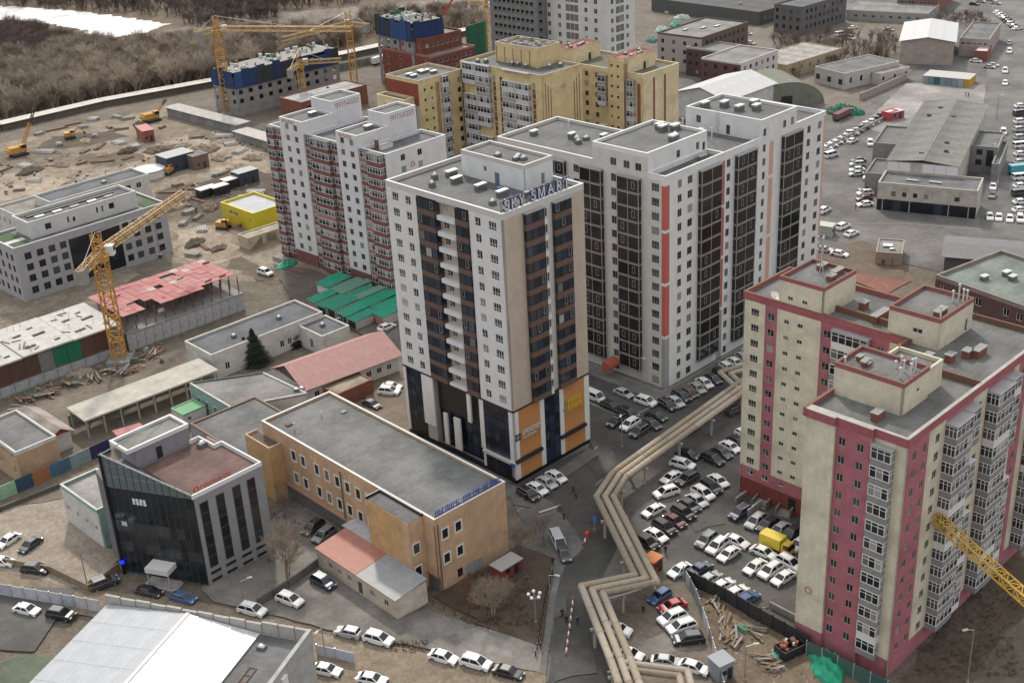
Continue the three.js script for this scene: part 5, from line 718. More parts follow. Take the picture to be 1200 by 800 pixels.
{ // crane boom reaching in from the right
  const a = at(1064, 577, 22), b = at(1216, 702, 22), T = thing('crane_boom', 'yellow lattice crane boom reaching in front of the pink and cream block', 'crane', a.x, a.z, 0, undefined, 0), e = b.clone().sub(a).setY(22).multiplyScalar(1), bb = V3(e.x, 22, e.z), ext = V3(e.x * 1.7, 20, e.z * 1.7); part(T, 'boom', truss(V3(0, 22, 0), ext, 1.25), mat(.62, .38, .05, { tex: 'stain', size: 3, rough: .6 })); part(T, 'mast', truss(V3(ext.x, 0, ext.z), V3(ext.x, 21, ext.z), 1.8), CRY); part(T, 'boom_tip', boxG(-.3, .3, -.5, .5, -.3, .3), CRY, 0, 22, 0); }
// crawler cranes, excavators, trucks and huts in the yard
function crawlerCrane(label, p, boomPx, boomH) {
  const P = at(...p), T = thing('crawler_crane', label, 'crane', P.x, P.z, .7); for (const z of [-1.5, 1.5]) { const tr = new THREE.CapsuleGeometry(.55, 5, 4, 10); tr.rotateZ(PI / 2); tr.scale(1, 1, 1.2); part(T, 'track', tr, M_DARK, 0, .6, z); } part(T, 'body', merge([boxG(-3.2, 2.2, 1.2, 3.2, -1.6, 1.6), boxG(-3.8, -2, 1.3, 2.6, -1.7, 1.7)]), mat(.55, .3, .07, { tex: 'stain', size: 2 })); const cab = part(T, 'cab', boxG(.4, 2.4, 1.3, 3.8, .4, 1.8), CRY); part(cab, 'cab_window', boxG(.6, 2.42, 2.5, 3.6, .38, 1.82), GLB[0]);
  const q = at(boomPx[0], boomPx[1], boomH).sub(P); q.applyAxisAngle(V3(0, 1, 0), -.7).setY(boomH); const mid = V3(1.5, 2.5, 0).lerp(q, .62); part(T, 'boom', truss(V3(1.5, 2.5, 0), mid, .9), CRY); part(T, 'boom_tip', truss(mid, q, .7), M_DARK);
}
crawlerCrane('yellow crawler crane with raised boom on the sandy yard', [22, 182], [40, 126], 15);
crawlerCrane('yellow crawler crane parked by the long concrete channel', [178, 142], [194, 116], 5);
function excavator(label, p, turn) { const P = at(...p), T = thing('excavator', label, 'excavator', P.x, P.z, turn); for (const z of [-1.1, 1.1]) { const tr = new THREE.CapsuleGeometry(.45, 3, 4, 10); tr.rotateZ(PI / 2); part(T, 'track', tr, M_DARK, 0, .5, z); } part(T, 'body', boxG(-1.8, 1.4, 1, 2.3, -1.3, 1.3), CRY); const cab = part(T, 'cab', boxG(.1, 1.4, 1.2, 3, .1, 1.2), CRY); part(cab, 'cab_window', boxG(.2, 1.42, 2, 2.9, .08, 1.22), GLB[0]); part(T, 'arm', merge([beamG(V3(1.2, 1.6, 0), V3(3.4, 3.8, 0), .4), beamG(V3(3.4, 3.8, 0), V3(5, 1.6, 0), .32)]), CRY); part(T, 'bucket', boxG(4.6, 5.5, .8, 1.7, -.5, .5), RUST); }
excavator('small yellow excavator on the sandy yard near the red frames', [82, 162], .4); excavator('yellow loader beside the round white tank', [197, 204], 1.2); excavator('yellow loader near the yellow building', [262, 268], -.3);
function hut(label, p, w, d, h, wm, rm, turn = .75, name = 'site_hut') { const P = at(...p), T = thing(name, label, name === 'container' ? 'container' : 'hut', P.x, P.z, turn); const b = part(T, 'wall', boxG(-w / 2, w / 2, .15, h, -d / 2, d / 2), wm); part(T, 'roof', boxG(-w / 2 - .12, w / 2 + .12, h, h + .16, -d / 2 - .12, d / 2 + .12), rm); part(T, 'skid', boxG(-w / 2 + .3, w / 2 - .3, 0, .15, -d / 2 + .2, d / 2 - .2), M_DARK); part(b, 'door', boxG(-.45, .45, .2, 2.2, d / 2, d / 2 + .04), M_DARK, w * .2, 0, 0); part(b, 'window', boxG(-.5, .5, 1.2, 2, d / 2, d / 2 + .03), GLASS[1], -w * .2, 0, 0); return T; }
const NAVY = mat(.045, .06, .085, { tex: 'metal', size: 3 }), WHT = mat(.7, .7, .68, { tex: 'stain', size: 4 });
hut('dark blue site cabin with grey roof beside white roofed cabins', [288, 214], 7, 4.5, 4, NAVY, TINGR); hut('small cabin with bright white roof touching the dark blue cabin', [272, 219], 6, 3.4, 2.8, M_DARK, WHT); hut('bright white roofed cabin between two parked loads', [257, 227], 5.4, 3.2, 2.6, M_DARK, WHT); hut('low white roofed cabin nearest the crane jib', [243, 229], 6, 3.2, 2.5, M_DARK, WHT);
hut('slate grey workshop hut with pale roof near the round tank', [207, 197], 10, 7, 5, NAVY, TINGR); hut('brown brick hut on the open sand', [232, 196], 5.5, 5, 4.5, mat(.2, .13, .1, { tex: 'stain', size: 2 }), ROOFL); hut('faded red container hut in the middle of the sandy yard', [171, 163], 4, 9, 4, mat(.3, .1, .09, { tex: 'stain', size: 2 }), mat(.42, .2, .18), .5);
{ const P = at(175, 206), T = thing('water_tank', 'round white tank behind the grey office', 'tank', P.x, P.z); part(T, 'shell', new THREE.CylinderGeometry(5.2, 5.2, 2.4, 28), WHT, 0, 1.2, 0); part(T, 'rim', new THREE.TorusGeometry(5.2, .18, 6, 28).rotateX(PI / 2), TINGR, 0, 2.4, 0); }
// building materials strewn over the yard
{
  const kinds = [['timber_stack', 'stack of timber lying on the sandy yard', WOODP, [5, .8, 1.6]], ['steel_stack', 'bundle of rusty steel beams on the sandy yard', RUST, [8, .5, 1.4]], ['pipe_stack', 'row of pale concrete pipes on the sandy yard', CONCL, [7, .8, 2]], ['slab_stack', 'stack of grey concrete slabs on the sandy yard', CONC, [5, 1, 2.2]]];
  const spots = [[30, 195], [55, 178], [70, 170], [100, 178], [112, 160], [128, 150], [142, 152], [98, 150], [85, 146], [66, 152], [118, 172], [140, 168], [160, 172], [190, 150], [150, 186], [120, 190], [96, 192], [40, 212], [12, 218], [22, 224], [60, 188], [205, 182], [252, 206], [262, 204], [300, 226], [288, 232], [272, 238], [235, 236], [226, 222], [220, 240], [208, 218], [198, 226], [270, 170], [262, 160], [282, 178], [230, 162], [244, 172], [215, 264], [232, 256], [238, 270], [222, 250], [46, 158], [150, 140], [138, 138], [110, 140], [5, 200], [280, 256], [240, 290], [226, 300], [330, 305], [346, 318]];
  for (const s of spots) { const k = pick(kinds), P = at(...s), T = thing(k[0], k[1], 'stack', P.x, P.z, rnd(PI), k[0].replace('_', ' ') + 's on the building yard'), [w, h, d] = k[3], n = 4 + Math.floor(rnd(3)), sc = rnd(.6, 1.2); for (let i = 0; i < n; i++) for (let j = 0; j < 2; j++) { if (j && i === n - 1) continue; const pw = w * sc * rnd(.7, .9), g = k[0] === 'pipe_stack' ? new THREE.CylinderGeometry(h * .45, h * .45, pw, 10).rotateZ(PI / 2) : boxG(-pw / 2, pw / 2, -h * .25, h * .25, -d / n * .45, d / n * .45); part(T, 'piece', g, k[2], rnd(-.3, .3), h * (.26 + j * .5), (i + j * .5 - n / 2) * d / n * (k[0] === 'pipe_stack' ? 1.6 : 1), rnd(-.06, .06)); } }
}
// ---------------------------------------------------------------- walls and fences along photo lines
function run(name, label, cat, pts, o) {
  const P = pts.map(p => at(p[0], p[1])), T = thing(name, label, cat, P[0].x, P[0].z); let k = 0;
  for (let i = 0; i + 1 < P.length; i++) {
    const d = P[i + 1].clone().sub(P[i]), L = d.length(), n = Math.max(1, Math.round(L / (o.step ?? 3))), a = Math.atan2(-d.z, d.x), w = L / n;
    for (let j = 0; j < n; j++) { const q = P[i].clone().addScaledVector(d, j / n).sub(P[0]); const m = typeof o.m === 'function' ? o.m(k) : Array.isArray(o.m) ? pick(o.m) : o.m; part(T, o.part ?? 'panel', boxG(.03, w - .03, o.y0 ?? .05, o.h, -o.t / 2, o.t / 2), m, q.x, 0, q.z, a); if (o.post) part(T, 'post', boxG(-.08, .08, 0, o.h + .15, -.09, .09), o.post, q.x, 0, q.z, a); k++; }
    if (o.cap) part(T, 'cap', boxG(-.05, L + .05, o.h, o.h + .15, -o.capW / 2, o.capW / 2), o.cap, P[i].x - P[0].x, 0, P[i].z - P[0].z, a);
  }
  return T;
}
run('flood_wall', 'long concrete embankment wall with pale flat top along the bare woods', 'wall', [[-60, 163], [0, 152], [120, 124], [262, 98], [330, 84], [450, 58], [560, 38]], { h: 2.4, t: 4, step: 9, m: [mat(.14, .118, .096, { tex: 'stain', size: 6 }), mat(.16, .135, .11, { tex: 'stain', size: 6 })], cap: mat(.58, .55, .5, { tex: 'stain', size: 9 }), capW: 6 });
run('concrete_channel', 'raised grey concrete channel with pale lid crossing the sandy yard', 'wall', [[202, 134], [286, 156]], { h: 3.4, t: 4.2, step: 5, m: [CONC, mat(.24, .24, .24, { tex: 'stain', size: 4 })], cap: mat(.44, .42, .39, { tex: 'stain', size: 6 }), capW: 6.4 });
run('concrete_channel', 'shorter grey concrete channel with pale lid by the red-brown bays', 'wall', [[282, 162], [335, 178]], { h: 3.2, t: 4.2, step: 5, m: [CONC, mat(.24, .24, .24, { tex: 'stain', size: 4 })], cap: mat(.48, .46, .43, { tex: 'stain', size: 6 }), capW: 6.4 });
run('site_fence', 'plain grey site fence behind the embankment wall', 'fence', [[255, 118], [330, 98], [450, 72]], { h: 3, t: .15, step: 4, m: [mat(.2, .21, .2, { tex: 'stain', size: 3 })], post: M_DARK });
const MUR = [[.5, .5, .5], [.04, .045, .07], [.3, .5, .33], [.04, .07, .13], [.35, .14, .06], [.07, .14, .22], [.24, .3, .32], [.03, .03, .1], [.05, .2, .09], [.4, .4, .38], [.1, .3, .25]].map(c => mat(...c, { tex: 'stain', size: 3 }));
run('painted_fence', 'boundary fence of colourful painted panels along the car park', 'fence', [[-30, 602], [0, 588], [60, 562], [130, 530]], { h: 3, t: .2, step: 3.6, m: k => MUR[(k + 1) % MUR.length], post: CONC });
run('low_wall', 'dark low wall at the foot of the painted fence', 'wall', [[-30, 612], [0, 600], [70, 572]], { h: 1.1, t: .5, step: 6, m: [mat(.09, .08, .07)] });
const BAN = [mat(.5, .52, .56, { tex: 'stain', size: 3 }), mat(.44, .46, .52, { tex: 'stain', size: 3 }), mat(.56, .57, .6, { tex: 'stain', size: 3 })];
run('hoarding', 'pale grey hoarding along the dirt street', 'fence', [[-40, 690], [0, 698], [60, 708], [118, 718]], { h: 2.4, t: .12, step: 2.4, m: BAN, post: M_GALV }); run('hoarding', 'blue lettered banner fence beside the white cars', 'fence', [[372, 768], [416, 778]], { h: 2, t: .12, step: 3, m: [mat(.4, .43, .5), mat(.1, .14, .3)], post: M_GALV });
run('yard_wall', 'dark concrete wall beside the bare tree', 'wall', [[302, 712], [338, 690], [373, 664]], { h: 1.7, t: .3, step: 4, m: [mat(.14, .13, .125, { tex: 'stain', size: 3 })] });
run('yard_wall', 'tan wall along the car park by the dirt street', 'wall', [[-40, 660], [0, 662], [60, 672], [105, 694], [118, 684], [140, 668]], { h: 1.5, t: .3, step: 4, m: [mat(.25, .19, .13, { tex: 'stain', size: 3 }), mat(.28, .22, .15, { tex: 'stain', size: 3 })] });
const DK = [mat(.035, .036, .038, { rough: .5, tex: 'metal', size: 2 }), mat(.045, .046, .048, { rough: .5, tex: 'metal', size: 2 })];
run('metal_fence', 'dark metal sheet fence below the lower row of parked cars', 'fence', [[803, 682], [850, 706], [905, 738], [948, 762]], { h: 2.6, t: .1, step: 2.2, m: DK, post: M_DARK });
run('metal_fence', 'green-grey mesh fence along the foot of the pink and cream block', 'fence', [[945, 768], [1000, 796], [1060, 826]], { h: 2.6, t: .1, step: 2.4, m: [mat(.05, .11, .1, { tex: 'stain', size: 2 }), mat(.06, .13, .115, { tex: 'stain', size: 2 })], post: M_GALV });
run('hoarding', 'grey sheet fence between the gravel lot and the building site', 'fence', [[801, 678], [816, 706], [828, 740], [842, 788], [852, 830]], { h: 2.4, t: .1, step: 2.6, m: [mat(.2, .21, .23, { tex: 'metal', size: 3 }), mat(.25, .26, .28, { tex: 'metal', size: 3 }), mat(.4, .41, .42)], post: M_GALV });
run('railing', 'thin metal fence along the planting bed and pavement', 'fence', [[628, 770], [640, 700], [650, 668]], { h: 1.1, t: .05, step: 1.6, y0: .9, m: M_DARK, post: M_DARK }); run('railing', 'low dark railing at the edge of the planting bed', 'fence', [[508, 708], [545, 728], [586, 745]], { h: .9, t: .05, step: 2, y0: .7, m: RUST, post: RUST });
run('retaining_wall', 'short retaining wall at the ramp of the pink and cream block', 'wall', [[862, 590], [884, 574]], { h: 1.1, t: .4, step: 3, m: CONC }); run('retaining_wall', 'pale retaining wall beside the blue car ramp', 'wall', [[876, 606], [892, 594]], { h: 1.5, t: .4, step: 3, m: CONCL }); run('retaining_wall', 'low kerb wall by the dark ramp under the cream corner', 'wall', [[902, 712], [944, 734]], { h: 1.2, t: .3, step: 3, m: CONC });
run('yard_wall', 'long low grey wall beside the row of white cars', 'wall', [[968, 176], [1000, 160], [1042, 138]], { h: 1.4, t: .4, step: 4, m: CONC }); run('yard_wall', 'long pale wall of the concrete yard', 'wall', [[1008, 118], [1036, 106], [1062, 94]], { h: 2.6, t: .4, step: 5, m: [mat(.36, .31, .27, { tex: 'stain', size: 4 })] });
run('retaining_wall', 'long concrete retaining wall on the earth bank under the crane boom', 'wall', [[1112, 712], [1150, 660], [1180, 622]], { h: 2.2, t: .5, step: 4, m: [CONC, mat(.22, .21, .19, { tex: 'stain', size: 4 })] }); run('retaining_wall', 'broken concrete wall running down the earth bank', 'wall', [[1150, 690], [1186, 648], [1215, 615]], { h: 1.2, t: .5, step: 4, m: [mat(.2, .18, .155, { tex: 'stain', size: 4 })] });
// stair ramps at the pink block
for (const [a, b, lab] of [[[889, 596], [906, 578], 'steep concrete stair beside the retaining wall'], [[917, 606], [934, 586], 'wide concrete ramp leading to the red basement wall']]) { const A = at(...a), B = at(...b), d = B.clone().sub(A), L = d.length(), T = thing('stair', lab, 'stair', A.x, A.z, Math.atan2(-d.z, d.x)); for (let i = 0; i < 9; i++) part(T, 'step', boxG(i * L / 9, (i + 1) * L / 9 - .01, 0, .2 + i * .16, -1.1, 1.1), CONC, 0, .02, 0); for (const z of [-1.3, 1.1]) part(T, 'side_wall', boxG(0, L, 0, 1.5, z, z + .18), CONC, 0, .02, 0); }
// ---------------------------------------------------------------- shells with tarpaulins
function tarpShell(o) {
  const f = frameOf(o), { A, B, h } = f, T = thing('construction_shell', o.label, 'construction', f.C.x, f.C.z, f.th), W = mat(.3, .295, .285, { tex: 'stain', size: 6 }), ht = h - o.tarp, ys = rows(ht - 2, 3.2, Math.floor((ht - 1) / 3.2));
  box(T, 'core', CONC, 4.5, A - 4.5, .02, ht - .2, -B + 4.5, -4.5); winWall(T, faceL(), -B, 0, .02, ht, W, grid(spread(o.nl, B, .1).map(u => u - B), ys, 1.8, 1.7, 0), { frame: CONC, open: true }); winWall(T, faceR(), .3, A, .02, ht, W, grid(spread(o.nr, A, .05), ys, 1.8, 1.7, 0), { frame: CONC, open: true }); for (const y of ys) box(T, 'floor_slab', CONC, .31, A - .31, y - 1.3, y - 1.1, -B + .31, -.31);
  const tm = [NETB, NETB, mat(.03, .035, .04, { rough: .8 }), mat(.025, .06, .18, { rough: .8 })]; const tw = (f, u0, u1) => { const n = Math.max(2, Math.round((u1 - u0) / 3.5)); for (let i = 0; i < n; i++) { const w = (u1 - u0) / n, hh = o.tarp * rnd(.8, 1.15), g = new THREE.PlaneGeometry(w * 1.04, hh, 6, 5), p = g.attributes.position; for (let k = 0; k < p.count; k++) p.setZ(k, Math.sin(p.getX(k) * 2 + i) * .18 + rnd(-.12, .12)); g.computeVertexNormals(); const q = fpart(T, 'tarpaulin', g, rnd() < .03 ? mat(.35, .05, .05) : pick(tm).clone(), f, u0 + (i + .5) * w, ht + hh / 2 - .4, .5); q.material.side = THREE.DoubleSide; } };
  tw(faceL(), -B, 0); tw(faceR(), 0, A); tm.splice(0, 4, mat(.02, .05, .045, { rough: .9 }), mat(.03, .04, .045, { rough: .9 })); tw(faceE(A - .2, 0), .5, B); tw({ x: A, z: -B + .2, r: PI }, 0, A); box(T, 'floor_slab', CONC, 0, A, ht, ht + .3, -B, 0); box(T, 'floor_slab', CONC, .5, A - .5, h - .9, h - .6, -B + .5, -.5);
  for (let i = 0; i < 46; i++) part(T, 'formwork_panel', boxG(0, rnd(.6, 2.4), 0, rnd(.4, 1.8), 0, rnd(.3, .9)), rnd() < .55 ? mat(.5, .5, .49) : rnd() < .5 ? NETG : WOODP, rnd(1, A - 3), h - .6, -rnd(1, B - 1), rnd(3)); for (let i = 0; i < 24; i++) part(T, 'column', boxG(-.2, .2, 0, 2.6, -.2, .2), CONC, .6 + (i % 12) * (A - 1.2) / 11, ht + .3, i < 12 ? -.8 : -B + .8);
}
tarpShell({ label: 'long concrete shell wrapped in blue tarpaulins beside the yellow crane', front: [272, 84], B: 14, right: [414, 58], base: [281, 137], th: 44, tarp: 6, nl: 3, nr: 11 });
tarpShell({ label: 'concrete shell with bright blue sheeting behind the red-brown office', front: [482, 26], left: [444, 16], right: [534, 22], h: 26, th: 38, tarp: 7, nl: 5, nr: 5 });
LB.push(lowB({ name: 'construction_shell', label: 'low concrete shell with brick-red hoarding wall beside the short crane', cat: 'construction', front: [352, 120], left: [338, 111], right: [425, 98], h: 7, th: 44, wall: BRICK, roof: mat(.42, .41, .4, { tex: 'stain', size: 5 }), d: .3, frame: CONC, open: true, wr: [{ n: 5, ys: [4], w: 2, h: 2, style: 0 }] }));
{ const P = at(556, 62), T = thing('concrete_pump', 'red concrete pump boom folded over the building site', 'pump', P.x, P.z), m = mat(.4, .03, .035, { rough: .5 }); part(T, 'boom', merge([beamG(V3(-14, 0, 0), V3(-13, 16, 0), .9), beamG(V3(-13, 16, 0), V3(-4, 27, -2), .8), beamG(V3(-4, 27, -2), V3(26, 12, -2), .7)]), m); part(T, 'base', boxG(-16, -11, 0, 2.4, -1.4, 1.4), m); }
run('scaffold_net', 'green scaffold netting beside the orange crane mast', 'netting', [[548, 68], [572, 60]], { h: 13, t: .4, step: 3, m: [NETG, mat(.025, .12, .075, { tex: 'stain', size: 2 })] });
// ---------------------------------------------------------------- long hall on the right
{
  const T = thing('market_hall', 'long grey-roofed hall with beige front and black ground-floor band', 'hall', 99.9, -324.4, -26.5 * RAD), W = mat(.5, .47, .41, { tex: 'stain', size: 7 }), RF = mat(.2, .195, .18, { tex: 'roof', size: 18 }), WG = mat(.26, .255, .25, { tex: 'stain', size: 6 });
  winWall(T, faceR(), 0, 25.4, 3.2, 7, W, [[4.2, 4.9, 1.1, 1.3, 0], [7, 4.9, 1.1, 1.3, 0], [9.8, 4.9, 1.1, 1.3, 0], [12.6, 4.9, 1.1, 1.3, 0], [20.4, 4.9, 1.3, 1.2, 0]], { frame: FRAMED }); for (let i = 0; i < 12; i++) fpart(T, 'pane', boxG(.03, 25.4 / 12 - .03, .1, 3.15, -.3, -.02), i % 5 === 2 ? GLB[2] : mat(.014, .016, .024, { rough: .15 }), faceR(), i * 25.4 / 12, 0, 0); for (const u of [1.4, 8.4, 18.4, 23.4]) fpart(T, 'pilaster', boxG(0, .25, 0, 3.2, 0, .1), CONCL, faceR(), u, .02, 0);
  box(T, 'core', CORE, .31, 25.1, .02, 6.9, -11, -.31); box(T, 'wall', W, 0, .3, .02, 7, -11, -.301); box(T, 'wall', W, 25.1, 25.4, .02, 7, -11, -.301); flatRoof(T, 0, 25.4, -11.2, 0, 7.8, { wall: W, roof: ROOFG, d: .6, skirt: .2 }); for (let i = 0; i < 9; i++) fpart(T, 'spout', boxG(0, .35, 0, .3, 0, .5), CONCL, faceR(), 1.6 + i * 2.8, 6.9, 0); roofVent(T, 8, 7.2, -5, 3, .8, .5); roofVent(T, 14, 7.2, -5, 3, .8, .5);
  box(T, 'wall', W, 0, 18.6, 7, 10.2, -76, -11.3); for (let i = 0; i < 6; i++) if (i !== 2) fpart(T, 'panel', boxG(.05, 3, 0, 2.5, 0, .06), mat(.62, .62, .62), faceR(0, -11.3), .2 + i * 3.1, 7.6, 0);
  box(T, 'wall', W, 0, 18.6, .02, 6.99, -76, -11.31); for (let k = 0; k < 8; k++) for (const s of [0, 1]) { const p = part(T, 'roof_sheet', boxG(-.3, 9.75, -.1, 0, .03, 8.1), RF, s ? 9.3 : 0, s ? 11.2 : 10.3, -11.1 - (k + 1) * 8.15); p.rotation.z = (s ? -1 : 1) * .1; }
  for (const [x, z] of [[6, -66], [11, -57], [4, -57], [13, -30], [8, -18], [14, -22]]) part(T, 'roof_hatch', boxG(-.6, .6, 0, .6, -.4, .4), mat(.1, .1, .1), x, 10.8, z);
  const wing = (x0, x1, z0, z1, h) => { box(T, 'wall', WG, x0, x1, .02, h - .8, z0, z1); flatRoof(T, x0, x1, z0, z1, h, { wall: WG, roof: ROOFG, d: .5, skirt: .3 }); }; wing(18.7, 26, -55, -39, 8); wing(-8.5, -.1, -57, -38, 7); wing(-6, -.1, -28, -14, 5.5); for (const y of [5.5, 2.5]) fpart(T, 'window', boxG(0, 1.6, 0, 1.6, 0, .06), M_DARK, faceR(18.7, -39), 1.6, y, .001); fpart(T, 'window', boxG(0, 1.8, 0, 4.6, 0, .06), M_DARK, faceR(18.7, -39), 4.4, 2.4, .001);
  wing(25.5, 27.5, -52, -30, 6);
}
// container row, garages, stalls
{ const cols = [[.3, .36, .4], [.16, .3, .36], [.05, .16, .12], [.28, .3, .36], [.2, .28, .38], [.3, .34, .36], [.4, .43, .45], [.55, .33, .05]]; const a = at(1081, 98), b = at(1136, 103), d = b.clone().sub(a), th = Math.atan2(-d.z, d.x); cols.forEach((c, i) => { const q = a.clone().addScaledVector(d, (i + .5) / 8), L = d.length() / 8, T = thing('container', 'painted metal container in the row before the concrete yard, ' + ['pale blue', 'steel blue', 'dark green', 'lilac grey', 'sky blue', 'pale grey', 'off white', 'orange yellow'][i], 'container', q.x, q.z, th); part(T, 'box', boxG(-L / 2 + .05, L / 2 - .05, .1, 2.9, -9, 0), mat(...c, { tex: 'metal', size: 2 })); part(T, 'roof', boxG(-L / 2, L / 2, 2.9, 3.05, -9.1, .15), mat(.52, .5, .47, { tex: 'stain', size: 3 })); part(T, 'door', boxG(-L / 2 + .2, L / 2 - .2, .2, 2.5, 0, .05), mat(c[0] * .7, c[1] * .7, c[2] * .7)); }); }
{ // green-roofed garages in two rows
  const garage = (p, w, d, turn, lab, rm) => { const P = at(...p), T = thing('garage', lab, 'garage', P.x, P.z, turn, 'garages below the red-brown bays'); part(T, 'wall', boxG(0, w, .02, 2.5, -d, 0), mat(.5, .48, .45, { tex: 'stain', size: 3 })); const r = part(T, 'roof', boxG(-.15, w + .15, 0, .12, -d - .2, .4), rm, 0, 2.52, 0); r.rotation.x = .06; part(T, 'door', boxG(.3, w - .3, .05, 2.1, 0, .05), pick([mat(.6, .58, .55), M_DARK, mat(.35, .2, .15)])); for (let i = 0; i < 4; i++) { const q = part(T, 'roof_rib', boxG(0, .06, 0, .07, -d - .2, .4), rm, (i + .5) * w / 4, 2.64, 0); q.rotation.x = .06; } };
  const th = -46 * RAD, GM = [TING, mat(.03, .26, .17, { tex: 'stain', size: 3 }), mat(.14, .3, .22, { tex: 'stain', size: 3 })];
  const rowG = (a, b, n, d, lab) => { const A = at(...a), B = at(...b), v = B.clone().sub(A), t = Math.atan2(-v.z, v.x), w = v.length() / n; for (let i = 0; i < n; i++) { const q = A.clone().addScaledVector(v, i / n); q.y = 0; garageAt(q, w - rnd(.25, .8), d * rnd(.85, 1.05), t, lab, pick(GM)); scene.children[scene.children.length - 1].scale.y = rnd(.85, 1.15); } };
  const garageAt = (q, w, d, t, lab, rm) => { const s = seed; garage([0, 790], w, d, t, lab, rm); const T = scene.children[scene.children.length - 1]; T.position.set(q.x, 0, q.z); };
  rowG([372, 343], [388, 349], 1, 8, 'separate white garage with bright green tin roof'); rowG([389, 350], [436, 372], 6, 8.5, 'garage with green tin roof in the back row'); rowG([438, 372], [462, 380], 2, 8.5, 'garage with green tin roof at the row end by the tower'); rowG([362, 362], [420, 388], 5, 6.5, 'low garage with weathered green tin roof in the front row'); rowG([428, 366 + 8], [452, 378 + 6], 2, 5.5, 'detached green roofed garage beside the white car');
}
LB.push(lowB({ name: 'pavilion', label: 'small white kiosk with red awning roof behind the row of white cars', cat: 'kiosk', front: [1043, 132], left: [1036, 129], right: [1050, 128], h: 3, th: 40, wall: mat(.4, .07, .08), roof: mat(.55, .45, .45), d: .2 }));
// ---------------------------------------------------------------- insulated heating pipes on supports
const PIPES = [[.38, .32, .25], [.33, .27, .2], [.28, .23, .17], [.42, .36, .29]].map(c => mat(...c, { tex: 'stain', size: 3, rough: .8 }));
const PIPE = mat(.36, .3, .235, { tex: 'stain', size: 4, rough: .8 }), PIPE2 = mat(.33, .27, .2, { tex: 'stain', size: 5, rough: .8 });
function pipeline(pts, offs, r, y, labels) {
  const P = pts.map(p => at(p[0], p[1], y));
  offs.forEach((o, k) => {
    const Q = P.map((p, i) => { const a = P[Math.max(0, i - 1)], b = P[Math.min(P.length - 1, i + 1)], d1 = (i ? p.clone().sub(a) : b.clone().sub(p)).setY(0).normalize(), d2 = (i < P.length - 1 ? b.clone().sub(p) : p.clone().sub(a)).setY(0).normalize(); const n1 = V3(-d1.z, 0, d1.x), n2 = V3(-d2.z, 0, d2.x), m = n1.clone().add(n2).normalize(), s = o / Math.max(.35, m.dot(n1)); return p.clone().addScaledVector(m, s); });
    const T = thing('heating_pipe', labels[k], 'pipe', Q[0].x, Q[0].z);
    for (let i = 0; i + 1 < Q.length; i++) { const a = Q[i].clone().sub(Q[0]).setY(y), b = Q[i + 1].clone().sub(Q[0]).setY(y), L = a.distanceTo(b), n = Math.max(1, Math.round(L / 7)); for (let j = 0; j < n; j++) { const c = a.clone().lerp(b, j / n), e = a.clone().lerp(b, (j + 1) / n); const s = part(T, 'pipe_section', metricTube(c, e, r * rnd(.97, 1.03)), pick(PIPES)); const mid = c.clone().lerp(e, .98); part(s, 'joint', tubeG(mid, mid.clone().lerp(e.clone().add(e).sub(c), .03), r * 1.08, r * 1.08, 14), PIPE2); } if (i) part(T, 'elbow', new THREE.SphereGeometry(r * 1.04, 14, 10), PIPE, a.x, a.y, a.z); }
  });
}
function metricTube(a, b, r) { const g = tubeG(a, b, r, r, 16), u = g.attributes.uv, L = a.distanceTo(b); for (let i = 0; i < u.count; i++) u.setXY(i, u.getX(i) * 2 * PI * r, u.getY(i) * L); return g; }
const mainPts = [[960, 398], [878, 447], [726, 556], [709, 582], [757, 678], [694, 691], [727, 772], [737, 800], [752, 840]];
pipeline(mainPts, [-1.35, 0, 1.35], .55, 4.2, ['insulated heating pipe on the inner side of the zigzag bundle', 'insulated heating pipe in the middle of the zigzag bundle', 'insulated heating pipe on the outer side of the zigzag bundle']);
pipeline([[905, 421], [850, 437], [872, 457], [884, 450]], [-.8, .8], .5, 4, ['heating pipe on the inside of the square expansion loop', 'heating pipe on the outside of the square expansion loop']);
pipeline([[728, 776], [806, 786], [812, 810]], [0, 1.3], .5, 4, ['heating pipe branching towards the gravel lot, upper one', 'heating pipe branching towards the gravel lot, lower one']);
{ const P = mainPts.map(p => at(p[0], p[1], 4.2)); for (let i = 0; i + 1 < P.length; i++) { const d = P[i + 1].clone().sub(P[i]), L = d.length(), n = Math.max(1, Math.round(L / 11)); for (let j = 0; j < n; j++) { const q = P[i].clone().addScaledVector(d, (j + .5) / n), T = thing('pipe_support', 'concrete trestle carrying the heating pipes', 'support', q.x, q.z, Math.atan2(-d.z, d.x), 'trestles under the heating pipes'); part(T, 'crossbeam', boxG(-.2, .2, 3.2, 3.6, -2.3, 2.3), CONCL); for (const z of [-1.8, 1.5]) part(T, 'post', boxG(-.18, .18, 0, 3.2, z, z + .36), CONCL); } }
  for (const [a, b, lab] of [[[752, 690], [700, 706], 'steel walkway beam beside the pipe elbow'], [[716, 588], [768, 690], 'long side beam along the slanting pipe run'], [[712, 788], [744, 782], 'crossbeam over the lower pipe run']]) { const A = at(...a, 3.9), B = at(...b, 3.9); const g = merge([beamG(A, B, .3)]); single('pipe_beam', lab, 'beam', metricUV(g), mat(.27, .22, .17, { tex: 'stain', size: 3 })); } }
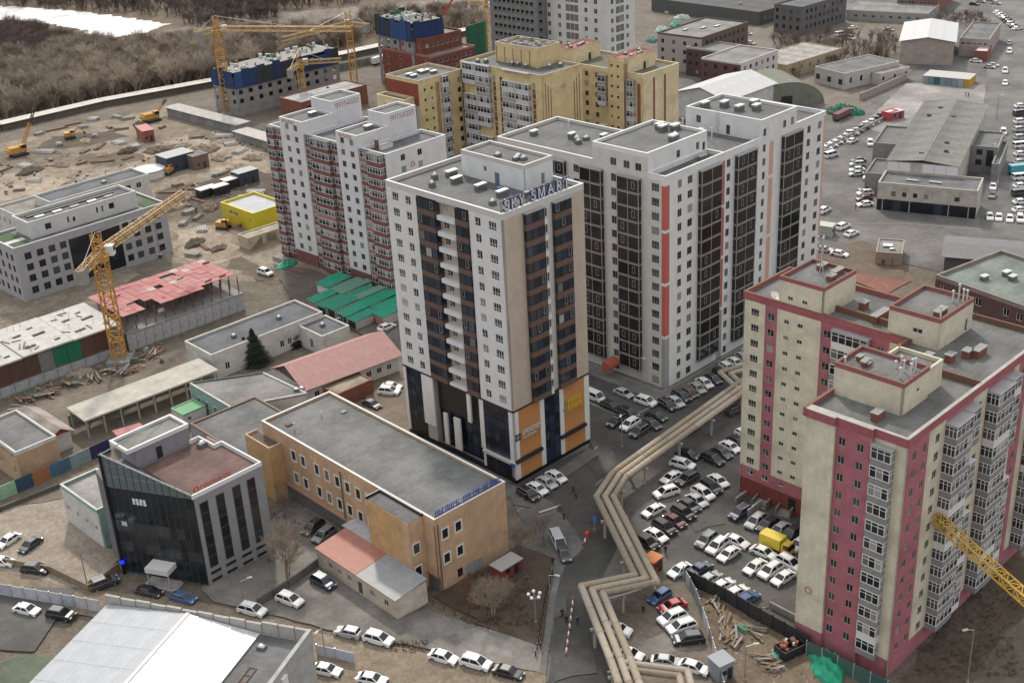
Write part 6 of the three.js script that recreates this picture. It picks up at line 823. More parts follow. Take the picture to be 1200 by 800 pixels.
// ---------------------------------------------------------------- vehicles
const RUBB = mat(.018, .018, .018, { rough: .8 }), CARGL = mat(.012, .014, .017, { rough: .06 }), RIM = mat(.35, .35, .36, { rough: .35, metal: .7 }), HEADL = mat(.6, .6, .58, { rough: .15 }), TAILL = mat(.35, .015, .012, { rough: .25 });
const PAINT = { white: [.74, .74, .73], pearl: [.66, .655, .63], silver: [.4, .4, .405], grey: [.16, .165, .17], dark: [.045, .046, .05], black: [.016, .016, .018], red: [.4, .025, .025], maroon: [.09, .02, .025], blue: [.05, .1, .24], navy: [.02, .03, .07], beige: [.36, .33, .27], teal: [.05, .3, .36], yellow: [.62, .42, .03], brown: [.12, .07, .045] };
const paint = c => mat(...PAINT[c], { rough: .35, clear: 1 });
const wheelG = (() => { const t = new THREE.CylinderGeometry(.33, .33, .23, 16).rotateX(PI / 2); return t; })(), rimG = new THREE.CylinderGeometry(.2, .2, .245, 12).rotateX(PI / 2);
function bodyG(pts, W) { const s = new THREE.Shape(pts.map(p => new THREE.Vector2(...p))); const g = new THREE.ExtrudeGeometry(s, { depth: W - .26, bevelEnabled: true, bevelSize: .1, bevelThickness: .13, bevelSegments: 3 }); g.translate(0, 0, -(W - .26) / 2); return g; }
function frustum(x0, x1, X0, X1, y0, y1, w0, w1) { // lower rectangle x0..x1, upper X0..X1
  const p = [[x0, y0, -w0 / 2], [x1, y0, -w0 / 2], [x1, y0, w0 / 2], [x0, y0, w0 / 2], [X0, y1, -w1 / 2], [X1, y1, -w1 / 2], [X1, y1, w1 / 2], [X0, y1, w1 / 2]], f = [[0, 1, 2, 3], [4, 7, 6, 5], [0, 4, 5, 1], [1, 5, 6, 2], [2, 6, 7, 3], [3, 7, 4, 0]], v = [];
  for (const q of f) for (const i of [0, 1, 2, 0, 2, 3]) v.push(...p[q[i]]); const g = new THREE.BufferGeometry(); g.setAttribute('position', new THREE.Float32BufferAttribute(v, 3)); g.setAttribute('uv', new THREE.Float32BufferAttribute(new Float32Array(v.length / 3 * 2), 2)); g.computeVertexNormals(); return g;
}
const CARS = {};
function carShape(type) {
  if (CARS[type]) return CARS[type];
  let o;
  if (type === 'sedan') o = { L: 4.6, W: 1.78, body: [[-2.12, .36], [-2.18, .7], [-2.08, .84], [-1.3, .88], [.95, .86], [1.8, .75], [2.1, .6], [2.14, .36]], gh: [-1.8, 1.15, -1.1, .35, .95, 1.42, 1.68, 1.3], wx: 1.4 };
  else if (type === 'hatch') o = { L: 4.1, W: 1.74, body: [[-1.98, .32], [-2, .85], [-1.9, 1], [.85, .98], [1.75, .84], [1.95, .62], [1.95, .32]], gh: [-1.95, 1.1, -1.6, .25, .97, 1.5, 1.66, 1.3], wx: 1.25 };
  else if (type === 'suv') o = { L: 4.75, W: 1.9, body: [[-2.2, .42], [-2.26, .8], [-2.18, 1.02], [-2, 1.06], [1, 1.04], [1.85, .94], [2.15, .8], [2.22, .6], [2.18, .42]], gh: [-2.15, 1.35, -1.7, .42, 1.12, 1.7, 1.76, 1.36], wx: 1.45 };
  else if (type === 'van') o = { L: 4.8, W: 1.85, body: [[-2.3, .38], [-2.33, 1.1], [1.5, 1.12], [2.2, .9], [2.3, .7], [2.3, .38]], gh: [-2.32, 2.0, -2.2, 1.2, 1.1, 1.95, 1.78, 1.55], wx: 1.5 };
  else o = { L: 5.2, W: 1.85, body: [[-2.5, .45], [-2.52, 1.02], [.95, 1.05], [2.2, .98], [2.5, .75], [2.5, .45]], gh: [-.7, 1.4, -.5, .8, 1.03, 1.7, 1.76, 1.5], wx: 1.6 };
  o.bodyG = bodyG(o.body, o.W); o.glassG = frustum(...o.gh);
  const [x0, x1, X0, X1, y0, y1, w0, w1] = o.gh, q = (a, b) => beamG(a, b, .1);
  o.roofG = merge([frustum(X0 - .06, X1 + .08, X0 + .1, X1 - .1, y1 - .03, y1 + .07, w1 + .08, w1 - .15), ...[-1, 1].flatMap(s => [q(V3(x0, y0, s * w0 / 2 * .98), V3(X0, y1, s * w1 / 2)), q(V3(x1, y0, s * w0 / 2 * .98), V3(X1, y1, s * w1 / 2)), q(V3((x0 + x1) / 2 - .1, y0, s * w0 / 2), V3((X0 + X1) / 2, y1, s * w1 / 2))])]);
  return CARS[type] = o;
}
const carLabels = {};
function car(px, py, dx, dy, type, color, where, group, far) {
  const P = at(px, py), q = at(px + dx * 4, py + dy * 4).sub(P), s = carShape(type), kind = { sedan: 'sedan', hatch: 'hatchback', suv: 'SUV', van: 'minivan', pickup: 'pickup truck' }[type];
  const T = thing('parked_car', `${{ pearl: 'off-white', dark: 'dark grey', teal: 'turquoise' }[color] ?? color} ${kind} ${where}`, 'car', P.x, P.z, Math.atan2(-q.z, q.x) + rnd(-.05, .05), group, .035), pm = paint(color);
  part(T, 'body', s.bodyG, pm); part(T, 'window', s.glassG, CARGL); part(T, 'roof', s.roofG, pm);
  for (const x of [-s.wx, s.wx]) for (const z of [-1, 1]) { const w = part(T, 'wheel', wheelG, RUBB, x, .33, z * (s.W / 2 - .1)); if (!far) part(w, 'rim', rimG, RIM); }
  if (far) return T;
  for (const z of [-1, 1]) { part(T, 'headlight', boxG(-.06, .07, -.09, .09, -.2, .2), HEADL, s.L / 2 - .09, .68 + (s.W > 1.84 ? .14 : 0), z * (s.W / 2 - .32)); part(T, 'taillight', boxG(-.07, .06, -.1, .1, -.16, .16), TAILL, -s.L / 2 + .06, .78 + (s.W > 1.84 ? .12 : 0), z * (s.W / 2 - .3)); }
  part(T, 'bumper', boxG(-.08, .1, 0, .16, -s.W / 2 + .2, s.W / 2 - .2), mat(.04, .04, .04), s.L / 2 - .06, .34, 0);
  if (type === 'pickup') part(T, 'cargo_bed', boxG(-2.4, -.8, 1.03, 1.08, -.78, .78), M_DARK);
  if (type === 'suv' && color !== 'black') part(T, 'roof_rail', bars([[-1.6, .3, 0, .05, -.62, -.57], [-1.6, .3, 0, .05, .57, .62]]), M_GALV, 0, 1.8, 0);
  return T;
}
function cars(where, group, list, far) { for (const c of list) car(...c, where, group, far); }
cars('parked on the street below the white L-shaped block', 'cars on the street below the white block', [[696, 468, 1, .42, 'van', 'white'], [731, 464, 1, .45, 'sedan', 'silver'], [757, 474, 1, .35, 'suv', 'white'], [716, 480, 1, .42, 'suv', 'black'], [736, 488, 1, .42, 'suv', 'black']]);
cars('standing at the kerb island in front of the street row', 'cars at the kerb island', [[723, 497, -1, .6, 'suv', 'black'], [738.5, 501, -1, .62, 'suv', 'white'], [750, 509, -1, .62, 'suv', 'dark'], [769, 491, 1, .4, 'sedan', 'black'], [764, 500, 1, .55, 'sedan', 'dark']]);
cars('in the nose-in row along the white block wall', 'cars along the white block wall', [[782, 478, 1, .65, 'suv', 'black'], [792, 474, 1, .65, 'sedan', 'silver'], [799, 468, 1, .65, 'suv', 'black'], [808, 463, 1, .65, 'sedan', 'maroon'], [817.5, 458, 1, .65, 'sedan', 'beige'], [826, 452, 1, .65, 'sedan', 'white'], [836, 447, 1, .65, 'sedan', 'dark'], [845, 441, 1, .65, 'hatch', 'black'], [853, 434, 1, .65, 'hatch', 'white'], [862, 428, 1, .65, 'sedan', 'white'], [871, 422, 1, .65, 'sedan', 'silver'], [880, 416, 1, .65, 'sedan', 'white']]);
cars('parked half hidden behind the heating pipes', 'cars behind the heating pipes', [[851, 470, 1, -.3, 'sedan', 'white'], [842, 478, 1, -.4, 'hatch', 'white'], [832, 486, 1, -.5, 'sedan', 'dark'], [820, 495, 1, -.5, 'sedan', 'silver'], [808, 506, 1, -.5, 'sedan', 'black'], [862, 484, 1, -.5, 'suv', 'dark']]);
cars('in the upper car park row nearest the pipes', 'cars in the upper car park', [[856, 527, 1, .5, 'sedan', 'white'], [865, 521, 1, .5, 'sedan', 'black'], [846, 534, 1, .5, 'sedan', 'dark'], [835, 542, 1, .5, 'suv', 'black'], [873, 513, 1, .5, 'hatch', 'white'], [800, 548, 1, .25, 'suv', 'white'], [787, 563, -1, .55, 'sedan', 'white'], [806, 565, -1, .55, 'suv', 'dark'], [781, 581, -1, .3, 'suv', 'white'], [766, 602, -1, .55, 'sedan', 'white'], [806, 536, 1, .3, 'sedan', 'black']]);
cars('in the angled middle row of the car park', 'cars in the angled middle row', [[758, 640, 1, .6, 'suv', 'black'], [769, 631, 1, .6, 'sedan', 'white'], [779, 622, 1, .6, 'suv', 'black'], [791, 614, 1, .6, 'sedan', 'maroon'], [801, 605, 1, .6, 'suv', 'black'], [808, 596, 1, .6, 'sedan', 'dark'], [817, 590, 1, .6, 'sedan', 'silver'], [824, 582, 1, .6, 'suv', 'white'], [833, 575, 1, .6, 'suv', 'black'], [842, 567, 1, .6, 'sedan', 'white']]);
cars('in the cluster before the ramps of the pink and cream block', 'cars before the ramps', [[868, 605, -1, .65, 'suv', 'navy'], [886, 615, -1, .7, 'suv', 'silver'], [900, 620, -1, .7, 'suv', 'black'], [914, 624, -1, .7, 'sedan', 'silver'], [928, 630, -1, .7, 'suv', 'black'], [937, 641, -1, .7, 'sedan', 'white']]);
cars('standing in the middle of the car park', 'cars in the middle of the car park', [[828, 637, -1, .75, 'suv', 'grey'], [841, 644, -1, .72, 'suv', 'white'], [854, 653, -1, .72, 'sedan', 'white'], [863, 638, 1, .45, 'sedan', 'white']]);
cars('in the tight block of cars near the yellow lorry', 'cars near the yellow lorry', [[895, 651, 1, .42, 'sedan', 'white'], [885, 668, -1, .62, 'sedan', 'white'], [903, 673, -1, .65, 'suv', 'white'], [918, 681, -1, .65, 'sedan', 'white'], [925, 664, 1, .5, 'suv', 'white']]);
cars('in the lower row against the dark metal fence', 'cars against the dark metal fence', [[797, 672, -1, .55, 'sedan', 'white'], [819, 673, 1, -.65, 'pickup', 'navy'], [832, 682, 1, -.62, 'sedan', 'silver'], [847, 690, 1, -.62, 'sedan', 'white'], [863, 698, 1, -.62, 'sedan', 'white'], [876, 706, 1, -.62, 'sedan', 'blue']]);
cars('on the gravel lot beside the lower pipes', 'cars on the gravel lot', [[773, 703, -1, .6, 'hatch', 'blue'], [788, 714, -1, .35, 'sedan', 'red'], [788, 728, -1, .35, 'suv', 'white'], [799, 739, -1, .3, 'suv', 'white'], [807, 753, -1, .15, 'suv', 'black'], [781, 779, 1, .12, 'sedan', 'silver'], [813, 786, 1, .3, 'sedan', 'white'], [737, 770, 1, .3, 'sedan', 'white'], [725, 742, 1, .3, 'hatch', 'white']]);
cars('beside the tower podium forecourt', 'cars beside the tower podium', [[619, 583, 1, .6, 'suv', 'black'], [630, 576, 1, .55, 'sedan', 'white'], [641, 569, 1, .55, 'sedan', 'silver'], [652, 562, 1, .55, 'sedan', 'white']]);
cars('driving down the dark road', 'cars driving down the dark road', [[661, 652, .35, 1, 'sedan', 'dark'], [654, 638, .4, 1, 'van', 'silver']]);
cars('parked along the dirt street verge', 'cars along the dirt street', [[408, 745, -1, -.25, 'hatch', 'silver'], [444, 753, 1, .28, 'suv', 'white'], [520, 774, 1, .28, 'sedan', 'white'], [558, 781, 1, .25, 'suv', 'white'], [596, 792, 1, .25, 'sedan', 'black'], [383, 789, 1, .2, 'sedan', 'white'], [436, 800, 1, .2, 'sedan', 'white']]);
cars('in the forecourt near the cream annex', 'cars near the cream annex', [[340, 707, 1, .4, 'suv', 'white'], [379, 686, 1, .6, 'suv', 'navy'], [296, 719, 1, .3, 'suv', 'white'], [380, 631, -1, .75, 'suv', 'grey'], [367, 622, -1, .75, 'suv', 'black']]);
cars('on the dirt street by the glass office', 'cars by the glass office', [[42, 671, 1, .12, 'suv', 'black'], [122, 687, 1, -.35, 'suv', 'dark'], [175, 697, 1, .2, 'sedan', 'black'], [215, 704, 1, .25, 'sedan', 'blue'], [3, 662, 1, .1, 'sedan', 'white']]);
cars('on the tan car park beside the painted fence', 'cars on the tan car park', [[10, 637, -1, .65, 'sedan', 'white'], [36, 642, -1, .75, 'sedan', 'black']]);
cars('behind the pale grey hoarding', 'cars behind the hoarding', [[32, 718, 1, .2, 'sedan', 'white'], [72, 724, 1, .22, 'suv', 'black']]);
cars('beside the far wall of the tower podium', 'cars beside the far podium wall', [[459, 456, 1, .1, 'sedan', 'white'], [456, 462, 1, .1, 'suv', 'white'], [436, 477, 1, .45, 'sedan', 'black']]);
cars('near the green-roofed garages', 'cars near the garages', [[453, 386, 1, -.45, 'sedan', 'white'], [311, 322, 1, .35, 'suv', 'white'], [443, 376, 1, -.4, 'sedan', 'grey']]);
const wc = ['white', 'white', 'white', 'pearl', 'silver', 'black', 'dark', 'silver', 'white'];
{ const L = []; for (let i = 0; i < 13; i++) L.push([968 + i * 6.1, 176 - i * 3.5, 1, -.05, pick(['sedan', 'suv', 'sedan', 'hatch']), pick(wc)]); cars('in the long row along the low grey wall', 'cars along the low grey wall', L, true); }
cars('in the stacked row beside the market hall wing', 'cars beside the market hall wing', [[1006, 190, -1, .05, 'sedan', 'dark'], [1005, 195, -1, .05, 'suv', 'silver'], [1004.5, 201, -1, .05, 'sedan', 'white'], [1004, 206, -1, .05, 'sedan', 'silver'], [1021, 211, -1, 0, 'suv', 'white']], true);
cars('parked against the beige front of the market hall', 'cars at the market hall front', [[1015, 224, -1, .1, 'sedan', 'maroon'], [1014, 229, -1, .1, 'suv', 'pearl'], [1013, 235, -1, .1, 'sedan', 'maroon'], [1014, 241.5, -1, .1, 'sedan', 'white']], true);
cars('in the open lot behind the white block', 'cars in the open lot', [[999, 167, 1, -.45, 'sedan', 'white'], [1020, 170, .1, 1, 'suv', 'white'], [988, 268, 1, -.5, 'suv', 'white'], [998, 276, 1, -.45, 'sedan', 'white'], [966, 249, 1, -.5, 'suv', 'white'], [966, 295, 1, .1, 'sedan', 'silver'], [984, 300, 1, .2, 'sedan', 'white'], [974, 184, 1, -.3, 'van', 'white']], true);
cars('in the short row at the avenue corner', 'cars at the avenue corner', [[1160, 256, .05, 1, 'sedan', 'white'], [1170.5, 257, .05, 1, 'sedan', 'white'], [1183.5, 258.5, .05, 1, 'sedan', 'white'], [1195.5, 259, .05, 1, 'suv', 'white']], true);
cars('parked beside the market hall on the avenue', 'cars beside the avenue', [[1166, 213, -.1, 1, 'sedan', 'white'], [1164, 221, -.1, 1, 'sedan', 'white'], [1163, 231, -.1, 1, 'sedan', 'grey'], [1176, 157, .05, 1, 'suv', 'white'], [1175, 165, .05, 1, 'sedan', 'grey'], [1172.5, 172, .1, 1, 'sedan', 'maroon'], [1178, 99, 0, 1, 'sedan', 'white'], [1178, 85, 0, 1, 'suv', 'white'], [1183, 62, 0, 1, 'suv', 'white'], [1183, 52, 0, 1, 'sedan', 'grey']], true);
{ const L = []; for (let i = 0; i < 14; i++) L.push([1197 - (i % 2), 126 + i * 9.4, 1, -.1, pick(['sedan', 'suv', 'sedan', 'van']), i === 8 ? 'teal' : pick(wc)]); cars('in the long row on the far side of the avenue', 'cars on the far side of the avenue', L, true); }
{ const L = []; for (let i = 0; i < 8; i++) L.push([1170 + i * 3.2, 16 + i * 2.7, 1, -.15, pick(['sedan', 'suv']), pick(wc)]); for (const [x, y] of [[1150, 3], [1160, 1], [1168, 5], [1144, 73], [1164, 78], [1160, 80], [1142, 6]]) L.push([x, y, 1, .1, 'sedan', pick(wc)]); cars('at the top end of the avenue', 'cars at the top end of the avenue', L, true); }
{ const L = []; for (const [x, y, t, c] of [[920, 29, 'van', 'white'], [932, 30, 'sedan', 'white'], [944, 30, 'sedan', 'grey'], [898, 24, 'van', 'dark'], [904, 17, 'sedan', 'white'], [1000, 34, 'sedan', 'white'], [985, 42, 'van', 'white'], [996, 46, 'van', 'white'], [1042, 36, 'sedan', 'white'], [868, 36, 'sedan', 'silver'], [876, 41, 'sedan', 'white'], [880, 52, 'sedan', 'beige'], [938, 38, 'suv', 'white']]) L.push([x, y, 1, rnd(-.4, .3), t, c]); cars('in the dusty yard behind the brown apartments', 'cars in the dusty yard', L, true); }
// lorries and long vehicles
function lorry(p, d, label, cabM, boxM, L = 6.5, h = 2.9) { const P = at(...p), q = at(p[0] + d[0] * 4, p[1] + d[1] * 4).sub(P), T = thing('lorry', label, 'lorry', P.x, P.z, Math.atan2(-q.z, q.x), undefined, .035); part(T, 'cargo_box', boxG(-L / 2, L / 2 - 1.8, .8, h, -1.05, 1.05), boxM); const c = part(T, 'cab', frustum(L / 2 - 1.7, L / 2, L / 2 - 1.6, L / 2 - .4, .6, 2.2, 1.9, 1.6), cabM); part(c, 'window', frustum(L / 2 - 1.3, L / 2 - .02, L / 2 - 1.3, L / 2 - .42, 1.4, 2.12, 1.82, 1.64), CARGL); part(T, 'chassis', boxG(-L / 2 + .1, L / 2 - .1, .45, .79, -.6, .6), M_DARK); for (const x of [-L / 2 + 1, L / 2 - 1]) for (const z of [-.95, .95]) part(T, 'wheel', wheelG, RUBB, x, .36, z); return T; }
const YP = paint('yellow'), WP = paint('white'); lorry([911, 645], [1, .42], 'yellow box lorry in the crowded car park', YP, mat(.66, .5, .06, { rough: .5 }), 5.6, 2.7);
lorry([988, 42 + 96], [1, -.5], 'long flatbed lorry with red load behind the white block', WP, mat(.2, .1, .1, { tex: 'stain', size: 2 }), 11, 2.6); lorry([1012, 22], [1, .03], 'long white lorry at the dusty yard', WP, WHT, 14, 3.4); lorry([975, 26], [1, .05], 'orange-red truck at the dusty yard', mat(.4, .09, .04), mat(.42, .1, .05), 9, 3.4); lorry([447, 74], [1, -.3], 'white bus-like lorry beyond the tarpaulin shell', WP, WHT, 10, 3.2); lorry([1196, 204], [1, -.1], 'turquoise lorry in the far avenue row', paint('teal'), paint('teal'), 7, 3); lorry([250, 46], [1, .06], 'white lorry at the river bank road', WP, WHT, 9, 3.2);
{ const P = at(1040, 138); hut('red and white bus stall at the end of the car row', [1048, 139], 6, 3, 2.6, mat(.3, .08, .09), mat(.5, .42, .42), .5, 'stall'); }
// ---------------------------------------------------------------- street furniture and clutter
{ const RB = mat(.32, .06, .05, { rough: .5 }), WB = mat(.68, .68, .66, { rough: .5 }); const line = (a, b, n, lab) => { const A = at(...a), B = at(...b), d = B.clone().sub(A), th = Math.atan2(-d.z, d.x), L = d.length() / n; for (let i = 0; i < n; i++) { const q = A.clone().addScaledVector(d, (i + .5) / n), T = thing('road_barrier', (i % 2 ? 'white' : 'red') + ' plastic barrier block in the line ' + lab, 'barrier', q.x, q.z, th, 'barrier blocks ' + lab, .03); const s = new THREE.Shape([[-.2, 0], [.2, 0], [.15, .2], [.07, .55], [-.07, .55], [-.15, .2]].map(v => new THREE.Vector2(...v))), g = new THREE.ExtrudeGeometry(s, { depth: L * .8, bevelEnabled: false }); g.rotateY(PI / 2); g.translate(-L * .4, 0, 0); part(T, 'block', g, i % 2 ? WB : RB); part(T, 'rib', boxG(-L * .1, L * .1, .2, .57, -.1, .1), i % 2 ? WB : RB); } }; line([672, 702], [663, 771], 15, 'down the middle of the dark road'); line([691, 622], [683, 641], 5, 'beside the pipe bend'); }
function pole(label, p, H, kind, name = 'lamp_post') { const P = at(...p), T = thing(name, label, name === 'lamp_post' ? 'street lamp' : 'pole', P.x, P.z, rnd(6)); part(T, 'post', tubeG(V3(0, 0, 0), V3(0, H, 0), .11, .07, 8), mat(.22, .21, .19, { rough: .6 })); part(T, 'base', new THREE.CylinderGeometry(.22, .28, .4, 10).translate(0, .2, 0), CONC); if (kind === 'arm') { part(T, 'arm', tubeG(V3(0, H, 0), V3(1.3, H + .3, 0), .05, .05, 6), M_GALV); part(T, 'lamp_head', boxG(1, 1.8, H + .25, H + .42, -.15, .15), mat(.5, .48, .4)); } else if (kind === 'globe') for (let i = 0; i < 5; i++) { const a = i * 1.257, x = Math.cos(a) * .9, z = Math.sin(a) * .9; part(T, 'arm', tubeG(V3(0, H - .6, 0), V3(x, H, z), .04, .04, 5), M_GALV); part(T, 'globe', new THREE.SphereGeometry(.28, 12, 8), mat(.7, .7, .68, { rough: .3 }), x, H + .2, z); } else if (kind === 'sign') part(T, 'sign_plate', boxG(-.5, .5, H - 1.2, H - .1, -.03, .03), mat(.06, .12, .4, { rough: .4 })); return T; }
pole('five-globe lamp post in the planting bed', [628, 730], 5, 'globe'); pole('tall lamp post on the bare earth bank beside the pink block', [1134, 800], 9, 'arm'); pole('lamp post by the railing of the pavement', [645, 712], 6, 'arm'); pole('dark pole beside the yard wall', [287, 712], 5, 'arm'); pole('lamp post between the parked cars and the banner fence', [383, 782], 7, 'arm'); pole('lamp post at the building site corner', [873, 798], 6, 'arm'); pole('blue sign on a short post at the pipe bend', [697, 622], 3, 'sign', 'sign_post'); pole('street lamp at the avenue kerb near the containers', [1168, 140], 8, 'arm'); pole('street lamp beside the parked row of the avenue', [1160, 200], 8, 'arm'); pole('lamp post by the kerb of the tower forecourt', [729, 524], 7, 'arm'); pole('lamp post at the foot of the white block corner', [752, 455], 7, 'arm'); pole('utility pole beside the garages', [404, 392], 7, 'none', 'utility_pole'); pole('utility pole by the dirt street fence', [103, 690], 7, 'none', 'utility_pole');
{ const A = at(632, 606), B = at(656, 598), T = thing('barrier_gate', 'white boom gate at the entrance of the tower forecourt', 'gate', A.x, A.z); part(T, 'boom', beamG(V3(0, 1, 0), B.clone().sub(A).setY(1), .16), mat(.7, .7, .68)); part(T, 'housing', boxG(-.3, .3, 0, 1.1, -.3, .3), mat(.1, .1, .1), B.x - A.x, 0, B.z - A.z); }
{ const A = at(688, 630), B = at(712, 622), T = thing('barrier_gate', 'dark boom gate under the heating pipes', 'gate', A.x, A.z); part(T, 'boom', beamG(V3(0, 1, 0), B.clone().sub(A).setY(1), .14), RUST); part(T, 'housing', boxG(-.3, .3, 0, 1.1, -.3, .3), mat(.5, .05, .04)); }
hut('small orange-red kiosk with sloping roof beside the pipe elbow', [765, 668], 2.4, 2.2, 2.4, mat(.3, .06, .03), mat(.55, .22, .09), .8, 'kiosk'); hut('grey guard booth at the building site gate', [845, 792], 2.6, 2.6, 3, mat(.24, .26, .29), mat(.3, .32, .35), .5, 'guard_booth'); hut('red brick kiosk with flat grey roof in the planting bed', [594, 672], 4.6, 2.6, 2.2, mat(.22, .045, .035, { tex: 'stain', size: 2 }), mat(.3, .29, .28), .75, 'kiosk');
run('metal_fence', 'corrugated grey sheets leaning on the orange building', 'fence', [[545, 676], [566, 664]], { h: 2.2, t: .3, step: 1, m: [TINGR, mat(.24, .24, .24)] });
hut('pale green portable hut at the edge of the open lot', [968, 275], 3.2, 4, 2.8, mat(.34, .38, .34), mat(.4, .43, .38), 1, 'portable_hut');
{ // rubbish skip, green netting heap, planks at the building site
  const P = at(926, 766), T = thing('rubbish_skip', 'dark rubbish skip heaped with rubble', 'skip', P.x, P.z, .5); part(T, 'bin', bars([[-2, 2, 0, .15, -1.2, 1.2], [-2, -1.85, .15, 1.7, -1.2, 1.2], [1.85, 2, .15, 1.7, -1.2, 1.2], [-1.84, 1.84, .15, 1.7, -1.2, -1.05], [-1.84, 1.84, .15, 1.7, 1.05, 1.2]]), M_DARK); for (let i = 0; i < 22; i++) part(T, 'rubble', boxG(0, rnd(.2, .8), 0, rnd(.2, .5), 0, rnd(.2, .7)), pick([WHT, BRICK, CONC, mat(.45, .2, .1)]), rnd(-1.7, 1.2), rnd(1.2, 1.8), rnd(-1, .6), rnd(3));
  const heap = (p, r, h, m, lab, name, grp) => { const Q = at(...p), g = new THREE.SphereGeometry(1, 26, 12, 0, 2 * PI, 0, PI / 2), a = g.attributes.position; for (let i = 0; i < a.count; i++) { const x = a.getX(i), z = a.getZ(i), k = 1 + .1 * Math.sin(x * 5 + z * 3 + p[0]) + .07 * Math.sin(z * 9 - x * 7); a.setXYZ(i, x * r * k, a.getY(i) * h * (1 + .3 * Math.sin(x * 9 + p[1]) * Math.cos(z * 8)), z * r * .6 * k); } g.computeVertexNormals(); metricUV(g); const o = single(name, lab, 'heap', g, m, grp); o.position.copy(Q); o.rotation.y = rnd(3); };
  const GN = mat(.02, .36, .2, { tex: 'stain', size: 2, rough: .7 }); heap([972, 786], 3.8, 1.6, GN, 'bright green netting heaped beside the mesh fence', 'netting_heap'); heap([958, 772], 1.8, .9, GN, 'smaller bright green netting heap by the skip', 'netting_heap'); heap([870, 738], 1.2, .7, GN, 'green sheet among the planks at the building site', 'netting_heap'); heap([910, 768], 1.3, .7, mat(.1, .3, .2), 'pale green bag beside the rubbish skip', 'netting_heap'); heap([335, 312], 3.5, 1.2, TING, 'green tarpaulin heap near the white SUV and beige hut', 'netting_heap'); for (const q of [[975, 132], [985, 128], [995, 130], [1003, 134]]) heap(q, 3.2, 1.8, pick([mat(.03, .2, .13, { tex: 'stain', size: 2 }), mat(.05, .14, .09, { tex: 'stain', size: 2 })]), 'green tarpaulin heap behind the quonset hut', 'tarpaulin_heap', 'tarpaulin heaps behind the quonset hut');
  for (const q of [[792, 30], [800, 22], [775, 36], [788, 14], [764, 48], [880, 20], [886, 24]]) heap(q, 4, 1.8, pick([TING, mat(.1, .25, .2, { tex: 'stain', size: 2 }), mat(.3, .4, .36)]), 'green sheeted heap on the far building plot', 'sheeted_heap', 'sheeted heaps on the far plot');
  const SP = [SAND, SANDL, MUD, mat(.22, .185, .145, { tex: 'sand', size: 9, rough: 1 })]; for (const [x, y, r, hh] of [[150, 178, 4, 1.4], [186, 178, 5, 1.8], [214, 172, 3.5, 1.2], [122, 182, 3, 1], [70, 194, 4, 1.2], [34, 202, 5, 1.5], [236, 178, 6, 2], [258, 186, 4, 1.2], [218, 232, 4, 1.5], [205, 244, 3.5, 1.3], [246, 244, 4, 1.4], [164, 148, 4, 1.6], [100, 166, 3, 1], [282, 198, 5, 1.6], [296, 186, 4, 1.3], [228, 286, 4, 1.2], [256, 292, 3, 1], [20, 452, 4, 1.3], [95, 438, 3, 1]]) heap([x, y], r, hh, pick(SP), 'loose spoil heap on the building yard', 'spoil_heap', 'spoil heaps on the building yard');
  for (const q of [[868, 596 + 140], [858, 745], [850, 728], [842, 715], [836, 704], [862, 752], [905, 784], [893, 772], [884, 742], [848, 742]]) { const Q = at(...q), T2 = thing('plank_pile', 'pile of boards and scrap on the building site', 'scrap', Q.x, Q.z, rnd(3), 'scrap piles on the building site'); for (let i = 0; i < 7; i++) part(T2, 'plank', boxG(-rnd(.8, 2), rnd(.8, 2), 0, .1, -.15, .15), pick([WOODP, mat(.15, .11, .08), CONC, mat(.2, .14, .09), mat(.28, .27, .25)]), rnd(-.5, .5), .1 + i * .09, rnd(-.8, .8), rnd(-.5, .5)); }
  for (const q of [[30, 470], [60, 462], [84, 450], [110, 444], [128, 436], [20, 482], [160, 424], [180, 416], [48, 492 - 28], [150, 436]]) { const Q = at(...q), T2 = thing('plank_pile', 'pile of timber and scrap at the foot of the half-built slab', 'scrap', Q.x, Q.z, rnd(3), 'scrap piles at the half-built slab'); for (let i = 0; i < 8; i++) part(T2, 'plank', boxG(-rnd(1, 2.6), rnd(1, 2.6), 0, .14, -.2, .2), pick([WOODP, mat(.15, .11, .08), CONC, mat(.2, .14, .09), mat(.06, .12, .09), mat(.2, .09, .07)]), rnd(-.8, .8), .1 + i * .11, rnd(-1.2, 1.2), rnd(-.7, .7)); }
  { const Q = at(62, 522), T2 = thing('firewood_pile', 'brown pile of boards beside the white shed with red fascia', 'wood pile', Q.x, Q.z, .7); for (let i = 0; i < 26; i++) part(T2, 'board', boxG(-rnd(1.5, 3.5), rnd(1.5, 3.5), 0, .16, -.2, .2), pick([mat(.14, .08, .05), WOODP, mat(.1, .065, .045)]), rnd(-.6, .6), .1 + (i % 9) * .13, rnd(-2, 2), rnd(-.15, .15)); }
}
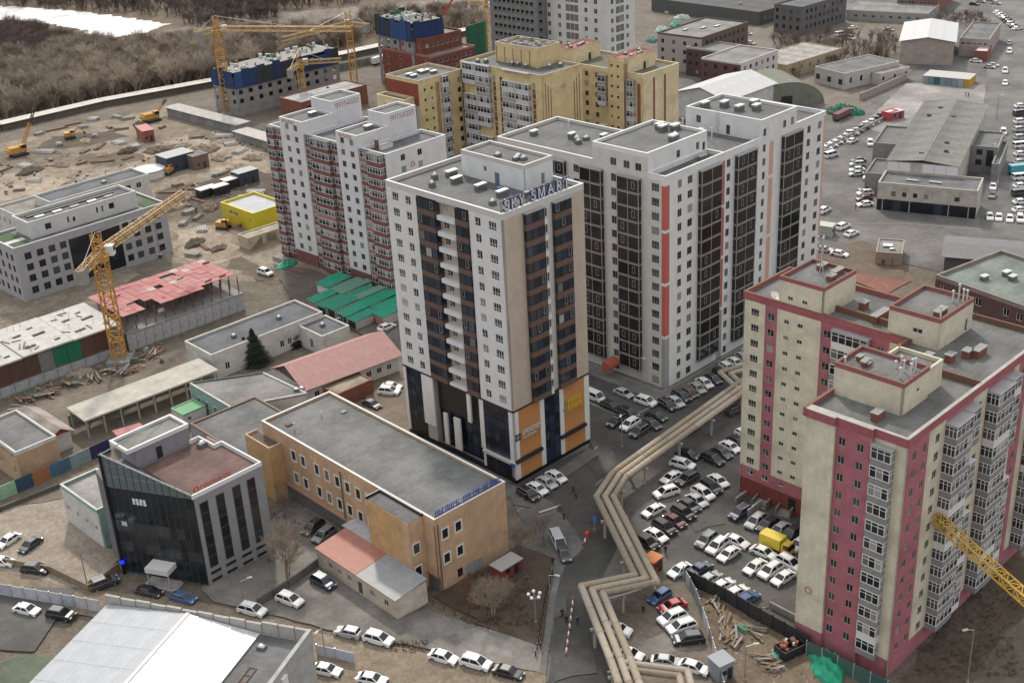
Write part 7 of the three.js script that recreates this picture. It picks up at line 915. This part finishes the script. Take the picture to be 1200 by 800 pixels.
// heaps of spoil, sacks and rubbish that give the yards their texture
{ const g = new THREE.DodecahedronGeometry(.5, 0), im = new THREE.InstancedMesh(g, mat(1, 1, 1, { rough: 1 }), 2600), m = new THREE.Matrix4(), c = new THREE.Color(); let n = 0;
  const put = (poly, k, s0, s1, cols) => { for (let i = 0; i < k; i++) { let a = poly[0], b = poly[1], u = rnd(), v = rnd(); const x = a[0] + (b[0] - a[0]) * u, y = a[1] + (b[1] - a[1]) * v + (poly[2] ?? 0) * (x - a[0]), P = at(x, y), s = s0 + (s1 - s0) * Math.pow(rnd(), 3); m.compose(V3(P.x, s * .15, P.z), new THREE.Quaternion().setFromEuler(new THREE.Euler(rnd(6), rnd(6), rnd(6))), V3(s * rnd(.6, 1.6), s * .6, s * rnd(.6, 1.6))); im.setMatrixAt(n, m); const q = pick(cols); im.setColorAt(n++, c.setRGB(...q)); } };
  const E1 = [[.2, .165, .13], [.14, .115, .09], [.26, .23, .19], [.1, .085, .07], [.34, .32, .29], [.16, .12, .085]];
  put([[0, 190], [310, 230], -.15], 520, .2, 1.3, E1); put([[205, 215], [330, 245]], 200, .3, 1.4, E1); put([[0, 440], [190, 470], -.2], 300, .2, 1.2, E1); put([[830, 700], [900, 790]], 200, .15, .7, E1); put([[900, 750], [980, 800], .3], 160, .15, .7, E1); put([[400, 740], [640, 756], .19], 160, .1, .5, [[.1, .07, .05], [.2, .16, .12], [.14, .09, .06]]); put([[520, 660], [630, 740]], 260, .1, .45, [[.06, .045, .03], [.12, .08, .05]]); put([[1080, 660], [1200, 800]], 200, .1, .6, [[.07, .055, .04], [.12, .09, .07]]);
  im.count = n; im.name = 'scattered_rubble'; im.userData = { kind: 'stuff', label: 'loose earth clods and rubble strewn over the yards', category: 'rubble' }; im.castShadow = im.receiveShadow = true; scene.add(im); }
// ---------------------------------------------------------------- people: one continuous surface per figure, from tapered capsules
import { MarchingCubes } from 'three/addons/objects/MarchingCubes.js';
function personG(pose) {
  const N = 56, mc = new MarchingCubes(N, new THREE.MeshStandardMaterial(), false, false, 60000), S = 1.0; mc.isolation = 0;
  const w = pose === 'walk' ? .22 : .04, B = [ // joint a, joint b, radius a, radius b (metres, y up, facing +z)
    [[0, 1.0, 0], [0, 1.38, 0], .15, .17], [[-.12, 1.4, 0], [.12, 1.4, 0], .085, .085], [[0, 1.42, 0], [0, 1.55, .01], .06, .055], [[0, 1.62, .02], [0, 1.68, .02], .098, .1],
    [[-.19, 1.4, 0], [-.24, 1.12, -w * .5], .06, .048], [[-.24, 1.12, -w * .5], [-.23, .88, w * .3], .048, .038], [[.19, 1.4, 0], [.24, 1.12, w * .5], .06, .048], [[.24, 1.12, w * .5], [.23, .88, w * 1.1], .048, .038],
    [[-.09, .95, 0], [-.1, .5, w * .6], .1, .07], [[-.1, .5, w * .6], [-.1, .09, w * .4], .068, .05], [[-.1, .06, w * .4 - .02], [-.1, .05, w * .4 + .16], .05, .04],
    [[.09, .95, 0], [.1, .5, -w * .2], .1, .07], [[.1, .5, -w * .2], [.1, .09, -w * 1.2], .068, .05], [[.1, .06, -w * 1.2 - .02], [.1, .05, -w * 1.2 + .16], .05, .04]];
  const p = new THREE.Vector3(), a = new THREE.Vector3(), b = new THREE.Vector3();
  for (let z = 0; z < N; z++) for (let y = 0; y < N; y++) for (let x = 0; x < N; x++) {
    p.set((x / N - .5) * 2 * S, (y / N - .5) * 2 * S + .9, (z / N - .5) * 2 * S); let d = 9;
    for (const [A, C, r1, r2] of B) { a.fromArray(A); b.fromArray(C).sub(a); const t = Math.max(0, Math.min(1, p.clone().sub(a).dot(b) / b.lengthSq())), e = p.distanceTo(a.addScaledVector(b, t)) - (r1 + (r2 - r1) * t), k = .04, h = Math.max(k - Math.abs(d - e), 0) / k; d = Math.min(d, e) - h * h * k * .25; }
    mc.field[z * N * N + y * N + x] = -d;
  }
  mc.update(); const n = mc.count, g = new THREE.BufferGeometry(), pos = new Float32Array(mc.positionArray.slice(0, n * 3)), nor = new Float32Array(mc.normalArray.slice(0, n * 3)); for (let i = 0; i < n; i++) { pos[i * 3 + 1] += .9; }
  g.setAttribute('position', new THREE.BufferAttribute(pos, 3)); g.setAttribute('normal', new THREE.BufferAttribute(nor, 3)); g.computeVertexNormals(); return g;
}
{
  const base = { stand: personG('stand'), walk: personG('walk') };
  const coat = [[.02, .02, .024], [.03, .03, .045], [.05, .045, .04], [.04, .02, .02]];
  const person = (px, py, turn, pose, label, ci) => { const P = at(px, py), g = base[pose].clone(), p = g.attributes.position, c = new Float32Array(p.count * 3), top = coat[ci % 4], leg = [.018, .019, .024]; for (let i = 0; i < p.count; i++) { const y = p.getY(i), z = p.getZ(i); const q = y > 1.66 || (y > 1.55 && z < -.01) ? [.012, .01, .009] : y > 1.5 ? [.42, .26, .19] : y < .1 ? [.01, .01, .01] : Math.abs(p.getX(i)) > .17 && y < .9 && y > .8 ? [.42, .26, .19] : y < .92 ? leg : top; c.set(q, i * 3); } g.setAttribute('color', new THREE.BufferAttribute(c, 3)); const T = thing('person', label, 'person', P.x, P.z, turn, undefined, .03); part(T, 'body', g, personM); return T; };
  const personM = new THREE.MeshStandardMaterial({ vertexColors: true, roughness: .9 });
  person(616, 588, .5, 'stand', 'person in dark coat standing behind the black SUV at the podium', 0); person(672, 577, 2, 'walk', 'person in black walking on the tower forecourt', 1); person(675, 585, 2.2, 'walk', 'person in dark jacket walking by the forecourt kerb', 2); person(661, 609, 1, 'stand', 'person beside the white boom gate', 0); person(648, 662, 0, 'stand', 'person in dark coat standing at the railing', 3); person(780, 649, .3, 'walk', 'person in black crossing the car park lane', 0); person(754, 719, 0, 'stand', 'person in black standing on the gravel lot', 1); person(760, 782, 0, 'stand', 'person standing between cars on the gravel lot', 2); person(659, 723, .4, 'walk', 'person stepping past the barrier line', 3); person(664, 731, .2, 'walk', 'person in dark coat walking along the barrier line', 0); person(677, 732, 2.8, 'walk', 'person in black walking down the dark road', 1); person(634, 762, 1.5, 'stand', 'person in brown coat at the pavement corner', 2); person(1132, 113, 1, 'stand', 'person in dark clothes standing on the concrete yard', 0); person(1135, 114, 2, 'stand', 'second person in dark clothes on the concrete yard', 1); person(1003, 246, 1, 'stand', 'person standing beside the white sedan at the market hall', 0); person(1035, 311, 0, 'walk', 'person in black on the red court', 1); person(1046, 311, 0, 'walk', 'person in dark coat on the red court edge', 2); person(230, 249, 0, 'stand', 'worker in dark clothes on the muddy yard', 0);
}
// ---------------------------------------------------------------- trees and scrub
function twigs(o) { // bare branching tree as thin three-sided twigs
  const P = [], N = []; const d = new THREE.Vector3(), s = new THREE.Vector3(), t = new THREE.Vector3();
  const seg = (a, b, r1, r2) => { d.copy(b).sub(a).normalize(); s.set(Math.abs(d.y) > .9 ? 1 : 0, Math.abs(d.y) > .9 ? 0 : 1, 0).cross(d).normalize(); t.copy(d).cross(s); const ring = (c, r, k) => { const an = k * 2.0944; return c.clone().addScaledVector(s, Math.cos(an) * r).addScaledVector(t, Math.sin(an) * r); }; for (let k = 0; k < 3; k++) { const a0 = ring(a, r1, k), a1 = ring(a, r1, k + 1), b0 = ring(b, r2, k), b1 = ring(b, r2, k + 1); for (const v of [a0, a1, b1, a0, b1, b0]) P.push(v.x, v.y, v.z); } };
  const grow = (a, dir, len, r, lev) => { const b = a.clone().addScaledVector(dir, len); b.x += rnd(-.06, .06) * len; b.z += rnd(-.06, .06) * len; seg(a, b, r, r * .68); if (lev <= 0) return; const n = lev > 2 ? o.kids : o.kids + (rnd() < .6 ? 1 : 0); for (let i = 0; i < n; i++) { const q = dir.clone().add(V3(rnd(-1, 1), rnd(-.35, .6) + o.up, rnd(-1, 1)).multiplyScalar(o.spread)).normalize(), st = a.clone().lerp(b, i === 0 ? 1 : rnd(.45, 1)); grow(st, q, len * rnd(.6, .82), r * .6, lev - 1); } };
  for (let i = 0; i < (o.stems ?? 1); i++) grow(V3(rnd(-.2, .2) * (o.stems > 1 ? 2 : 0), 0, rnd(-.2, .2) * (o.stems > 1 ? 2 : 0)), V3(rnd(-.2, .2) * (o.lean ?? 1), 1, rnd(-.2, .2) * (o.lean ?? 1)).normalize(), o.h * .3, o.r, o.lev);
  const g = new THREE.BufferGeometry(); g.setAttribute('position', new THREE.Float32BufferAttribute(P, 3)); g.computeVertexNormals(); return g;
}
const BARK = mat(.15, .11, .08, { rough: 1 }), BARKL = mat(.26, .205, .155, { rough: 1 });
function bareTree(label, p, h, o = {}, group) { const P = at(...p), T = thing('bare_tree', label, 'tree', P.x, P.z, rnd(6), group); const r = o.r ?? h * .016; part(T, 'trunk', tubeG(V3(0, -.1, 0), V3(0, h * .28, 0), r * 1.5, r, 8), o.m ?? BARK); part(T, 'crown', twigs({ h, r, kids: 2, lev: 5, spread: .75, up: .15, stems: 3, ...o }), o.m ?? BARK); return T; }
bareTree('tall bare tree between the glass office and the annex', [336, 676], 11, { lev: 7, stems: 4, kids: 3, r: .12, m: BARKL }); bareTree('broad pale bare tree in the planting bed', [577, 722], 8, { lev: 7, stems: 4, kids: 3, spread: 1, r: .11, m: BARKL }); bareTree('rust-brown bare shrub at the corner of the planting bed', [548, 706], 5.5, { lev: 5, stems: 5, kids: 3, r: .05, m: mat(.17, .095, .055) }); bareTree('thin bare tree beside the red brick kiosk', [608, 648], 6, { lev: 5, stems: 4, kids: 3, r: .05 }); bareTree('bare tree by the pavement and forecourt corner', [636, 640], 6.5, { lev: 5, stems: 4, kids: 3, r: .05, m: mat(.15, .09, .06) }); bareTree('slender bare tree under the crane boom', [1092, 742], 7, { lev: 5, stems: 3, kids: 2, r: .05 }); bareTree('pale bare bush next to the dark SUV behind the annex', [333, 600], 5, { lev: 5, stems: 5, kids: 3, r: .05, m: BARKL });
{ const spots = [[868, 108], [905, 84], [920, 62], [932, 70], [944, 78], [950, 58], [962, 48], [975, 60], [990, 52], [1004, 60], [1018, 66], [1030, 54], [1042, 64], [1008, 44], [1050, 58], [968, 70], [935, 92], [925, 104], [884, 112], [1140, 30], [1100, 26], [1120, 22]]; for (const s of spots) bareTree('bare brown tree among the low houses behind the white block', [s[0] + rnd(-3, 3), s[1] + rnd(-2, 2)], rnd(7, 11), { lev: 5, stems: 4, kids: 2, r: .08, m: rnd() < .5 ? BARKL : BARK }, 'bare trees among the low houses'); }
function spruce(label, p, h, R) { const P = at(...p), T = thing('spruce_tree', label, 'tree', P.x, P.z, rnd(6)); part(T, 'trunk', tubeG(V3(0, 0, 0), V3(0, h * .9, 0), .16, .03, 7), BARK); const pos = []; for (let i = 0; i < 9000; i++) { const u = Math.pow(rnd(), .7), y = h * (.06 + .94 * (1 - u)), rr = R * u * (1 + .25 * Math.sin(y * 5)) * Math.pow(rnd(), .35), a = rnd(2 * PI), l = rnd(.2, .42), c = V3(Math.cos(a) * rr, y - rr * .22, Math.sin(a) * rr), d = V3(Math.cos(a), -.35 + rnd(-.3, .3), Math.sin(a)).multiplyScalar(l), s = V3(-Math.sin(a), rnd(-.3, .3), Math.cos(a)).multiplyScalar(l * .32); for (const v of [c.clone().sub(s), c.clone().add(d), c.clone().add(s)]) pos.push(v.x, v.y, v.z); } const g = new THREE.BufferGeometry(); g.setAttribute('position', new THREE.Float32BufferAttribute(pos, 3)); g.computeVertexNormals(); part(T, 'crown', g, mat(.014, .026, .016, { rough: 1, side: 1 })); }
spruce('large dark spruce in the courtyard of the cream building', [300, 426], 8.5, 3.4); spruce('dark spruce touching the larger one', [289, 424], 6, 2.6); spruce('smaller dark spruce in the courtyard corner', [344, 405], 5.6, 2.2);
{ // the bare river woods read as one mass
  const vars = Array.from({ length: 4 }, (_, i) => twigs({ h: 8, r: .11, kids: 3, lev: 4, spread: .8, up: .25, stems: 3 + (i % 2), lean: 2 })), lists = vars.map(() => []);
  const band = (poly, n, h0, h1, cols) => { // quadrilateral in the photograph
    for (let i = 0; i < n; i++) { const u = rnd(), v = rnd(), x0 = poly[0][0] + (poly[1][0] - poly[0][0]) * u, y0 = poly[0][1] + (poly[1][1] - poly[0][1]) * u, x1 = poly[3][0] + (poly[2][0] - poly[3][0]) * u, y1 = poly[3][1] + (poly[2][1] - poly[3][1]) * u; const P = at(x0 + (x1 - x0) * v, y0 + (y1 - y0) * v), q = pick(cols), k = rnd(.75, 1.25); lists[Math.floor(rnd(4))].push([P, rnd(h0, h1) / 8, rnd(6), [q[0] * k, q[1] * k, q[2] * k]]); } };
  const tan = [[.3, .25, .195], [.25, .205, .16], [.34, .285, .225], [.18, .14, .115], [.14, .105, .09]], red = [[.15, .105, .095], [.12, .085, .08], [.18, .13, .11]], drk = [[.1, .077, .07], [.13, .1, .088]];
  band([[-40, 70], [110, 58], [110, 118], [-40, 148]], 700, 5, 10, tan); band([[110, 58], [265, 48], [265, 90], [110, 118]], 700, 5, 10, tan); band([[-60, 30], [60, 34], [60, 62], [-60, 74]], 420, 5, 9, red); band([[60, 44], [130, 56], [150, 66], [60, 66]], 160, 5, 9, tan); band([[-80, -30], [260, -40], [260, 24], [-80, 0]], 800, 6, 10, drk); band([[260, -50], [520, -60], [420, 4], [260, 20]], 520, 6, 10, drk); band([[265, 40], [420, 36], [420, 52], [265, 80]], 320, 5, 10, tan); band([[420, 20], [560, 12], [570, 34], [420, 44]], 160, 5, 10, tan); band([[905, 46], [1048, 40], [1050, 70], [915, 100]], 130, 3, 7, red); band([[1080, 20], [1150, 16], [1160, 34], [1090, 36]], 60, 2, 5, red); band([[0, 80], [300, 56], [300, 84], [0, 140]], 150, 10, 14, [[.38, .32, .25], [.3, .25, .2]]); band([[215, 24], [330, 16], [330, 20], [215, 34]], 70, 5, 8, drk);
  const m = new THREE.Matrix4(), c = new THREE.Color(), wm = mat(1, 1, 1, { rough: 1 });
  vars.forEach((g, k) => { const L = lists[k], im = new THREE.InstancedMesh(g, wm, L.length); L.forEach(([P, s, a, q], i) => { m.compose(P, new THREE.Quaternion().setFromAxisAngle(V3(0, 1, 0), a), V3(s * 1.25, s, s * 1.25)); im.setMatrixAt(i, m); im.setColorAt(i, c.setRGB(...q)); }); im.name = numbered('river_woods'); im.userData = { kind: 'stuff', label: 'leafless brown woods along the frozen river', category: 'woods' }; im.castShadow = im.receiveShadow = true; scene.add(im); });
  // dry grass and weeds on the planting bed and earth bank
  const bl = new THREE.InstancedMesh(twigs({ h: 1.6, r: .03, kids: 3, lev: 2, spread: 1, up: .2, stems: 4, lean: 3 }), wm, 1200); let n = 0; const put = (x0, x1, y0, y1, k, cols) => { for (let i = 0; i < k; i++) { const P = at(rnd(x0, x1), rnd(y0, y1)), s = rnd(.3, .9); m.compose(P, new THREE.Quaternion().setFromAxisAngle(V3(0, 1, 0), rnd(6)), V3(s, s * .8, s)); bl.setMatrixAt(n, m); bl.setColorAt(n++, c.setRGB(...pick(cols))); } }; put(545, 625, 670, 735, 420, [[.13, .085, .055], [.18, .13, .085], [.1, .065, .04]]); put(455, 500, 752, 766, 60, [[.13, .09, .06]]); put(1075, 1190, 690, 795, 520, [[.1, .08, .06], [.14, .11, .08]]); put(300, 350, 600, 660, 120, [[.17, .13, .1]]); bl.count = n; bl.name = 'dry_weeds'; bl.userData = { kind: 'stuff', label: 'dry brown weeds and grass tufts on bare earth', category: 'weeds' }; scene.add(bl);
}
renderer.render(scene, camera);
